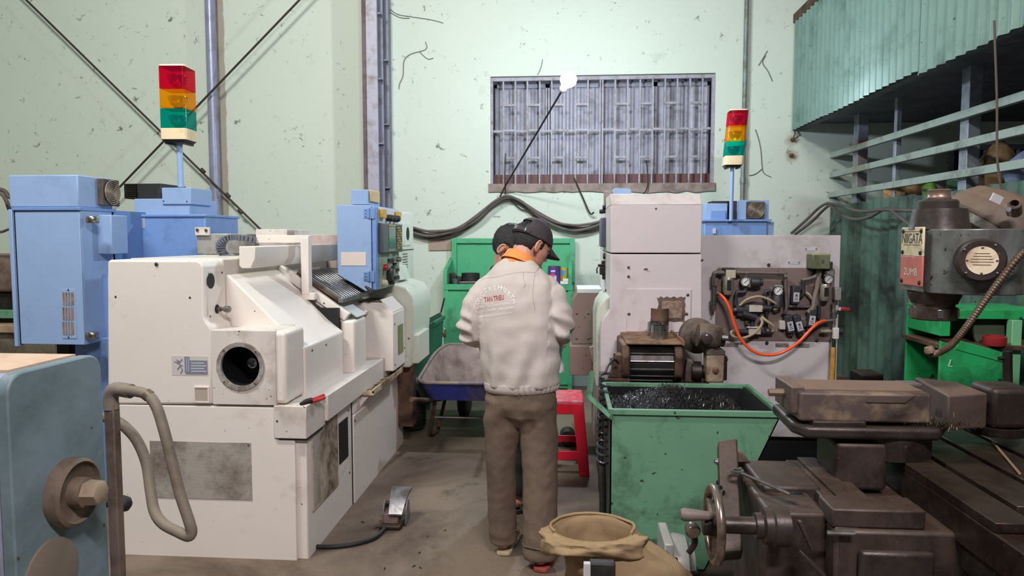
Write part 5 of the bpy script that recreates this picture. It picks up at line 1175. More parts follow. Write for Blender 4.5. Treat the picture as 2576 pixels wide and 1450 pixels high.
pm.prism([pc + V(-.07, .02, -.06), pc + V(.07, .02, -.06), pc + V(.05, .02, -.02), pc + V(-.04, .02, .02)], (0, .01, 0)); pm.build('paper_scrap', mat('white_paper', (214, 216, 226), .7), smooth=0, label='crumpled white paper in the dark green dustbin', cat='paper')
MB().tube([P(1118, 750, 6.62), P(1094, 850, 6.6), V(P(1080, 905, 6.6).x - .1, 6.6, .01)], .008, 8).build('leaning_rod', RUBBER, label='thin dark rod leaning between the dustbin and the green cabinet', cat='rod')
# ------------------------------------------------------------------ wheelbarrow
WB = thing('wheelbarrow', 'blue wheelbarrow with a dusty tray behind the workers', 'wheelbarrow', (-.75, 5.5, 0))
TRB = mat('blue_tray_paint', (44, 50, 124), .5, 0, (92, 84, 84), .35, 5, .08); TRI = mat('dusty_tray_inside', (160, 142, 134), .7, 0, (112, 92, 84), .45, 4, .06)
wc, ww = -.735, .33
def wring(y0, y1, z0, z1, hw, n=10, k=.12):
    """rounded rectangle ring, near edge at y0/z0, far edge at y1/z1"""
    out = []
    for (sx_, sy_, a0) in ((1, 1, 0), (-1, 1, 90), (-1, 0, 180), (1, 0, 270)):
        for i in range(n):
            a = math.radians(a0 + 90 * i / (n - 1)); rx = k * hw * 2.2; ry = (y1 - y0) * (.42 if sy_ else .10)
            x = sx_ * (hw - rx) + rx * math.cos(a); y = (y1 - ry if sy_ else y0 + ry) + ry * math.sin(a)
            out.append(V(wc + x, y, z0 + (z1 - z0) * (y - y0) / (y1 - y0)))
    return out
zn_, zf_ = P(1150, 966, 4.98).z, P(1150, 868, 5.95).z
outer = wring(4.98, 5.95, zn_, zf_, ww); inner = wring(4.99, 5.93, zn_, zf_, ww - .015)
bo = wring(5.02, 5.7, zn_ - .13, zn_ - .2, ww - .08); bi = wring(5.03, 5.68, zn_ - .11, zn_ - .185, ww - .09)
MB().ringloft([bo, outer], True, False).build('tray', TRB, WB, smooth=50); MB().ringloft([inner, bi], False, True).build('tray_lining', TRI, WB, smooth=50)
MB().tube([v + V(0, 0, .004) for v in outer], .012, 8, closed=True).build('rim', mat('worn_rim', (150, 134, 122), .6, 0, (70, 70, 110), .3, 6), WB)
for s_ in (-1, 1):
    MB().tube([V(wc + s_ * .27, 4.55, zn_ - .02), V(wc + s_ * .24, 5.05, zn_ - .14), V(wc + s_ * .06, 5.85, .2)], .017, 10).build('frame_tube', RUST, WB)
    MB().tube([V(wc + s_ * .22, 5.12, zn_ - .15), V(wc + s_ * .27, 5.18, .05), V(wc + s_ * .27, 5.25, .012), V(wc + s_ * .25, 5.38, .012), V(wc + s_ * .2, 5.5, zn_ - .18)], .014, 8).build('leg', RUST, WB)
MB().tube([V(wc - .26, 5.17, .17), V(wc + .26, 5.17, .17)], .011, 8).build('crossbar', ZINC, WB)
wx = P(1165, 1040, 5.75).x
MB().lathe([(.05, -.04), (.15, -.045), (.185, -.03), (.19, 0), (.185, .03), (.15, .045), (.05, .04)], V(wx, 5.85, .19), (1, 0, 0), 32).build('wheel', RUBBER, WB); MB().tube([V(wx - .15, 5.85, .19), V(wx + .15, 5.85, .19)], .016, 10).build('axle', DARKST, WB)
# ------------------------------------------------------------------ dark coolant pump beside the lathe
CPm = thing('coolant_pump', 'black coolant pump with a bent grey pipe between lathe and wheelbarrow', 'pump', (P(1035, 1060, 5.4).x, 5.45, 0))
c = P(1032, 1030, 5.4)
MB().lathe([(.10, 0), (.11, .02), (.11, .22), (.09, .26), (.06, .30), (0, .30)], V(c.x, 5.45, .02), (0, 0, 1), 24).build('motor', RUBBER, CPm)
for k in range(6): MB().lathe([(.113, 0), (.118, .005), (.113, .01)], V(c.x, 5.45, .06 + k * .03), (0, 0, 1), 24).build('fin', RUBBER, CPm)
MB().tube(smooth_path([V(c.x - .08, 5.42, .3), V(c.x - .06, 5.4, .40), V(c.x + .0, 5.36, .43), V(c.x + .08, 5.34, .38), V(c.x + .13, 5.34, .28)], 5), .03, 12).build('pipe', mat('grey_pvc_pipe', (92, 96, 100), .5), CPm); MB().tube([V(c.x + .05, 5.4, .22), V(c.x + .16, 5.33, .24)], .014, 8).build('spout', RUBBER, CPm)
# ------------------------------------------------------------------ red plastic stool
ST = thing('plastic_stool', 'red plastic stool standing behind the worker in the cap', 'stool', (-.04, 4.6, 0))
RS = mat('red_stool_plastic', (206, 24, 50), .35, 0, (150, 20, 40), .2, 4)
sx0, sx1, sy0, sy1 = -.22, P(1468, 1000, 4.5).x, 4.45, 4.78
hz = P(1430, 1006, 4.47).z
MB().prism([V(sx0, sy0, hz - .028), V(sx1, sy0, hz - .028), V(sx1, sy1, hz - .028), V(sx0, sy1, hz - .028)], (0, 0, .028)).build('seat', mat('dusty_red_seat', (196, 60, 78), .45, 0, (190, 150, 160), .35, 8), ST, bevel=.012, seg=3)
for (x, y) in ((sx0, sy0), (sx1, sy0), (sx0, sy1), (sx1, sy1)):
    ox_ = .04 if x == sx1 else -.04; oy = .03 if y == sy1 else -.03; ix = -1 if x == sx1 else 1; iy = -1 if y == sy1 else 1
    MB().ringloft([[V(x + ox_, y + oy, 0), V(x + ox_ + ix * .065, y + oy, 0), V(x + ox_ + ix * .065, y + oy + iy * .045, 0), V(x + ox_, y + oy + iy * .045, 0)], [V(x, y, hz - .02), V(x + ix * .07, y, hz - .02), V(x + ix * .07, y + iy * .05, hz - .02), V(x, y + iy * .05, hz - .02)]]).build('leg', RS, ST, bevel=.006)
MB().box(sx0, sx1, sy0 + .0, sy0 + .012, hz - .09, hz - .02).box(sx0, sx1, sy1 - .012, sy1, hz - .09, hz - .02).box(sx0, sx0 + .012, sy0, sy1, hz - .09, hz - .02).box(sx1 - .012, sx1, sy0, sy1, hz - .09, hz - .02).build('apron', RS, ST, bevel=.004)
for z in (.13,):
    k = .04 * (1 - z / hz)
    MB().box(sx0 - k + .03, sx1 + k - .03, sy0 - k * .7, sy0 - k * .7 + .015, z - .03, z + .03).build('stretcher', RS, ST, bevel=.004); MB().box(sx0 - k + .03, sx1 + k - .03, sy1 + k * .7 - .015, sy1 + k * .7, z - .015, z + .03).build('stretcher', RS, ST, bevel=.004)
    MB().box(sx0 - k, sx0 - k + .015, sy0, sy1, z - .03, z + .03).build('stretcher', RS, ST, bevel=.004); MB().box(sx1 + k - .015, sx1 + k, sy0, sy1, z - .03, z + .03).build('stretcher', RS, ST, bevel=.004)
c = P(1428, 1065, 5.0); MB().lathe([(.05, -.06), (.055, -.05), (.055, .06), (.04, .07), (0, .07)], V(c.x, 5.1, .07), (0, 1, 0), 18).box(c.x - .07, c.x + .07, 5.06, 5.16, 0, .03).build('small_motor', RUBBER, label='small dark motor on the floor behind the red stool', cat='motor')
# ------------------------------------------------------------------ foot pedal
FP = thing('foot_pedal', 'metal foot pedal switch on the floor with a trailing cable', 'pedal', PZ(985, 1330, 0))
f0 = PZ(985, 1330, 0)
PEDM = mat('grey_cast_pedal', (136, 132, 136), .4, .6, (92, 80, 74), .4, 10)
MB().prism([f0 + V(-.06, -.03, 0), f0 + V(.05, -.03, 0), f0 + V(.06, .14, 0), f0 + V(-.05, .14, 0)], (0, 0, .022)).build('base', IRON, FP, bevel=.006)
MB().prism([f0 + V(-.05, 0, .02), f0 + V(-.05, .12, .02), f0 + V(-.05, .12, .09), f0 + V(-.05, .02, .07)], (.085, 0, 0)).build('housing', mat('red_brown_housing', (110, 90, 86), .5, .3, (70, 56, 52), .4, 8), FP, bevel=.008)
pdl = []
for i in range(9):
    t = i / 8; yy_ = f0.y + .0 + .16 * t; zz_ = .075 + .09 * t + .02 * math.sin(t * PI); wd = .035 + .02 * t; pdl.append([V(f0.x - wd + .02, yy_, zz_), V(f0.x + wd + .02, yy_, zz_), V(f0.x + wd + .02, yy_ + .004, zz_ - .012), V(f0.x - wd + .02, yy_ + .004, zz_ - .012)])
MB().ringloft(pdl).build('treadle', PEDM, FP, smooth=50)
for s_ in (-.055, .065): MB().prism([f0 + V(s_, .01, .015), f0 + V(s_, .12, .015), f0 + V(s_, .10, .12), f0 + V(s_, .05, .12)], (.008, 0, 0)).build('side_guard', PEDM, FP, bevel=.004)
MB().lathe([(.012, 0), (.012, .1), (0, .1)], f0 + V(-.04, .06, .11), (1, 0, 0), 12).build('hinge_pin', DARKST, FP)
cb = [PZ(968, 1330, .012), PZ(945, 1352, .012), PZ(905, 1366, .012), PZ(850, 1375, .012), PZ(800, 1376, .012), PZ(760, 1374, .012), PZ(690, 1380, .012)]
MB().tube(smooth_path(cb, 6), .011, 8).build('cable', RUBBER, FP)
# loose bolts and chips on the floor
for i in range(12):
    px, py = random.uniform(830, 1130), random.uniform(1310, 1440); c = PZ(px, py, .004); d = V(random.uniform(-1, 1), random.uniform(-1, 1), 0).normalized(); l = random.uniform(.004, .012)
    MB().tube([c - d * l, c + perp(d)[0] * .003, c + d * l], .0022, 5).build('floor_chip', DARKST, label='tiny dark metal chip lying on the concrete floor', cat='chip', group='metal chips scattered on the floor')
# ================================================================== milling machine in the right foreground
MM = thing('milling_machine', 'grimy brown milling machine with vise table in the right foreground', 'milling machine', (1.3, 2.2, 0))
HEADP = mat('grey_mill_enamel', (112, 116, 114), .3, .15, (62, 52, 44), .45, 3.5, .06, .04, 40, (48, 40, 36), .1, 50, coat=.3, dust=(108, 90, 76), damt=.8)
OILY = mat('oily_brown_iron', (66, 57, 54), .38, .35, (38, 30, 26), .45, 5, .1, .1, 40, (112, 94, 80), -.1, 90, dust=(100, 82, 70), damt=.4)
# --- head, with a plan rounded towards us
hz0, hz1 = P(2380, 742, 2.17).z, P(2380, 576, 2.17).z
plan = [V(1.068, 2.37, 0), V(1.068, 2.225, 0)]
for i in range(9):
    a = math.radians(180 + 10 + i * 17); plan.append(V(1.225 + .15 * math.cos(a), 2.28 + .135 * math.sin(a), 0))
plan += [V(1.45, 2.36, 0), V(1.5, 2.62, 0), V(1.26, 2.62, 0)]
MB().prism([V(p.x, p.y, hz0) for p in plan], (0, 0, hz1 - hz0)).build('head', HEADP, MM, bevel=.014, seg=3)
sx_, sy_ = P(2352, 700, 2.3).x, 2.3
MB().lathe([(.085, 0), (.08, .02), (.076, .05), (.074, .062)], (sx_ + .006, sy_, hz1), (0, 0, 1), 32).build('head_cap', OILY, MM); MB().lathe([(.056, 0), (.056, .022), (.05, .028)], (sx_, sy_, hz1 + .062), (0, 0, 1), 28).build('cap_collar', OILY, MM)
MB().lathe([(.032, 0), (.034, .008), (.031, .012), (.031, .026), (.033, .03), (.028, .034), (0, .034)], (sx_ + .002, sy_, hz1 + .088), (0, 0, 1), 24).build('drawbar_nut', mat('brownish_steel', (140, 118, 104), .4, .6), MM)
MB().lathe([(.075, 0), (.074, -.012), (.066, -.03), (.064, -.036)], (sx_, sy_, hz0), (0, 0, 1), 32, cap0=False).build('spindle_housing', OILY, MM); MB().lathe([(.058, -.036), (.058, -.046), (.066, -.048), (.066, -.082), (.06, -.086), (.03, -.086)], (sx_, sy_, hz0), (0, 0, 1), 32).build('spindle_nose', mat('worn_spindle_steel', (112, 96, 90), .3, .8, (60, 44, 36), .4, 10), MM)
for a in (-1.75, -.6, 2.6): MB().obox(V(sx_ + .0645 * math.cos(a), sy_ + .0645 * math.sin(a), hz0 - .064), (-math.sin(a), math.cos(a), 0), (math.cos(a), math.sin(a), 0), (0, 0, 1), .008, .004, .013).build('drive_key', STEEL, MM, bevel=.001)
# --- maker's plate on the left flank
pz0, pz1 = P(2265, 718, 2.3).z, P(2265, 572, 2.3).z
NP = thing('maker_plate', '', None) if False else None
xp = 1.066
zq = pz0 + (pz1 - pz0) * .5
MB().box(xp - .006, xp, 2.225, 2.365, zq, pz1).build('name_plate', mat('cream_enamel_plate', (222, 206, 172), .4, 0, (160, 134, 100), .3, 10), MM, bevel=.002, label='cream plate lettered NIIGATA')
MB().box(xp - .006, xp, 2.225, 2.365, pz0, zq).build('model_plate', mat('red_enamel_plate', (196, 108, 96), .4, 0, (150, 90, 80), .3, 10), MM, bevel=.002, label='faded red plate lettered 2UMB')
tm = MB(); text_mesh('NIIGATA', .036, tm, lambda u, v: V(xp - .0068, 2.295 - u * .92, zq + .040 + v * 1.25)); 
tm.box(xp - .0072, xp - .0066, 2.24, 2.35, zq + .035, zq + .0362); tm.box(xp - .0072, xp - .0066, 2.235, 2.355, zq + .076, zq + .0772)
tm.build('plate_lettering', mat('black_plate_ink', (40, 36, 34), .5), MM, smooth=0, recalc=False)
tm = MB(); text_mesh('2UMB', .036, tm, lambda u, v: V(xp - .0068, 2.295 - u * .95, zq - .058 + v * .9)); tm.build('plate_lettering', mat('pale_plate_ink', (226, 210, 196), .5), MM, smooth=0, recalc=False)
screw(MM, [V(xp - .006, y, z) for y in (2.238, 2.352) for z in (pz1 - .012, zq + .012, pz0 + .012)], (-1, 0, 0), .007, .004, 'rivet', DARKST)
# --- round data badge
bc = P(2466, 655, 2.13); bd = V(-.35, -1, 0).normalized()
bc = bc + bd * .012
MB().lathe([(.062, -.04), (.062, .006), (.056, .012), (.044, .012)], bc, bd, 36).build('badge_ring', OILY, MM); bo_ = MB().lathe([(.040, .011), (.040, .014), (0, .0145)], bc, bd, 36).build('data_badge', mat('cream_badge', (216, 200, 172), .45, 0, (150, 122, 92), .3, 16), MM, label='round cream data badge with small lines of print')
su, sv = bd.cross(V(0, 0, 1)).normalized(), V(0, 0, 1)
bl = MB()
for k, (w_, z_) in enumerate(((.018, .02), (.022, .012), (.026, .004), (.028, -.004), (.022, -.012))): bl.obox(bc + bd * .0152 + sv * z_, su, bd, sv, w_, .0004, .0007)
bl.build('badge_print', mat('badge_ink', (120, 96, 72), .6), bo_, smooth=0)
screw(MM, [bc + bd * .012 + (su * math.cos(a) + sv * math.sin(a)) * .052 for a in (.6, 2.2, 3.9, 5.5)], bd, .004, .003); screw(MM, [bc + bd * .0145 + (su * math.cos(a) + sv * math.sin(a)) * .036 for a in (0, PI / 2, PI, 3 * PI / 2)], bd, .003, .002)
MB().lathe([(.02, -.03), (.02, .004), (.012, .006), (0, -.002)], P(2523, 645, 2.2), bd, 20).build('oil_plug', DARKST, MM)
# --- swivel flange and ram behind the head
RAM = mat('dusty_ram_enamel', (92, 78, 68), .6, .1, (74, 60, 50), .5, 5, .08, .06, 40, dust=(128, 106, 88), damt=.8)
fc = P(2492, 622, 2.56); fd = V(-.64, .10, -.78).normalized()
MB().lathe([(.205, -.02), (.212, -.014), (.212, .014), (.205, .02), (.16, .02), (.15, .032), (0, .032)], fc, fd, 56).build('swivel_flange', OILY, MM); MB().lathe([(.205, -.02), (.21, -.03), (.20, -.08), (.17, -.13), (.10, -.165), (0, -.175)], fc, fd, 48).build('ram_dome', RAM, MM)
MB().lathe([(.15, .032), (.13, .07), (.09, .1), (0, .1)], fc, fd, 40).build('swivel_joint', OILY, MM)
e_ = P(2553, 522, 2.3); MB().lathe([(.018, -.03), (.018, .02), (.012, .024), (.012, .0), (0, 0)], e_, (-.5, -.7, .5), 16).build('eye_bolt', RAM, MM); MB().lathe([(.008, -.02), (.008, .02), (0, .02)], P(2538, 533, 2.28), (-.5, -.7, .3), 8).build('grease_nipple', STEEL, MM)
MB().obox(P(2507, 500, 2.33), (1, .2, -.4), (0, 1, .4), (.3, -.3, 1), .018, .003, .012).build('paint_splash', mat('white_paint_drip', (200, 200, 204), .5), MM)
MB().box(1.76, 2.4, 2.42, 2.72, 1.25, 1.6).build('overarm', RAM, MM, bevel=.05, seg=4)
MB().box(2.02, 2.5, 2.2, 2.85, 0, 1.4).build('column', IRON, MM, bevel=.03, seg=3)
# --- flexible coolant hose
hp = smooth_path([V(1.50, 2.42, 1.46), P(2640, 560, 2.12), P(2620, 600, 2.05), P(2576, 632, 2.05), P(2520, 700, 2.05), P(2474, 762, 2.05), P(2432, 822, 2.05), P(2396, 866, 2.05), P(2364, 887, 2.05), P(2345, 891, 2.04), P(2340, 884, 2.03)], 60)
rad_ = [.0092 + .0009 * math.sin(i * 1.05) for i in range(len(hp))]
hs = thing('coolant_hose', 'ribbed metal gooseneck coolant hose reaching down from the mill head', 'hose', hp[-1])
MB().tube(hp, rad_, 10).build('ribbed_hose', mat('brown_metal_hose', (112, 94, 80), .4, .7, (84, 66, 54), .4, 12), hs); MB().lathe([(.013, 0), (.014, .006), (.011, .016), (0, .016)], hp[-1] + V(0, 0, -.004), (-.3, 0, 1), 14).build('nozzle', mat('dull_nozzle', (150, 126, 108), .5, .5), hs)
# --- long T-slot table
ztb = .80
strips = [(1.055, 1.155), (1.178, 1.30), (1.325, 1.45), (1.475, 1.6), (1.625, 1.76)]
TBL = mat('oily_table_iron', (74, 60, 53), .35, .5, (44, 32, 27), .5, 5, .1, .06, 40, (116, 96, 80), -.1, 90, dust=(90, 72, 60), damt=.35)
tb = MB().box(1.055, 1.76, 1.66, 2.95, ztb - .12, ztb - .028).build('table', TBL, MM, bevel=.004)
for i, (a, b) in enumerate(strips):
    MB().box(a, b, 1.80 if i == 0 else (1.92 if i % 2 else 1.9), 2.95, ztb - .027, ztb).build('table_strip', TBL, MM, bevel=.003)
MB().box(1.16, 1.76, 1.66, 1.78, ztb - .027, ztb - .004).build('table_end', TBL, MM, bevel=.01)
MB().box(1.075, 1.7, 1.75, 2.9, ztb - .2, ztb - .12).build('table_underside', IRON, MM, bevel=.006)
MB().box(1.12, 1.95, 1.62, 2.6, .25, ztb - .2).build('knee', IRON, MM, bevel=.03, seg=3); MB().box(1.2, 1.9, 1.5, 2.5, 0, .26).build('foot', IRON, MM, bevel=.02)
# --- saddle and gearbox, lower left of the machine
BX = mat('brown_gearbox_iron', (76, 63, 57), .5, .25, (46, 36, 31), .5, 5, .1, .1, 40, (116, 96, 80), -.1, 90, dust=(104, 84, 71), damt=.42)
zg = .72
MB().box(.575, .745, 2.04, 2.44, .1, zg).build('gearbox', BX, MM, bevel=.012, seg=3); MB().box(.60, .78, 2.2, 2.46, zg - .04, zg + .022).build('gearbox_lid', BX, MM, bevel=.012)
MB().box(.76, .90, 2.02, 2.5, .3, zg + .012).build('saddle', BX, MM, bevel=.005); MB().box(.80, .86, 2.0, 2.5, zg + .012, zg + .022).build('saddle_way', BX, MM, bevel=.002)
MB().box(.9, 1.055, 2.06, 2.5, .3, zg - .03).build('saddle_bed', IRON, MM, bevel=.005)
a0, a1, b0, b1 = rect(2092, 1284, 2330, 1332, 1.99)
MB().box(a0, a1, 1.99, 2.1, b0, b1).build('clamp_ledge', BX, MM, bevel=.006); MB().box(.745, .81, 1.99, 2.05, zg - .06, zg - .02).build('clamp_tab', mat('rubbed_iron', (124, 108, 104), .3, .6), MM, bevel=.003)
MB().box(.74, 1.12, 1.975, 2.2, .12, b0).build('apron', BX, MM, bevel=.01); MB().box(.80, 1.0, 1.955, 1.98, .45, b0 - .05).build('apron_boss', OILY, MM, bevel=.012)
MB().tube([P(2080, 1341, 1.96), P(2150, 1343, 1.955)], .007, 8).build('lock_pin', ZINC, MM)
for (p0, p1) in (((2010, 1310), (2045, 1385)), ((2008, 1385), (2075, 1450))):
    c0, c1 = P(*p0, 1.97), P(*p1, 1.95); MB().bar(c0, c1, .012, .02, up=(0, -1, 0)).build('guard_blade', OILY, MM, bevel=.003)
a0, a1, b0, b1 = rect(2102, 1116, 2234, 1236, 2.28)
MB().box(a0, a1, 2.28, 2.46, b0, b1).build('vise_pillar', BX, MM, bevel=.014, seg=3)
# --- drilled bolt bar leaning beside the gearbox
c0, c1 = V(.548, 2.44, .80), V(.505, 2.16, .53); d = (c1 - c0).normalized()
MB().obox((c0 + c1) / 2, d, (1, 0, .12), d.cross(V(1, 0, .12)), (c1 - c0).length / 2, .032, .03).build('bolt_bar', BX, MM, bevel=.006)
MB().prism([P(1836, 1162, 2.42), P(1888, 1162, 2.42), P(1862, 1130, 2.47), P(1826, 1130, 2.47)], (0, .03, -.03)).build('bar_end', DUSTY, MM, bevel=.003)
for (px, py) in ((1806, 1163), (1816, 1166), (1830, 1190), (1824, 1180)): MB().lathe([(.012, -.02), (.012, 0), (.009, .004), (.006, .012), (0, .012)], P(px, py, 2.38), (-1, -.2, .2), 10).build('bolt', ZINC, MM)
for (px, py) in ((1806, 1215), (1815, 1228), (1800, 1240), (1812, 1252), (1797, 1262), (1822, 1240), (1806, 1280)): MB().lathe([(.007, 0), (.007, .003), (0, .003)], P(px, py, 2.27), (-1, -.3, .2), 10).build('bolt_hole', BLACK, MM)
# --- handwheel
hc = P(1796, 1320, 2.0); R_ = .1
HW = mat('rubbed_handwheel', (150, 134, 124), .28, .7, (80, 64, 56), .4, 8)
hw = thing('handwheel', 'dusty iron handwheel with a turning grip on the mill', 'handwheel', hc)
MB().tube([hc + V(0, R_ * math.cos(2 * PI * i / 48), R_ * math.sin(2 * PI * i / 48)) for i in range(48)], .012, 12, closed=True).build('rim', HW, hw)
for k in range(3):
    a = .5 + k * 2 * PI / 3; MB().tube([hc, hc + V(0, R_ * math.cos(a), R_ * math.sin(a))], [.012, .009], 8).build('spoke', HW, hw)
MB().lathe([(.03, -.03), (.032, 0), (.026, .03)], hc, (1, 0, 0), 20).build('hub', OILY, hw)
g0 = hc + V(-.004, -.03, .036); MB().lathe([(.009, 0), (.009, .012), (.012, .016), (.017, .07), (.018, .085), (.013, .094), (0, .095)], g0, (-1, 0, .02), 18).build('grip', mat('dusty_grip', (122, 108, 102), .6, .1), hw)
MB().lathe([(.024, 0), (.024, .09), (.036, .092), (.036, .11), (.05, .115), (.05, .135), (.056, .14), (.056, .18)], hc + V(.02, 0, 0), (1, 0, 0), 28).build('shaft', OILY, MM)
MB().lathe([(.02, 0), (.022, .02), (.016, .03), (0, .03)], P(1740, 1330, 2.02), (0, -1, 0), 14).build('crank_boss', HW, hw); MB().tube(smooth_path([P(1740, 1330, 2.03), P(1748, 1365, 2.03), P(1732, 1392, 2.03)], 5), .009, 8).build('crank_arm', OILY, hw)
# --- vise
VI = thing('machine_vise', 'dusty brown machine vise with flaking paint on the mill table', 'vise', V(1.05, 2.4, ztb))
VM_ = mat('vise_casting', (92, 76, 70), .6, .15, (66, 54, 48), .4, 4, .06, .1, 40, dust=(130, 104, 88), damt=.8); FLK = mat('flaked_paint', (88, 74, 70), .55, .15, (140, 122, 98), .38, 9, .06)
DUST = mat('fine_brown_dust', (120, 96, 80), .9, 0, (112, 88, 72), .35, 7)
yv0 = 2.28
va, vb = P(2012, 1020, yv0).x, P(2344, 1020, yv0).x
vz1, vz0 = P(2180, 990, yv0).z, P(2180, 1064, yv0).z
prof = [V(va, yv0, vz0), V(vb, yv0, vz0), V(vb, yv0, vz1), V(va + .22, yv0, vz1), V(va, yv0, vz1)]
MB().prism(prof, (0, .2, 0)).build('jaw_body', FLK, VI, bevel=.008, seg=3)
MB().box(va + .02, vb - .012, yv0 + .03, yv0 + .19, vz1, vz1 + .004).build('dust_layer', DUST, VI, smooth=0)
MB().prism([V(va + .2, yv0 - .004, vz1 - .005), V(vb - .05, yv0 - .004, vz1 - .005), V(vb - .08, yv0 - .004, vz1 - .03), V(va + .2, yv0 - .004, vz1 - .03)], (0, .01, 0)).build('jaw_groove', VM_, VI, bevel=.003)
MB().box(va - .02, va + .02, yv0 + .02, yv0 + .2, vz0 + .02, vz1 + .012).build('end_plate', VM_, VI, bevel=.004); MB().obox(P(2285, 965, 2.44), (1, 0, 0), (0, 1, 0), (0, 0, 1), .03, .03, .004).build('loose_plate', mat('grey_chip_plate', (128, 116, 112), .5, .4), VI, bevel=.001)
sc0 = P(1985, 988, 2.38); MB().lathe([(.013, 0), (.013, -.062), (.011, -.066), (0, -.066)], sc0, (1, 0, 0), 8).build('screw_end', mat('dusty_screw', (122, 100, 86), .6, .3), VI); MB().lathe([(.02, -.012), (.026, -.006), (.026, .01), (.02, .03)], sc0 + V(.0, 0, 0), (1, 0, 0), 20).build('screw_collar', VM_, VI)
bz = P(2180, 1104, yv0).z
MB().prism([V(p.x, p.y, bz) for p in [V(va + .015, yv0 - .02, 0), V(vb + .02, yv0 - .02, 0), V(vb + .1, yv0 + .1, 0), V(vb + .1, yv0 + .3, 0), V(va, yv0 + .3, 0), V(va - .012, yv0 + .05, 0)]], (0, 0, vz0 - bz - .012)).build('base_plate', OILY, VI, bevel=.012, seg=3)
MB().box(va + .04, va + .2, yv0 - .012, yv0 + .16, vz0 - .02, vz0 + .004).build('swivel_strip', IRON, VI, bevel=.004)
MB().lathe([(.13, 0), (.13, bz - ztb)], V((va + vb) / 2 + .12, yv0 + .12, ztb), (0, 0, 1), 32).build('swivel_base', OILY, VI)
q4 = [P(2300, 952, 2.62), P(2390, 950, 2.62), P(2486, 985, 2.36), P(2390, 1000, 2.36)]
zq4 = .99
q4 = [PZ(2300, 948, zq4), PZ(2412, 962, zq4), PZ(2486, 990, zq4), PZ(2385, 995, zq4)]
MB().prism(q4, (0, 0, -(zq4 - bz))).build('fixed_jaw', VM_, VI, bevel=.008, seg=3)
c = PZ(2535, 985, .99); MB().box(c.x - .05, c.x + .09, c.y, c.y + .14, .86, 1.0).build('rear_jaw', BX, VI, bevel=.02, seg=3)
MB().lathe([(.085, 0), (.09, .012), (.09, .03), (.08, .03), (.078, .012), (0, .012)], PZ(2505, 1088, .84), (0, 0, 1), 28).build('oil_cup', OILY, VI)
# swarf on the vise base
vs = MB()
for i in range(700):
    a = random.gauss(0, .04); c = P(2375, 1072, 2.3) + V(random.gauss(0, .045), random.gauss(0, .02), abs(random.gauss(0, .012))); d = V(random.gauss(0, 1), random.gauss(0, 1), random.gauss(0, .6)).normalized(); e = perp(d)[0] * .0009; l = random.uniform(.004, .011)
    vs._add([c - d * l - e, c - d * l + e, c + d * l + e, c + d * l - e], [(0, 1, 2, 3)])
vs.build('vise_swarf', mat('brown_swarf', (96, 80, 68), .4, .6), VI, smooth=0, kind='stuff', recalc=False)
# --- spanner and thin rod lying about
spz = zg + .036
s0, s1 = PZ(1855, 1187, spz), PZ(1990, 1245, spz)
SPN = thing('spanner', 'long combination spanner lying across the mill gearbox', 'spanner', s0)
MB().lathe([(.013, -.005), (.02, -.005), (.02, .005), (.013, .005), (.013, -.005)], s0, (0, 0, 1), 20, cap0=False, cap1=False).build('ring_end', ZINC, SPN)
d = (s1 - s0).normalized(); MB().bar(s0 + d * .018, s1, .012, .007).build('shank', ZINC, SPN, bevel=.002); MB().prism([s1 + V(-.005, -.012, -.004), s1 + V(.03, -.014, -.004), s1 + V(.034, -.006, -.004), s1 + V(.014, 0, -.004), s1 + V(.034, .006, -.004), s1 + V(.03, .014, -.004), s1 + V(-.005, .012, -.004)], (0, 0, .008)).build('open_end', STEEL, SPN)
MB().tube([PZ(2497, 1112, ztb + .006), PZ(2565, 1192, ztb + .006)], .004, 6).build('welding_rod', mat('tan_rod', (150, 124, 100), .5), label='thin tan rod lying on the slotted mill table', cat='rod')
# ================================================================== behind the mill, along the partition
G2 = thing('tool_cabinet', 'bright green cabinet with an open slanted bin behind the mill head', 'cabinet', (2.25, 3.9, 0))
y9 = 3.85
GRN = mat('vivid_green_paint', (40, 164, 92), .45, 0, (36, 84, 56), .3, 4, .06, .04, 50, (36, 60, 44), .15, 20)
a0, a1 = P(2378, 850, y9).x, 2.5
zt9 = P(2450, 782, y9).z
MB().box(a0, a1, y9 + .42, y9 + .44, .0, zt9).build('back_panel', GRN, G2, bevel=.003)
MB().box(a0, a1, y9 + .05, y9 + .42, zt9 - .05, zt9).build('top_rail', GRN, G2, bevel=.004)
MB().box(a0, a0 + .05, y9 + .05, y9 + .42, P(2380, 850, y9).z, zt9 - .05).build('side_panel', GRN, G2, bevel=.004)
xpst = P(2545, 850, y9 + .02).x; MB().box(xpst, xpst + .05, y9 + .02, y9 + .07, 0, zt9 - .05).build('post', mat('pale_green_post', (120, 190, 140), .5), G2, bevel=.003)
zfl, zfr = P(2365, 858, y9 - .05).z, P(2520, 905, y9 - .05).z
x0_, x1_ = P(2365, 900, y9 - .05).x, P(2545, 900, y9 - .05).x
MB().prism([V(x0_, y9 - .05, .02), V(x1_, y9 - .05, .02), V(x1_, y9 - .05, zfr - .03), V(x0_, y9 - .05, zfl)], (0, .02, 0)).build('front_panel', GRN, G2, bevel=.003)
MB().bar(V(x0_ + .08, y9 - .04, zfl - .02), V(x1_, y9 - .04, zfr), .03, .05).build('slanted_lip', GRN, G2, bevel=.003)
MB().box(x0_ + .02, a1, y9 - .02, y9 + .42, P(2450, 855, y9).z - .05, P(2450, 855, y9).z - .03).build('shelf', RUST, G2, smooth=0)
MB().bar(P(2392, 905, y9 - .052), P(2386, 922, y9 - .052), .004, .004).build('scratch_mark', mat('pale_scratch', (190, 210, 190), .6), G2); MB().bar(P(2386, 922, y9 - .052), P(2395, 923, y9 - .052), .004, .004).build('scratch_mark', MATS['pale_scratch'], G2)
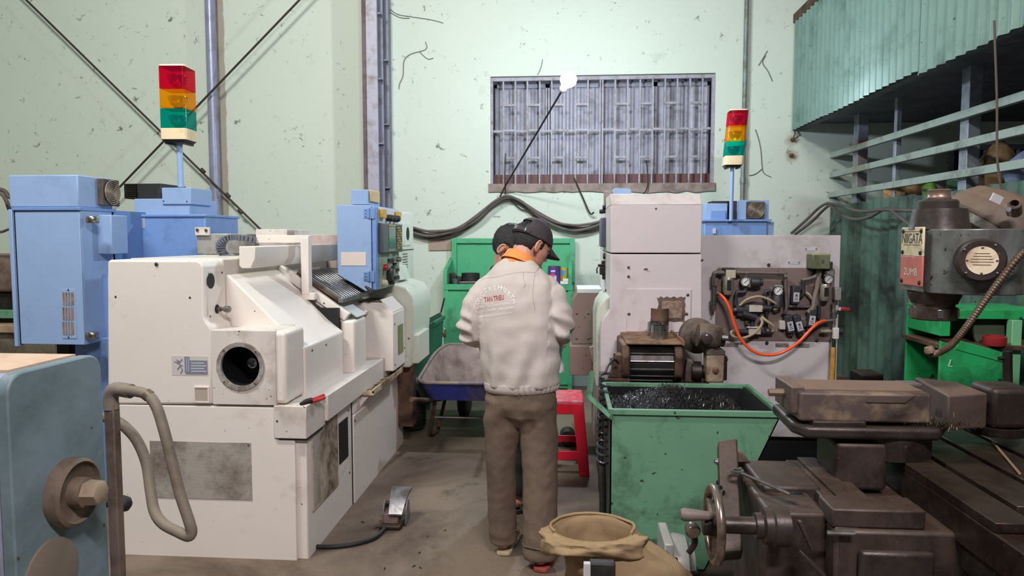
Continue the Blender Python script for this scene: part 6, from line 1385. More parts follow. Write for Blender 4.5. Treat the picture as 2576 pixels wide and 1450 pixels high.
ds = thing('grinding_disc', 'dark olive disc standing inside the green cabinet behind the mill', 'disc', P(2500, 840, y9 + .1)); c = P(2505, 838, y9 + .12)
MB().lathe([(.12, 0), (.12, .015), (.03, .02), (0, .02)], c, (0, -1, .25), 32).build('disc', mat('dark_olive_disc', (58, 72, 48), .7), ds)
rc = P(2502, 852, y9 + .0); MB().lathe([(.05, 0), (.055, .01), (.055, .045), (.045, .05), (.045, .02), (0, .02)], V(rc.x, rc.y, P(2450, 855, y9).z - .028), (0, 0, 1), 20).build('red_bowl', mat('dark_red_bowl', (150, 40, 48), .4), label='small dark red bowl on the green cabinet shelf behind the mill', cat='bowl')
lv_ = thing('lever_post', 'dark upright lever with a short cross handle behind the vise', 'lever', P(2535, 970, 2.9)); MB().cyl(P(2535, 985, 2.9), P(2534, 884, 2.9), .017, n=14).build('post', DARKST, lv_); MB().cyl(P(2512, 903, 2.9), P(2534, 900, 2.9), .008, n=8).build('handle', DARKST, lv_); MB().cyl(V(P(2535, 985, 2.9).x, 2.9, 0), P(2535, 985, 2.9), .03, n=14).build('stem', DARKST, lv_)
# long wooden stick leaning on the partition
MB().tube([V(XL - .08, 4.95, .02), P(2305, 960, 4.9), P(2300, 860, 4.9), P(2294, 780, 4.9), P(2290, 720, 4.95)], .016, 10).build('wooden_stick', mat('orange_brown_wood', (160, 104, 60), .6, 0, (110, 70, 44), .35, 8), label='orange-brown wooden stick leaning against the green partition', cat='stick')
# junk on the floor by the partition
for i, (x, y, sx_, sy_, sz, m_, lab) in enumerate(((2.3, 6.2, .3, .5, .25, RUST, 'rusty scrap box on the floor against the far end of the green partition'), (2.25, 5.5, .35, .4, .42, IRON, 'dark iron casting block on the floor beside the green partition'), (2.1, 5.0, .3, .3, .3, DUSTY, 'dusty brown casting on the floor below the leaning stick'))):
    mb = MB().box(x - sx_ / 2, x + sx_ / 2 - .02, y - sy_ / 2, y + sy_ / 2, 0, sz); mb.box(x - sx_ / 4, x + sx_ / 4, y - sy_ / 4, y + sy_ / 4, sz, sz + .08); mb.build('scrap_casting', m_, bevel=.02, seg=3, label=lab, cat='scrap')
# sacks and bags in the side room, on a shelf behind the partition
zsh = zl + .0
SHF = MB().box(XL + .11, 3.9, 3.2, 6.6, zl - .07, zl - .02).build('storage_shelf', DARK, label='dark storage shelf behind the open gap of the partition', cat='shelf', smooth=0)
def bag(name, px, py, Y, sx_, sy_, sz, m_, label, seed, base):
    c = P(px, py, Y); mb = MB().sphere(V(c.x, Y, base + sz * .46), 1, 40, 26, sc=(sx_, sy_, sz * .52))
    out = []
    for v in mb.v:
        d = v - V(c.x, Y, base + sz * .46); k = 1 + .30 * noise.noise(v * 6 + V(seed, 0, 0)) + .5 * (.5 - abs(noise.noise(v * 9 + V(0, seed, 0)))) * .6 + .12 * noise.noise(v * 24); w_ = V(c.x, Y, base + sz * .46) + d * k; w_.z = max(w_.z, base); out.append(w_)
    mb.v = out; mb.build(name, m_, smooth=30, label=label, cat='bag')
bag('paper_bag', 2285, 470, 6.0, .17, .14, .17, mat('tan_paper_bag', (176, 140, 96), .6, 0, (120, 96, 70), .4, 8), 'crumpled tan bag lying on the shelf behind the partition rail', 2, zl - .02)
bag('grey_bag', 2320, 465, 6.2, .16, .12, .17, mat('grey_pink_plastic', (150, 136, 132), .4), 'grey plastic bag behind the tan one on the partition shelf', 5, zl - .02)
bag('green_sack', 2466, 450, 5.3, .19, .15, .23, mat('dark_green_sack', (54, 92, 62), .5, 0, (40, 62, 46), .4, 6), 'dark green sack on the partition shelf above the mill', 7, zl - .02)
bag('tan_sack', 2512, 430, 4.95, .10, .10, .31, mat('tan_plastic_sack', (150, 122, 88), .35, 0, (110, 86, 62), .4, 6), 'tall tan plastic sack beside the green one above the mill', 9, zl - .02)
bag('pale_blue_bag', 2582, 450, 4.45, .10, .1, .2, mat('pale_blue_bag', (110, 122, 150), .5), 'pale blue bag at the right edge above the mill ram', 11, zl - .02)
bag('green_leaf_bag', 2338, 480, 5.65, .045, .05, .12, mat('lime_bag', (104, 150, 56), .5), 'small lime green bag tucked behind the mill drawbar', 13, zl - .02)
MB().tube(smooth_path([P(2501, 52, 3.75), P(2503, 110, 3.75), P(2508, 260, 3.75), P(2509, 400, 3.75), P(2520, 485, 3.75)], 6), .0055, 8).build('hanging_rope', mat('brown_rope', (92, 78, 68), .8), label='thin brown rope hanging from the loft above the mill', cat='rope')
# ================================================================== blue-grey machine in the left foreground
FG = thing('gear_housing', 'blue-grey machine housing with a worn round knob in the left foreground', 'machine', (-1.4, 1.7, 0))
TEAL = mat('worn_teal_paint', (120, 138, 147), .5, 0, (92, 112, 112), .35, 3, .06, .08, 40, (84, 62, 50), -.04, 24)
DTOP = mat('beige_dust_top', (206, 178, 154), .85, 0, (176, 146, 124), .3, 5); LIL = mat('greyish_lilac_side', (150, 154, 176), .55, 0, (112, 110, 120), .3, 3)
XP = -1.165
yn, yf_ = PX(24, 1100, XP).y, PX(262, 1100, XP).y
zt9_ = (PX(70, 930, XP).z + PX(240, 893, XP).z) / 2
r = .045; prof = []
for (cy_, a0) in ((yf_ - r, 90), (yn + r, 0)):
    pass
pr = [V(XP, yn, 0), V(XP, yf_, 0)] + [V(XP, yf_ - r + r * math.cos(math.radians(q)), zt9_ - r + r * math.sin(math.radians(q))) for q in range(0, 91, 15)] + [V(XP, yn + r - r * math.sin(math.radians(q)), zt9_ - r + r * math.cos(math.radians(q))) for q in range(0, 91, 15)]
MB().prism(pr, (-.03, 0, 0)).build('end_plate', TEAL, FG, bevel=.004)
pr2 = [V(XP - .03, v.y, v.z - (.004 if v.z > .5 else 0)) for v in pr]
MB().prism(pr2, (-.9, 0, 0)).build('housing', LIL, FG, bevel=.006)
MB().box(XP - .9, XP - .034, yn + r, yf_ - r, zt9_ - .004, zt9_ + .003).build('dust_layer', DTOP, FG, smooth=0)
kc = PX(168, 1238, XP); kr = .079
KN = mat('worn_brown_knob', (128, 112, 98), .55, .2, (92, 74, 60), .4, 6, .08)
kb = MB().lathe([(kr, -.002), (kr * 1.03, .01), (kr, .03), (kr * .9, .036), (kr * .86, .026), (.036, .022), (.034, .05), (0, .05)], kc, (1, 0, 0), 40).build('knob', KN, FG)
MB().lathe([(.030, .05), (.028, .085), (.02, .09), (0, .09)], kc, (1, 0, 0), 6).build('knob_nut', mat('beige_nut', (166, 146, 124), .55, .2, (120, 100, 84), .3, 10), kb)
k2 = PX(128, 1450, XP); MB().lathe([(.085, -.002), (.085, .006), (.06, .012), (0, .012)], k2, (1, 0, 0), 36).build('lower_boss', mat('brown_boss', (124, 112, 100), .6), FG)
# brown post and the bent hose
HP = thing('bent_hose', 'dusty grey-brown hose looping from a rusty post beside the foreground machine', 'hose', (XP - .02, 1.87, 0))
yp_ = 1.86; pa, pb = P(267, 1200, yp_).x, P(292, 1200, yp_).x
pz = P(280, 1018, yp_).z
MB().box(pa, pb, yp_, yp_ + .03, 0, pz).build('post', mat('brown_post', (120, 104, 94), .6, .2, (84, 66, 56), .4, 6), HP, bevel=.003)
HO = mat('dusty_hose_rubber', (126, 114, 100), .65, 0, (98, 86, 72), .35, 6, .06, .1, 60)
e = [P(280, 1030, yp_ + .015), P(279, 1000, yp_ + .015), P(284, 984, yp_ + .012), P(298, 980, yp_ + .01), P(330, 985, yp_)]
MB().tube(smooth_path(e, 6), .020, 14).build('elbow', mat('grey_brown_elbow', (132, 120, 108), .6, .1, (92, 80, 70), .4, 8), HP)
h1 = [P(300, 982, yp_), P(340, 985, yp_ - .01), P(372, 995, yp_ - .02), P(394, 1025, yp_ - .03), P(413, 1085, yp_ - .04), P(432, 1160, yp_ - .05), P(452, 1240, yp_ - .06), P(475, 1310, yp_ - .07), P(482, 1338, yp_ - .07), P(474, 1350, yp_ - .07), P(450, 1340, yp_ - .06), P(410, 1318, yp_ - .04), P(388, 1285, yp_ - .02), P(378, 1230, yp_), P(368, 1165, yp_ + .02), P(345, 1110, yp_ + .04), P(315, 1075, yp_ + .05), P(288, 1058, yp_ + .06), P(262, 1050, yp_ + .08)]
MB().tube(smooth_path(h1, 7), .0145, 14).build('hose', HO, HP); MB().tube([P(366, 990, yp_ - .02), P(376, 998, yp_ - .02)], .0165, 14).build('clamp', mat('hose_clamp', (120, 106, 92), .5, .4), HP)
bk = P(308, 1268, yp_ + .05); MB().lathe([(.012, -.08), (.012, -.02), (.02, -.016), (.024, .0), (.02, .016), (.01, .024), (0, .025)], bk, (1, 0, 0), 20).build('black_knob', RUBBER, HP)
# ================================================================== burlap sack in front
SK = thing('burlap_sack', 'open tan burlap sack slumped in the foreground between the worker and the green bin', 'sack', (.14, 2.5, 0))
def burlap():
    m = bpy.data.materials.new('tan_burlap'); m.use_nodes = True; t = NT(m); b = t.n['Principled BSDF']; tc = t.add('ShaderNodeTexCoord').outputs['Object']
    a = t.mixc(t.noise(tc, 6, 5), lin((146, 122, 94)), lin((176, 150, 116)))
    wv = t.add('ShaderNodeTexWave'); wv.inputs['Scale'].default_value = 95; wv.inputs['Distortion'].default_value = 2.5; wv.bands_direction = 'Z'; t.link(tc, wv.inputs['Vector'])
    wv2 = t.add('ShaderNodeTexWave'); wv2.inputs['Scale'].default_value = 95; wv2.inputs['Distortion'].default_value = 2.5; wv2.bands_direction = 'DIAGONAL'; t.link(tc, wv2.inputs['Vector'])
    f = t.math('MULTIPLY', wv.outputs['Fac'], wv2.outputs['Fac'])
    t.link(t.mixc(t.math('MULTIPLY', f, .22), a, lin((104, 80, 56))), b.inputs['Base Color']); b.inputs['Roughness'].default_value = .95; b.inputs['Specular IOR Level'].default_value = .1
    bn = t.add('ShaderNodeBump'); bn.inputs['Strength'].default_value = .35; bn.inputs['Distance'].default_value = .002; t.link(f, bn.inputs['Height']); t.link(bn.outputs[0], b.inputs['Normal']); return m
BUR = burlap()
n = 56
def srow(cx_, cy_, rx, ry, z, tilt, wav, sd):
    out = []
    for i in range(n):
        a = 2 * PI * i / n; k = 1 + wav * noise.noise(V(math.cos(a) * 1.6, math.sin(a) * 1.6, sd)) + wav * .5 * noise.noise(V(math.cos(a) * 4, math.sin(a) * 4, sd + z * 5))
        out.append(V(cx_ + rx * k * math.cos(a), cy_ + ry * k * math.sin(a), max(.004, z + tilt * math.sin(a) + .03 * wav * noise.noise(V(math.cos(a) * 3, math.sin(a) * 3, sd + 9)))))
    return out
cxk = .10
rows = [srow(cxk + .14, 2.52, .21, .17, .004, 0, .1, 1), srow(cxk + .16, 2.52, .25, .18, .12, 0, .14, 1.1), srow(cxk + .145, 2.52, .235, .165, .24, 0, .18, 1.3), srow(cxk + .10, 2.51, .205, .145, .345, 0, .16, 1.6), srow(cxk + .03, 2.5, .158, .125, .42, 0, .12, 1.9), srow(cxk, 2.5, .146, .122, .46, 0, .06, 2.2), srow(cxk - .002, 2.5, .144, .121, .47, .0, .05, 2.2),
        srow(cxk, 2.5, .138, .114, .458, 0, .06, 2.2), srow(cxk + .01, 2.5, .135, .11, .40, 0, .12, 1.9), srow(cxk + .03, 2.5, .14, .11, .33, 0, .12, 1.6), srow(cxk + .05, 2.5, .10, .08, .27, 0, .1, 1.5)]
def crumple(row):
    return [v + (v - V(cxk + .06, 2.5, v.z)) * (.10 * noise.noise(V(v.x * 9, v.y * 9, v.z * 16)) + .05 * noise.noise(v * 26)) for v in row]
dense = []
for i in range(len(rows) - 1):
    for t in (0, .25, .5, .75): dense.append([rows[i][j].lerp(rows[i + 1][j], t) for j in range(n)])
dense.append(rows[-1]); dense = [crumple(r_) for r_ in dense]
MB().ringloft(dense, True, True).build('sack_body', BUR, SK, smooth=80)
# front flap folded outwards over the rim, hanging lower at the left
cr = []
for j in range(19):
    t = j / 18; row = []
    for i in range(44):
        s_ = i / 43; a = PI * (.96 + .92 * s_); reach = .112 + .085 * t * (.7 + .3 * math.sin(s_ * PI * 2)) + .02 * math.sin(t * PI)
        wav = .010 * t * math.sin(s_ * 16 + 2 * t) + .03 * t * noise.noise(V(s_ * 6, t * 3, 4)) + .008 * noise.noise(V(s_ * 20, t * 8, 2))
        drop = (.075 - .045 * math.sin(min(1, s_ * 1.2) * PI)) * t ** 1.6 + .05 * t * (1 - s_) ** 2
        row.append(V(cxk + (reach + wav) * (1.24 - .16 * t) * math.cos(a) + .02 * t, 2.5 + (reach + wav) * math.sin(a), .466 + .022 * math.sin(t * PI * .8) - drop + .5 * wav))
    cr.append(row)
mb = MB().ringloft(cr, False, False, False); o_ = mb.build('folded_flap', BUR, SK, smooth=80); q_ = o_.modifiers.new('t', 'SOLIDIFY'); q_.thickness = .006
# frayed seam knots at the left corner
for i in range(5): MB().sphere(V(cxk - .150 + random.uniform(-.006, .006), 2.46 + i * .012, .462 - i * .010), .008, 8, 6).build('frayed_knot', BUR, SK)
hem = srow(cxk - .002, 2.5, .147, .123, .472, 0, .05, 2.2); MB().tube([hem[i] for i in range(-4, 33)], .0055, 8).build('hem', BUR, SK)
bxx = P(1508, 1430, 2.3); MB().box(bxx.x - .035, bxx.x + .05, 2.26, 2.30, 0, P(1505, 1412, 2.28).z).build('black_case', RUBBER, bevel=.006, label='black box peeking out under the front of the burlap sack', cat='box')
bxx = P(1480, 1430, 2.28); MB().box(bxx.x - .016, bxx.x + .006, 2.25, 2.27, 0, P(1480, 1416, 2.26).z).build('pale_strip', mat('pale_strip', (196, 190, 192), .5), bevel=.002, label='pale upright strip beside the black box under the burlap sack', cat='strip')
# ================================================================== grey motor end beside the sack
MO = thing('electric_motor', 'light grey cast motor with a square flange beside the mill handwheel', 'motor', (.45, 2.85, 0))
MG = mat('light_grey_enamel', (176, 172, 168), .4, .05, (132, 122, 114), .3, 5)
yx = 2.80; fx0, fx1 = P(1666, 1400, yx).x, P(1690, 1400, yx).x; zf9 = P(1680, 1354, yx).z
MB().box(fx0, fx1, yx - .06, yx + .16, .2, zf9).build('flange', MG, MO, bevel=.006)
mcz = P(1710, 1362, yx).z - .13
MB().lathe([(.13, 0), (.133, .02), (.126, .06), (.10, .072), (.095, .09), (0, .092)], V(fx1, yx + .05, mcz), (1, 0, 0), 36).build('body', MG, MO); MB().lathe([(.012, 0), (.014, .004), (.014, .014), (0, .016)], P(1693, 1410, yx - .07), (1, -1, 0), 10).build('bolt', DARKST, MO)
MB().lathe([(.035, 0), (.035, -.05), (.03, -.055), (0, -.055)], V(fx0 - .0, yx + .05, mcz + .03), (1, 0, 0), 20).build('shaft_cover', MG, MO); MB().box(fx0 - .06, fx1 + .1, yx - .06, yx + .16, 0, .2).build('pedestal', DARKST, MO, bevel=.006)
# ================================================================== people
SKIN = mat('warm_skin', (206, 150, 128), .5, 0, (184, 118, 98), .2, 8, .05, spec=.4); HAIR = mat('black_hair', (24, 22, 24), .55, 0, (44, 42, 44), .3, 30, .2, .6, 120)
CAPM = mat('dark_cap_cloth', (62, 55, 60), .8, 0, (78, 68, 70), .25, 10, .06, .3, 220)
def loft(mb, secs, rvec, n=22, tip0=.4, tip1=.4):
    """sections (centre, half width, half depth) swept along their centres; rvec gives the width direction"""
    secs = [(Vector(c), a, b) for c, a, b in secs]; rings = []
    N = len(secs)
    def ring(c, a, b, d):
        r = Vector(rvec); r = (r - d * r.dot(d)).normalized(); f = d.cross(r)
        return [c + r * a * math.cos(2 * PI * k / n) + f * b * math.sin(2 * PI * k / n) for k in range(n)]
    for i, (c, a, b) in enumerate(secs):
        d = (secs[min(i + 1, N - 1)][0] - secs[max(i - 1, 0)][0]).normalized()
        if i == 0 and tip0: rings.append(ring(c - d * min(a, b) * tip0, a * .55, b * .55, d))
        rings.append(ring(c, a, b, d))
        if i == N - 1 and tip1: rings.append(ring(c + d * min(a, b) * tip1, a * .55, b * .55, d))
    return mb.ringloft(rings)
def ell(mb, c, ax, ay, az, r, n=20, k=12):
    c = Vector(c); b = MB().sphere((0, 0, 0), 1, n, k); o = len(mb.v)
    mb._add([c + ax * v.x * r[0] + ay * v.y * r[1] + az * v.z * r[2] for v in b.v], b.f); return mb
def hand(mb, wrist, tip_dir, palm_dir, side, curl=.9):
    """palm, four bent fingers of different lengths and a thumb from the side of the palm"""
    d, p = Vector(tip_dir).normalized(), Vector(palm_dir).normalized(); p = (p - d * p.dot(d)).normalized(); s_ = d.cross(p) * side
    w_ = Vector(wrist)
    loft(mb, [(w_ - d * .02, .027, .021), (w_ + d * .02, .034, .018), (w_ + d * .06, .04, .017), (w_ + d * .085, .038, .014)], s_, 14)
    for k, (off, L) in enumerate(((-.030, .062), (-.010, .074), (.010, .078), (.029, .070))):
        q = w_ + d * .085 + s_ * off; pts = [q - d * .02, q]; ang = 0
        for j, f_ in enumerate((.45, .32, .23)):
            ang += curl * (.5 if j == 0 else .75); dd = d * math.cos(ang) + p * math.sin(ang); q = q + dd * L * f_; pts.append(q)
        mb.tube(smooth_path(pts, 3), .0085, 8)
    t0 = w_ + d * .035 + s_ * .034; td = (s_ * .55 + d * .6 + p * .5).normalized(); mb.tube(smooth_path([w_ + d * .02 + s_ * .015, t0, t0 + td * .035, t0 + td * .035 + (d * .8 + p * .6 - s_ * .2).normalized() * .03], 3), .0098, 8)
def foot(mb, heel, toe):
    h, t = Vector(heel), Vector(toe); d = (t - h).normalized(); s_ = V(d.y, -d.x, 0)
    loft(mb, [(h + V(0, 0, .035), .03, .03), (h + d * .05 + V(0, 0, .04), .034, .036), (h + d * .12 + V(0, 0, .032), .038, .028), (h + d * .18 + V(0, 0, .024), .045, .02), (h + d * .215 + V(0, 0, .02), .04, .015)], s_, 16)
    for k in range(5): mb.tube([h + d * .2 + s_ * (-.032 + .016 * k) + V(0, 0, .02), h + d * (.245 - .006 * abs(k - 1)) + s_ * (-.034 + .017 * k) + V(0, 0, .014)], [.010, .0075], 8)
def fold(mb, nr, fn):
    mb.v = [v + n_ * fn(v) for v, n_ in zip(mb.v, nr)]
def head_frame(yaw, pitch):
    a, b = math.radians(yaw), math.radians(pitch)
    f = V(math.sin(a) * math.cos(b), math.cos(a) * math.cos(b), -math.sin(b)); u = V(math.sin(a) * math.sin(b), math.cos(a) * math.sin(b), math.cos(b)); return f, u, f.cross(u)
def make_head(body, C, f, u, r):
    """skull, jaw, nose, lips, ears added to the body builder"""
    ell(body, C + u * .022 - f * .006, r, f, u, (.074, .094, .092)); ell(body, C - u * .045 + f * .035, r, f, u, (.056, .058, .062)); ell(body, C - u * .01 + f * .03, r, f, u, (.066, .066, .075))
    body.tube([C + f * .088 + u * .012, C + f * .104 - u * .018, C + f * .110 - u * .03], [.008, .012, .014], 10); ell(body, C + f * .088 - u * .062, r, f, u, (.022, .012, .009)); ell(body, C + f * .086 - u * .074, r, f, u, (.02, .012, .008)); ell(body, C + f * .080 - u * .098, r, f, u, (.024, .018, .016))
    for s_ in (-1, 1):
        ell(body, C + f * .082 + u * .022 + r * s_ * .03, r, f, u, (.024, .012, .008))
def neck(mb, a, b, ra, rb):
    mb.tube(smooth_path([a, (Vector(a) + Vector(b)) / 2, b], 4), [ra + (rb - ra) * i / 8 for i in range(9)], 18)
def make_ear(T, C, f, u, r, s_):
    o = C + r * s_ * .076 - u * .012 - f * .014; e = MB(); pts = []
    for i in range(15):
        a = math.radians(-110 + 250 * i / 14); pts.append(o + (-f * math.cos(a) * .014 + u * math.sin(a) * .026) + r * s_ * (.009 + .003 * math.cos(a)))
    e.tube(pts, .0045, 8); ell(e, o + r * s_ * .003, r, f, u, (.008, .015, .026), 14, 8); ell(e, o - u * .023 + r * s_ * .007, r, f, u, (.005, .008, .008), 10, 6)
    e.build('ear', SKIN, T, smooth=80)
def make_face(T, C, f, u, r):
    W_, D_ = mat('eye_white', (226, 222, 216), .3), mat('eye_dark', (36, 26, 22), .3)
    for s_ in (-1, 1):
        o = C + f * .083 + u * .006 + r * s_ * .03; ey = ell(MB(), o, r, f, u, (.014, .009, .007), 12, 8).build('eye', W_, T); ell(MB(), o + f * .006, r, f, u, (.006, .004, .006), 10, 6).build('iris', D_, ey)
        MB().tube([o + u * .02 - r * s_ * .014 + f * .006, o + u * .024 + f * .004, o + u * .018 + r * s_ * .018 - f * .006], .0035, 6).build('eyebrow', HAIR, T)
    MB().tube([C + f * .097 - u * .068 - r * .02, C + f * .101 - u * .068, C + f * .097 - u * .068 + r * .02], .003, 6).build('mouth', mat('lip', (160, 92, 84), .5), T)
def make_hair(T, C, f, u, r, cut, k=1.07, tuft=.012, seed=0):
    b = MB().sphere((0, 0, 0), 1, 48, 32); keep = []; pos = []
    c0 = C + u * .022 - f * .006
    for v in b.v:
        q = 1 + tuft * 6 * noise.noise(v * 3 + V(seed, 0, 0)) * .3 + tuft * 2.5 * noise.noise(v * 11); pos.append(c0 + r * v.x * .074 * k * q + f * v.y * .094 * k * q + u * v.z * .092 * k * q)
    fs = [fc_ for fc_ in b.f if all(cut(b.v[i].x, b.v[i].y, b.v[i].z) for i in fc_)]
    h = MB(); h._add(pos, fs); o = h.build('hair', HAIR, T, smooth=80, recalc=False); s_ = o.modifiers.new('t', 'SOLIDIFY'); s_.thickness = .008; s_.offset = -1; return o
# ------------------------------------------------------------------ the worker in the cap
T1 = thing('person', 'worker with back turned in pale beige printed jacket, brown trousers and dark cap', 'person', (-.21, 3.24, 0), group='workers')
th_ = math.radians(20); RV = V(math.cos(th_), -math.sin(th_), 0); FV = V(math.sin(th_), math.cos(th_), 0)
f1, u1_, r1 = head_frame(52, 30)
C1 = P(1336, 617, 3.37)
LW, RW = V(-.31, 3.50, 1.04), V(-.10, 3.46, 1.03)
body = MB()
loft(body, [((-.205, 3.25, .78), .13, .09), ((-.21, 3.25, .95), .13, .09), ((-.225, 3.26, 1.15), .15, .095), ((-.225, 3.28, 1.27), .12, .075), ((-.222, 3.29, 1.335), .07, .062)], RV); neck(body, V(-.22, 3.295, 1.30), C1 - u1_ * .02 - f1 * .03, .06, .052)
loft(body, [((-.345, 3.28, 1.235), .045, .045), ((-.435, 3.25, 1.06), .042, .042), (LW, .028, .026)], RV, 14); loft(body, [((-.115, 3.25, 1.235), .045, .045), ((-.035, 3.21, 1.09), .042, .042), (RW, .028, .026)], RV, 14)
loft(body, [((-.275, 3.25, .80), .08, .08), ((-.300, 3.27, .44), .05, .05), ((-.288, 3.32, .07), .036, .036)], RV, 14); loft(body, [((-.135, 3.24, .80), .08, .08), ((-.118, 3.21, .43), .05, .05), ((-.112, 3.18, .06), .036, .036)], RV, 14)
make_head(body, C1, f1, u1_, r1)
hand(body, LW, V(.55, .8, -.15), V(.5, -.2, -.6), 1, .55); hand(body, RW, V(-.35, .9, -.1), V(-.5, -.2, -.6), -1, .55)
foot(body, V(-.292, 3.285, .02), V(-.262, 3.52, .02)); foot(body, V(-.112, 3.13, .02), V(-.055, 3.37, .02))
bm_, nr = remesh(body, .006, 3, .5); bo1 = bm_.build('body', SKIN, T1, smooth=80, recalc=False)
make_face(T1, C1, f1, u1_, r1)
for s_ in (-1, 1): make_ear(T1, C1, f1, u1_, r1, s_)
make_hair(T1, C1, f1, u1_, r1, lambda x, y, z: (z > -.93 if y < -.12 else z > (-.42 if y > .12 else -.05)) and y < .34, 1.05)
# sandals
for (h_, t_, m_) in ((V(-.292, 3.27, 0), V(-.26, 3.53, 0), mat('cream_sandal', (206, 188, 158), .6)), (V(-.112, 3.115, 0), V(-.052, 3.38, 0), mat('red_sandal', (176, 84, 78), .6))):
    d = (t_ - h_).normalized(); s_ = V(d.y, -d.x, 0); out = []
    for (l, wd) in ((-.005, .018), (.0, .03), (.03, .037), (.1, .034), (.17, .044), (.22, .046), (.25, .036), (.262, .02)): out.append((h_ + d * l, wd))
    poly = [c + s_ * w_ for c, w_ in out] + [c - s_ * w_ for c, w_ in reversed(out)]
    sn = MB().prism(poly, (0, 0, .022)).build('sandal', m_, T1, bevel=.006); MB().tube(smooth_path([h_ + d * .15 + s_ * .045 + V(0, 0, .02), h_ + d * .16 + V(0, 0, .062), h_ + d * .15 - s_ * .045 + V(0, 0, .02)], 6), .008, 8).build('strap', m_, sn)
# trousers
tr1 = MB()
loft(tr1, [((-.205, 3.25, .92), .15, .11), ((-.205, 3.245, .83), .165, .125), ((-.205, 3.245, .74), .168, .128), ((-.205, 3.245, .69), .15, .115)], RV, 30)
loft(tr1, [((-.282, 3.25, .76), .088, .105), ((-.29, 3.252, .64), .083, .088), ((-.302, 3.262, .44), .069, .074), ((-.298, 3.29, .24), .066, .07), ((-.292, 3.315, .065), .07, .072)], RV, 26, tip1=.02)
loft(tr1, [((-.128, 3.24, .76), .09, .108), ((-.122, 3.235, .64), .088, .094), ((-.116, 3.21, .43), .081, .084), ((-.113, 3.185, .22), .077, .08), ((-.112, 3.165, .045), .077, .08)], RV, 26, tip1=.02)
def knees(v):
    z = v.z; return .004 * noise.noise(V(v.x * 14, v.y * 14, z * 4)) + .007 * math.sin(34 * (v.x + .2) * (1 if v.x > -.2 else -1) + z * 16 + 4 * noise.noise(v * 4)) * (.06 + .94 * math.exp(-((z - .66) / .09) ** 2)) + .006 * noise.noise(V(v.x * 6, v.y * 6, z * 22)) * math.exp(-((z - .1) / .08) ** 2) + .0025 * noise.noise(v * 28)
b_, nr = remesh(tr1, .0075, 3, .5); fold(b_, nr, knees)
TRO = mat('brown_trouser_cloth', (112, 94, 80), .9, 0, (90, 74, 62), .35, 4, .06, .25, 260)
to1 = b_.build('trousers', TRO, T1, smooth=80, recalc=False)
for (c, z_) in ((V(-.293, 3.312, 0), .125), (V(-.112, 3.17, 0), .115)):
    MB().tube([c + RV * .0715 * math.cos(a) + FV * .074 * math.sin(a) + V(0, 0, z_ + .004 * math.sin(a * 3)) if c.x < -.2 else c + RV * .078 * math.cos(a) + FV * .082 * math.sin(a) + V(0, 0, z_ + .004 * math.sin(a * 3)) for a in [2 * PI * i / 32 for i in range(32)]], .003, 6, closed=True).build('hem_seam', TRO, to1)
# jacket: one shell for trunk and sleeves
jk = MB()
loft(jk, [((-.205, 3.245, .835), .178, .135), ((-.208, 3.243, .90), .186, .140), ((-.215, 3.242, 1.0), .192, .142), ((-.222, 3.246, 1.10), .196, .140), ((-.228, 3.256, 1.20), .196, .132), ((-.229, 3.268, 1.275), .185, .116), ((-.226, 3.282, 1.33), .150, .096), ((-.222, 3.292, 1.368), .105, .078), ((-.219, 3.300, 1.392), .07, .066)], RV, 36, tip0=.05, tip1=.1)
loft(jk, [((-.335, 3.285, 1.272), .068, .07), ((-.395, 3.272, 1.225), .067, .075), ((-.43, 3.25, 1.13), .062, .07), ((-.44, 3.255, 1.065), .060, .066), ((-.41, 3.33, 1.038), .056, .056), ((-.355, 3.43, 1.035), .05, .048)], RV, 24, tip1=.05)
loft(jk, [((-.115, 3.26, 1.278), .068, .07), ((-.066, 3.24, 1.235), .068, .075), ((-.038, 3.215, 1.16), .064, .072), ((-.024, 3.205, 1.095), .062, .068), ((-.04, 3.27, 1.055), .060, .058), ((-.085, 3.38, 1.035), .05, .048)], RV, 24, tip1=.05)
def jfold(v):
    d = v - V(-.22, 3.25, v.z); s_ = d.dot(RV); b = d.dot(FV); z = v.z; back = max(0, -b) / .14
    low = max(0, min(1, (1.28 - z) / .42))
    g = .0085 * low * math.sin(s_ * 52 - (z - .8) * 15 + 2.6 * noise.noise(V(s_ * 6, z * 3, 2))) * (.35 + .65 * low) * back
    g += .006 * noise.noise(V(s_ * 9, z * 5, 1)) + .004 * noise.noise(v * 17)
    arm = abs(s_) > .175
    if arm: g += .009 * math.sin(z * 88 + s_ * 40 + b * 30 + 2 * noise.noise(v * 8)) * math.exp(-((z - 1.09) / .07) ** 2) + .003 * math.sin(z * 60 + 8 * s_)
    return g
b_, nr = remesh(jk, .0065, 3, .5); fold(b_, nr, jfold)
JK = mat('pale_beige_jacket_cloth', (198, 187, 180), .9, 0, (184, 171, 162), .25, 3, .03, .22, 300, spec=.2)
jo = b_.build('jacket', JK, T1, smooth=80, recalc=False)
BV = BVHTree.FromPolygons([tuple(v) for v in b_.v], b_.f)
def on_jacket(px, py, off=.0016):
    d = ray(px, py).normalized(); h_ = BV.ray_cast(V(0, 0, CAMZ), d)
    if h_[0] is None: return P(px, py, 3.11)
    return h_[0] + h_[1] * off
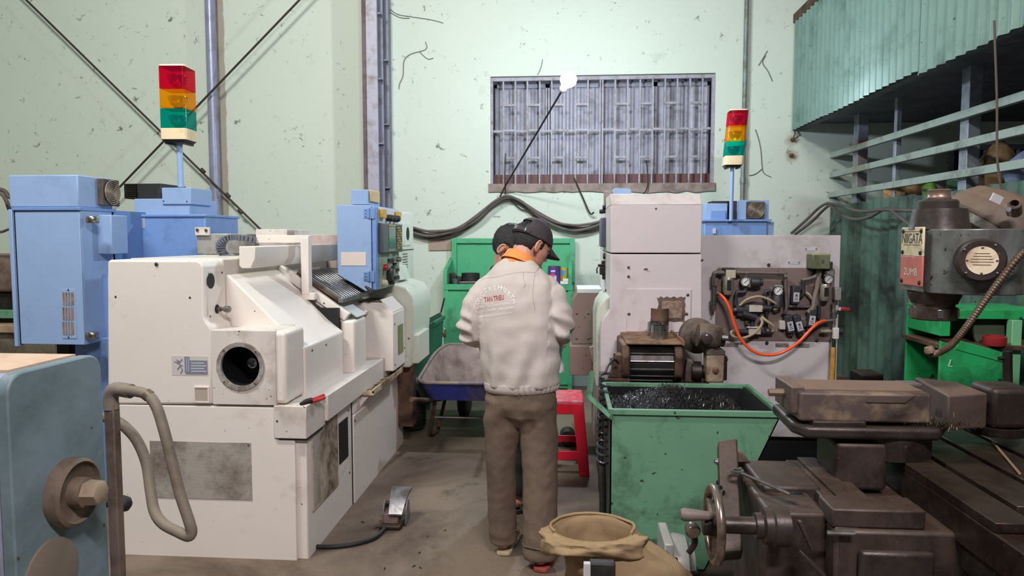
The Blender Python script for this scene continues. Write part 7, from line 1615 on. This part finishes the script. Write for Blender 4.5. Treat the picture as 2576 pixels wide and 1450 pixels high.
# elastic waistband
wb_ = []
for k, (z, a, b) in enumerate(((.800, .166, .124), (.806, .174, .132), (.825, .178, .136), (.842, .178, .136))):
    n = 120; wb_.append([V(-.205, 3.245, z + .012 * math.cos(2 * PI * i / n) * .8) + RV * (a + .004 * math.sin(i * 2.1) * (math.cos(2 * PI * i / n) > .15)) * math.cos(2 * PI * i / n) + FV * (b + .004 * math.sin(i * 2.1) * (math.cos(2 * PI * i / n) > .15)) * math.sin(2 * PI * i / n) for i in range(n)])
MB().ringloft(wb_).build('waistband', JK, jo, smooth=60)
SEAM = mat('beige_seam_thread', (172, 158, 148), .9)
for pp in ([(1211, 704), (1222, 701), (1245, 698), (1280, 690), (1315, 685), (1346, 686)], [(1346, 686), (1342, 715), (1340, 745), (1346, 780)], [(1346, 686), (1352, 677), (1358, 670)]):
    MB().tube([on_jacket(*q, .0) for q in smooth_path([V(x, y, 0) for x, y in pp], 8) for q in [(q.x, q.y)]], .0012, 5).build('seam', SEAM, jo)
for pp in ([(1316, 686), (1316, 700), (1320, 714), (1318, 722)],):
    MB().tube([on_jacket(*q, .0) for q in smooth_path([V(x, y, 0) for x, y in pp], 6) for q in [(q.x, q.y)]], .003, 5).build('pleat', JK, jo)
for cpt, ax_, rr in ((V(-.357, 3.425, 1.035), V(.05, .1, 0), .052), (V(-.082, 3.372, 1.036), V(-.04, .1, 0), .052)):
    MB().lathe([(rr, -.03), (rr + .003, -.02), (rr + .003, .016), (rr - .004, .02), (rr - .01, .0)], cpt, ax_, 28, cap0=False, cap1=False).build('cuff', JK, jo, smooth=60)
# printed lettering on the back
WHT, REDP = mat('white_print', (240, 236, 234), .7), mat('crimson_print', (176, 34, 62), .7)
zp = lambda a, b: (1170 + a / 10.36, 690 + b / 10.36)
def measure(txt):
    m_ = MB(); text_mesh(txt, 1, m_, lambda u, v: V(u, v, 0), font_align='LEFT', res=1); return min(v.x for v in m_.v), max(v.x for v in m_.v), max(v.y for v in m_.v)
def print_line(txt, a, b, cap, mb):
    (x0, y0), (x1, y1) = zp(*a), zp(*b); u0, u1, h_ = measure(txt); capu = .73; dx, dy = x1 - x0, y1 - y0; L = math.hypot(dx, dy); nx, ny = dy / L, -dx / L
    hp_ = cap / 10.36
    text_mesh(txt, 1, mb, lambda u, v: on_jacket(x0 + dx * (u - u0) / (u1 - u0) + nx * v / capu * hp_, y0 + dy * (u - u0) / (u1 - u0) + ny * v / capu * hp_), font_align='LEFT', res=2)
pw_ = MB()
for chx, x, y, rot in (('C', 288, 860, 76), ('O', 318, 742, 62), ('N', 374, 638, 48), ('G', 444, 535, 35), ('T', 548, 436, 22), ('Y', 650, 392, 14), ('T', 782, 364, 4), ('H', 906, 348, -4), ('H', 990, 366, -12), ('S', 1062, 430, -34), ('X', 1140, 506, -42), ('T', 1226, 596, -56), ('M', 1264, 722, -66)):
    a = math.radians(rot); cx_, cy_ = zp(x, y); sz = 118 / 10.36 / .73
    u0, u1, h_ = measure(chx); um = (u0 + u1) / 2
    text_mesh(chx, 1, pw_, lambda u, v: on_jacket(cx_ + ((u - um) * math.cos(a) - (v - .36) * math.sin(a)) * sz * .92, cy_ - ((u - um) * math.sin(a) + (v - .36) * math.cos(a)) * sz), font_align='LEFT', res=2)
print_line('Bang Tai Chuyen Nghiep', (382, 892), (1178, 792), 84, pw_)
print_line('Tel: 0272.364 897 - 0949 878881', (272, 1030), (1270, 905), 74, pw_); print_line('www.bangtaitantrieu.com', (350, 1148), (1226, 1032), 74, pw_)
pw_.build('back_print', WHT, jo, smooth=0, recalc=False, label='white company lettering in an arc and three lines')
pr_ = MB(); print_line('TAN TRIEU', (515, 738), (1020, 664), 138, pr_); pr_.build('back_print', REDP, jo, smooth=0, recalc=False, label='crimson lettering TAN TRIEU')
# orange shirt collar
cr = []
cc_ = V(-.216, 3.300, 1.385); cu = (C1 - V(-.222, 3.29, 1.37)).normalized() * .55 + V(0, 0, .45); cu.normalize(); ca, cb = perp(cu)
for (h_, r_) in ((-.03, .078), (.0, .073), (.026, .066), (.036, .066), (.034, .072), (.01, .08), (-.012, .088)):
    cr.append([cc_ + cu * (h_ - .010 * math.sin(2 * PI * i / 40)) + (ca * math.cos(2 * PI * i / 40) + cb * math.sin(2 * PI * i / 40)) * r_ * (1 + .02 * noise.noise(V(i * .3, h_ * 30, 0))) for i in range(40)])
MB().ringloft(cr, False, False).build('shirt_collar', mat('orange_shirt_cloth', (240, 146, 78), .85, 0, (222, 124, 60), .2, 8, .04, .2, 200), T1, smooth=70)
# cap: crown, brim, strap, buckle, button
c0 = C1 + u1_ * .022 - f1 * .006; cap = MB().sphere((0, 0, 0), 1, 48, 28); rim = lambda y: .02 + .10 * y
pos = []
for v in cap.v:
    z = max(v.z, rim(v.y)); k = 1.13 + .012 * noise.noise(v * 4) + .006 * math.sin(6 * math.atan2(v.y, v.x)) * max(0, v.z); s2 = math.sqrt(max(1e-6, 1 - z * z)) / max(1e-6, math.sqrt(max(1e-6, 1 - v.z * v.z))) if v.z < rim(v.y) else 1
    pos.append(c0 + r1 * v.x * .074 * k * s2 + f1 * v.y * .094 * k * s2 + u1_ * z * .092 * (k + .05))
fs = [q for q in cap.f if any(cap.v[i].z > rim(cap.v[i].y) for i in q) and not any(cap.v[i].y < -.6 and abs(cap.v[i].x) < .45 and .17 < cap.v[i].z < .56 for i in q)]
cm = MB(); cm._add(pos, fs); cpo = cm.build('cap', CAPM, T1, smooth=80, recalc=False); s_ = cpo.modifiers.new('t', 'SOLIDIFY'); s_.thickness = .004; s_.offset = -1
br = []
for j in range(7):
    t = j / 6; row = []
    for i in range(17):
        x = -1 + 2 * i / 16; y0 = math.sqrt(max(0, 1 - (x * .86) ** 2)); row.append(c0 + r1 * x * .074 * 1.08 * (1 - .10 * t) + f1 * (.094 * 1.12 * y0 + .078 * t * (1 - .55 * x * x)) + u1_ * (.092 * .115 - .014 * t - .030 * x * x * (.4 + .6 * t)))
    br.append(row)
bo_ = MB().ringloft(br, False, False, False).build('brim', CAPM, cpo, smooth=80); s_ = bo_.modifiers.new('t', 'SOLIDIFY'); s_.thickness = .005
st_ = [c0 + r1 * .074 * 1.155 * math.sin(a) - f1 * .094 * 1.155 * math.cos(a) + u1_ * .007 for a in [math.radians(-50 + 100 * i / 20) for i in range(21)]]
sm = MB()
for i in range(20): sm.bar(st_[i], st_[i + 1], .004, .018, up=u1_)
sm.build('strap', CAPM, cpo); 
def on_cap(a, h_): return c0 + r1 * .074 * 1.18 * math.sin(math.radians(a)) - f1 * .094 * 1.18 * math.cos(math.radians(a)) + u1_ * h_
q = on_cap(4, .008); MB().obox(q, V(1, 0, .05), (q - c0), u1_, .010, .0015, .0075).build('buckle', STEEL, cpo)
pb_ = [on_cap(30, .016), on_cap(36, .016), on_cap(36, -.006), on_cap(32, -.008)]; MB().tube(pb_, .0016, 6).build('strap_loop', STEEL, cpo)
MB().sphere(c0 + u1_ * .092 * 1.19, .009, 12, 8, sc=(1, 1, .6)).build('button', CAPM, cpo)
em = MB()
for k, (a, h_) in enumerate(((18, .058), (26, .05), (34, .044), (22, .046), (30, .036))):
    o = c0 + r1 * .074 * 1.03 * math.sin(math.radians(a)) - f1 * .094 * 1.03 * math.cos(math.radians(a)) + u1_ * h_; em.tube([o + (r1 * math.cos(b) + u1_ * math.sin(b)) * .005 for b in [2 * PI * i / 12 for i in range(12)]], .0009, 5, closed=True)
em.build('embroidery', mat('black_embroidery', (34, 30, 34), .7), cpo)
# crumpled white plastic in his hand
pg = MB(); base = P(1402, 865, 3.38); n = 14; rows = []
for j in range(10):
    t = j / 9; row = []
    for i in range(n):
        a = 2 * PI * i / n; k = (.02 + .012 * t) * (1 + .5 * noise.noise(V(math.cos(a) * 2, math.sin(a) * 2, t * 5))); row.append(base + V(k * math.cos(a) + .006 * math.sin(t * 9), k * 1.1 * math.sin(a), -.135 * t))
    rows.append(row)
pg.ringloft(rows).build('plastic_wrap', mat('white_plastic_wrap', (214, 210, 212), .4), smooth=25, label='crumpled white plastic wrap held at the right side of the worker in the cap', cat='plastic wrap')
# ------------------------------------------------------------------ the second worker, bowed, mostly hidden
T2 = thing('person', 'bare-headed worker with black hair bowed down behind the worker in the cap', 'person', (-.29, 3.85, 0), group='workers')
f2, u2_, r2 = head_frame(96, 44)
C2 = P(1283, 621, 3.74)
RV2 = V(math.cos(math.radians(55)), -math.sin(math.radians(55)), 0)
LW2, RW2 = V(-.12, 3.85, 1.0), V(-.13, 3.70, 1.0)
nb = V(-.335, 3.80, 1.315)
b2 = MB()
loft(b2, [((-.30, 3.86, .78), .12, .09), ((-.30, 3.86, .98), .12, .09), ((-.31, 3.84, 1.16), .14, .09), ((-.325, 3.82, 1.26), .12, .075), (nb, .06, .06)], RV2); neck(b2, nb - V(0, 0, .04), C2 - u2_ * .03 - f2 * .01, .056, .05)
sl_, sr_ = V(-.39, 3.96, 1.24), V(-.21, 3.70, 1.24)
loft(b2, [(sl_, .045, .045), (V(-.30, 4.0, 1.02), .038, .038), (LW2, .027, .025)], RV2, 14); loft(b2, [(sr_, .045, .045), (V(-.22, 3.66, 1.02), .038, .038), (RW2, .027, .025)], RV2, 14)
for (hx, hy) in ((-.335, 3.93), (-.262, 3.82)): loft(b2, [((hx, hy, .8), .075, .075), ((hx + .02, hy, .43), .05, .05), ((hx + .005, hy + .02, .07), .036, .036)], RV2, 14)
make_head(b2, C2, f2, u2_, r2)
hand(b2, LW2, V(.8, .1, -.3), V(0, -.7, -.5), 1, .7); hand(b2, RW2, V(.8, .3, -.3), V(0, .7, -.5), -1, .7)
foot(b2, V(-.37, 3.93, .02), V(-.18, 4.04, .02)); foot(b2, V(-.295, 3.80, .02), V(-.1, 3.90, .02))
bm_, nr = remesh(b2, .006, 3, .5); bm_.build('body', SKIN, T2, smooth=80, recalc=False)
make_face(T2, C2, f2, u2_, r2)
for s_ in (-1, 1): make_ear(T2, C2 + r2 * s_ * .004 - u2_ * .014, f2, u2_, r2, s_)
make_hair(T2, C2, f2, u2_, r2, lambda x, y, z: (z > -.97 if y < -.08 else z > (-.6 if y > .1 else -.1)) and not (y > .5 and z < .35), 1.12, .02, 3)
DKS = mat('dark_shirt_cloth', (42, 44, 50), .9, 0, (58, 60, 66), .25, 4, .06, .2, 200)
s2_ = MB(); loft(s2_, [((-.30, 3.86, .80), .145, .115), ((-.30, 3.86, .98), .15, .115), ((-.31, 3.845, 1.16), .165, .112), ((-.325, 3.825, 1.265), .145, .092), ((-.335, 3.805, 1.325), .078, .07), ((-.338, 3.80, 1.35), .066, .062)], RV2, 30, tip1=.05)
loft(s2_, [(sl_, .06, .06), (V(-.345, 3.98, 1.13), .056, .056), (V(-.30, 4.0, 1.03), .05, .05), (V(-.2, 3.92, 1.01), .045, .045)], RV2, 20, tip1=.05); loft(s2_, [(sr_, .06, .06), (V(-.215, 3.68, 1.13), .056, .056), (V(-.22, 3.66, 1.03), .05, .05), (V(-.17, 3.68, 1.01), .045, .045)], RV2, 20, tip1=.05)
b_, nr = remesh(s2_, .009, 3, .5); fold(b_, nr, lambda v: .008 * noise.noise(v * 9) + .004 * noise.noise(v * 22)); b_.build('shirt', DKS, T2, smooth=80, recalc=False)
t2_ = MB(); loft(t2_, [((-.30, 3.86, .9), .13, .10), ((-.30, 3.86, .8), .14, .11), ((-.30, 3.865, .7), .13, .105)], RV2, 26)
for (hx, hy) in ((-.335, 3.93), (-.262, 3.82)): loft(t2_, [((hx, hy, .76), .078, .085), ((hx + .012, hy, .6), .074, .078), ((hx + .02, hy, .43), .062, .064), ((hx + .01, hy + .01, .1), .058, .06)], RV2, 22, tip1=.02)
b_, nr = remesh(t2_, .009, 3, .5); fold(b_, nr, lambda v: .006 * noise.noise(v * 11) + .003 * math.sin(v.z * 50)); b_.build('trousers', mat('dark_trouser_cloth', (52, 48, 48), .9), T2, smooth=80, recalc=False)
for h_, t_ in ((V(-.38, 3.925, 0), V(-.17, 4.05, 0)), (V(-.305, 3.795, 0), V(-.09, 3.905, 0))):
    d = (t_ - h_).normalized(); s_ = V(d.y, -d.x, 0); out = [(h_ + d * l, wd) for l, wd in ((0, .028), (.03, .037), (.1, .034), (.17, .044), (.22, .044), (.25, .03))]
    sn = MB().prism([c + s_ * w_ for c, w_ in out] + [c - s_ * w_ for c, w_ in reversed(out)], (0, 0, .024)).build('sandal', RUBBER, T2, bevel=.006)
    for l in (.06, .15): MB().tube(smooth_path([h_ + d * l + s_ * .04 + V(0, 0, .02), h_ + d * l + V(0, 0, .078 if l < .1 else .06), h_ + d * l - s_ * .04 + V(0, 0, .02)], 6), .011, 8).build('strap', RUBBER, sn)
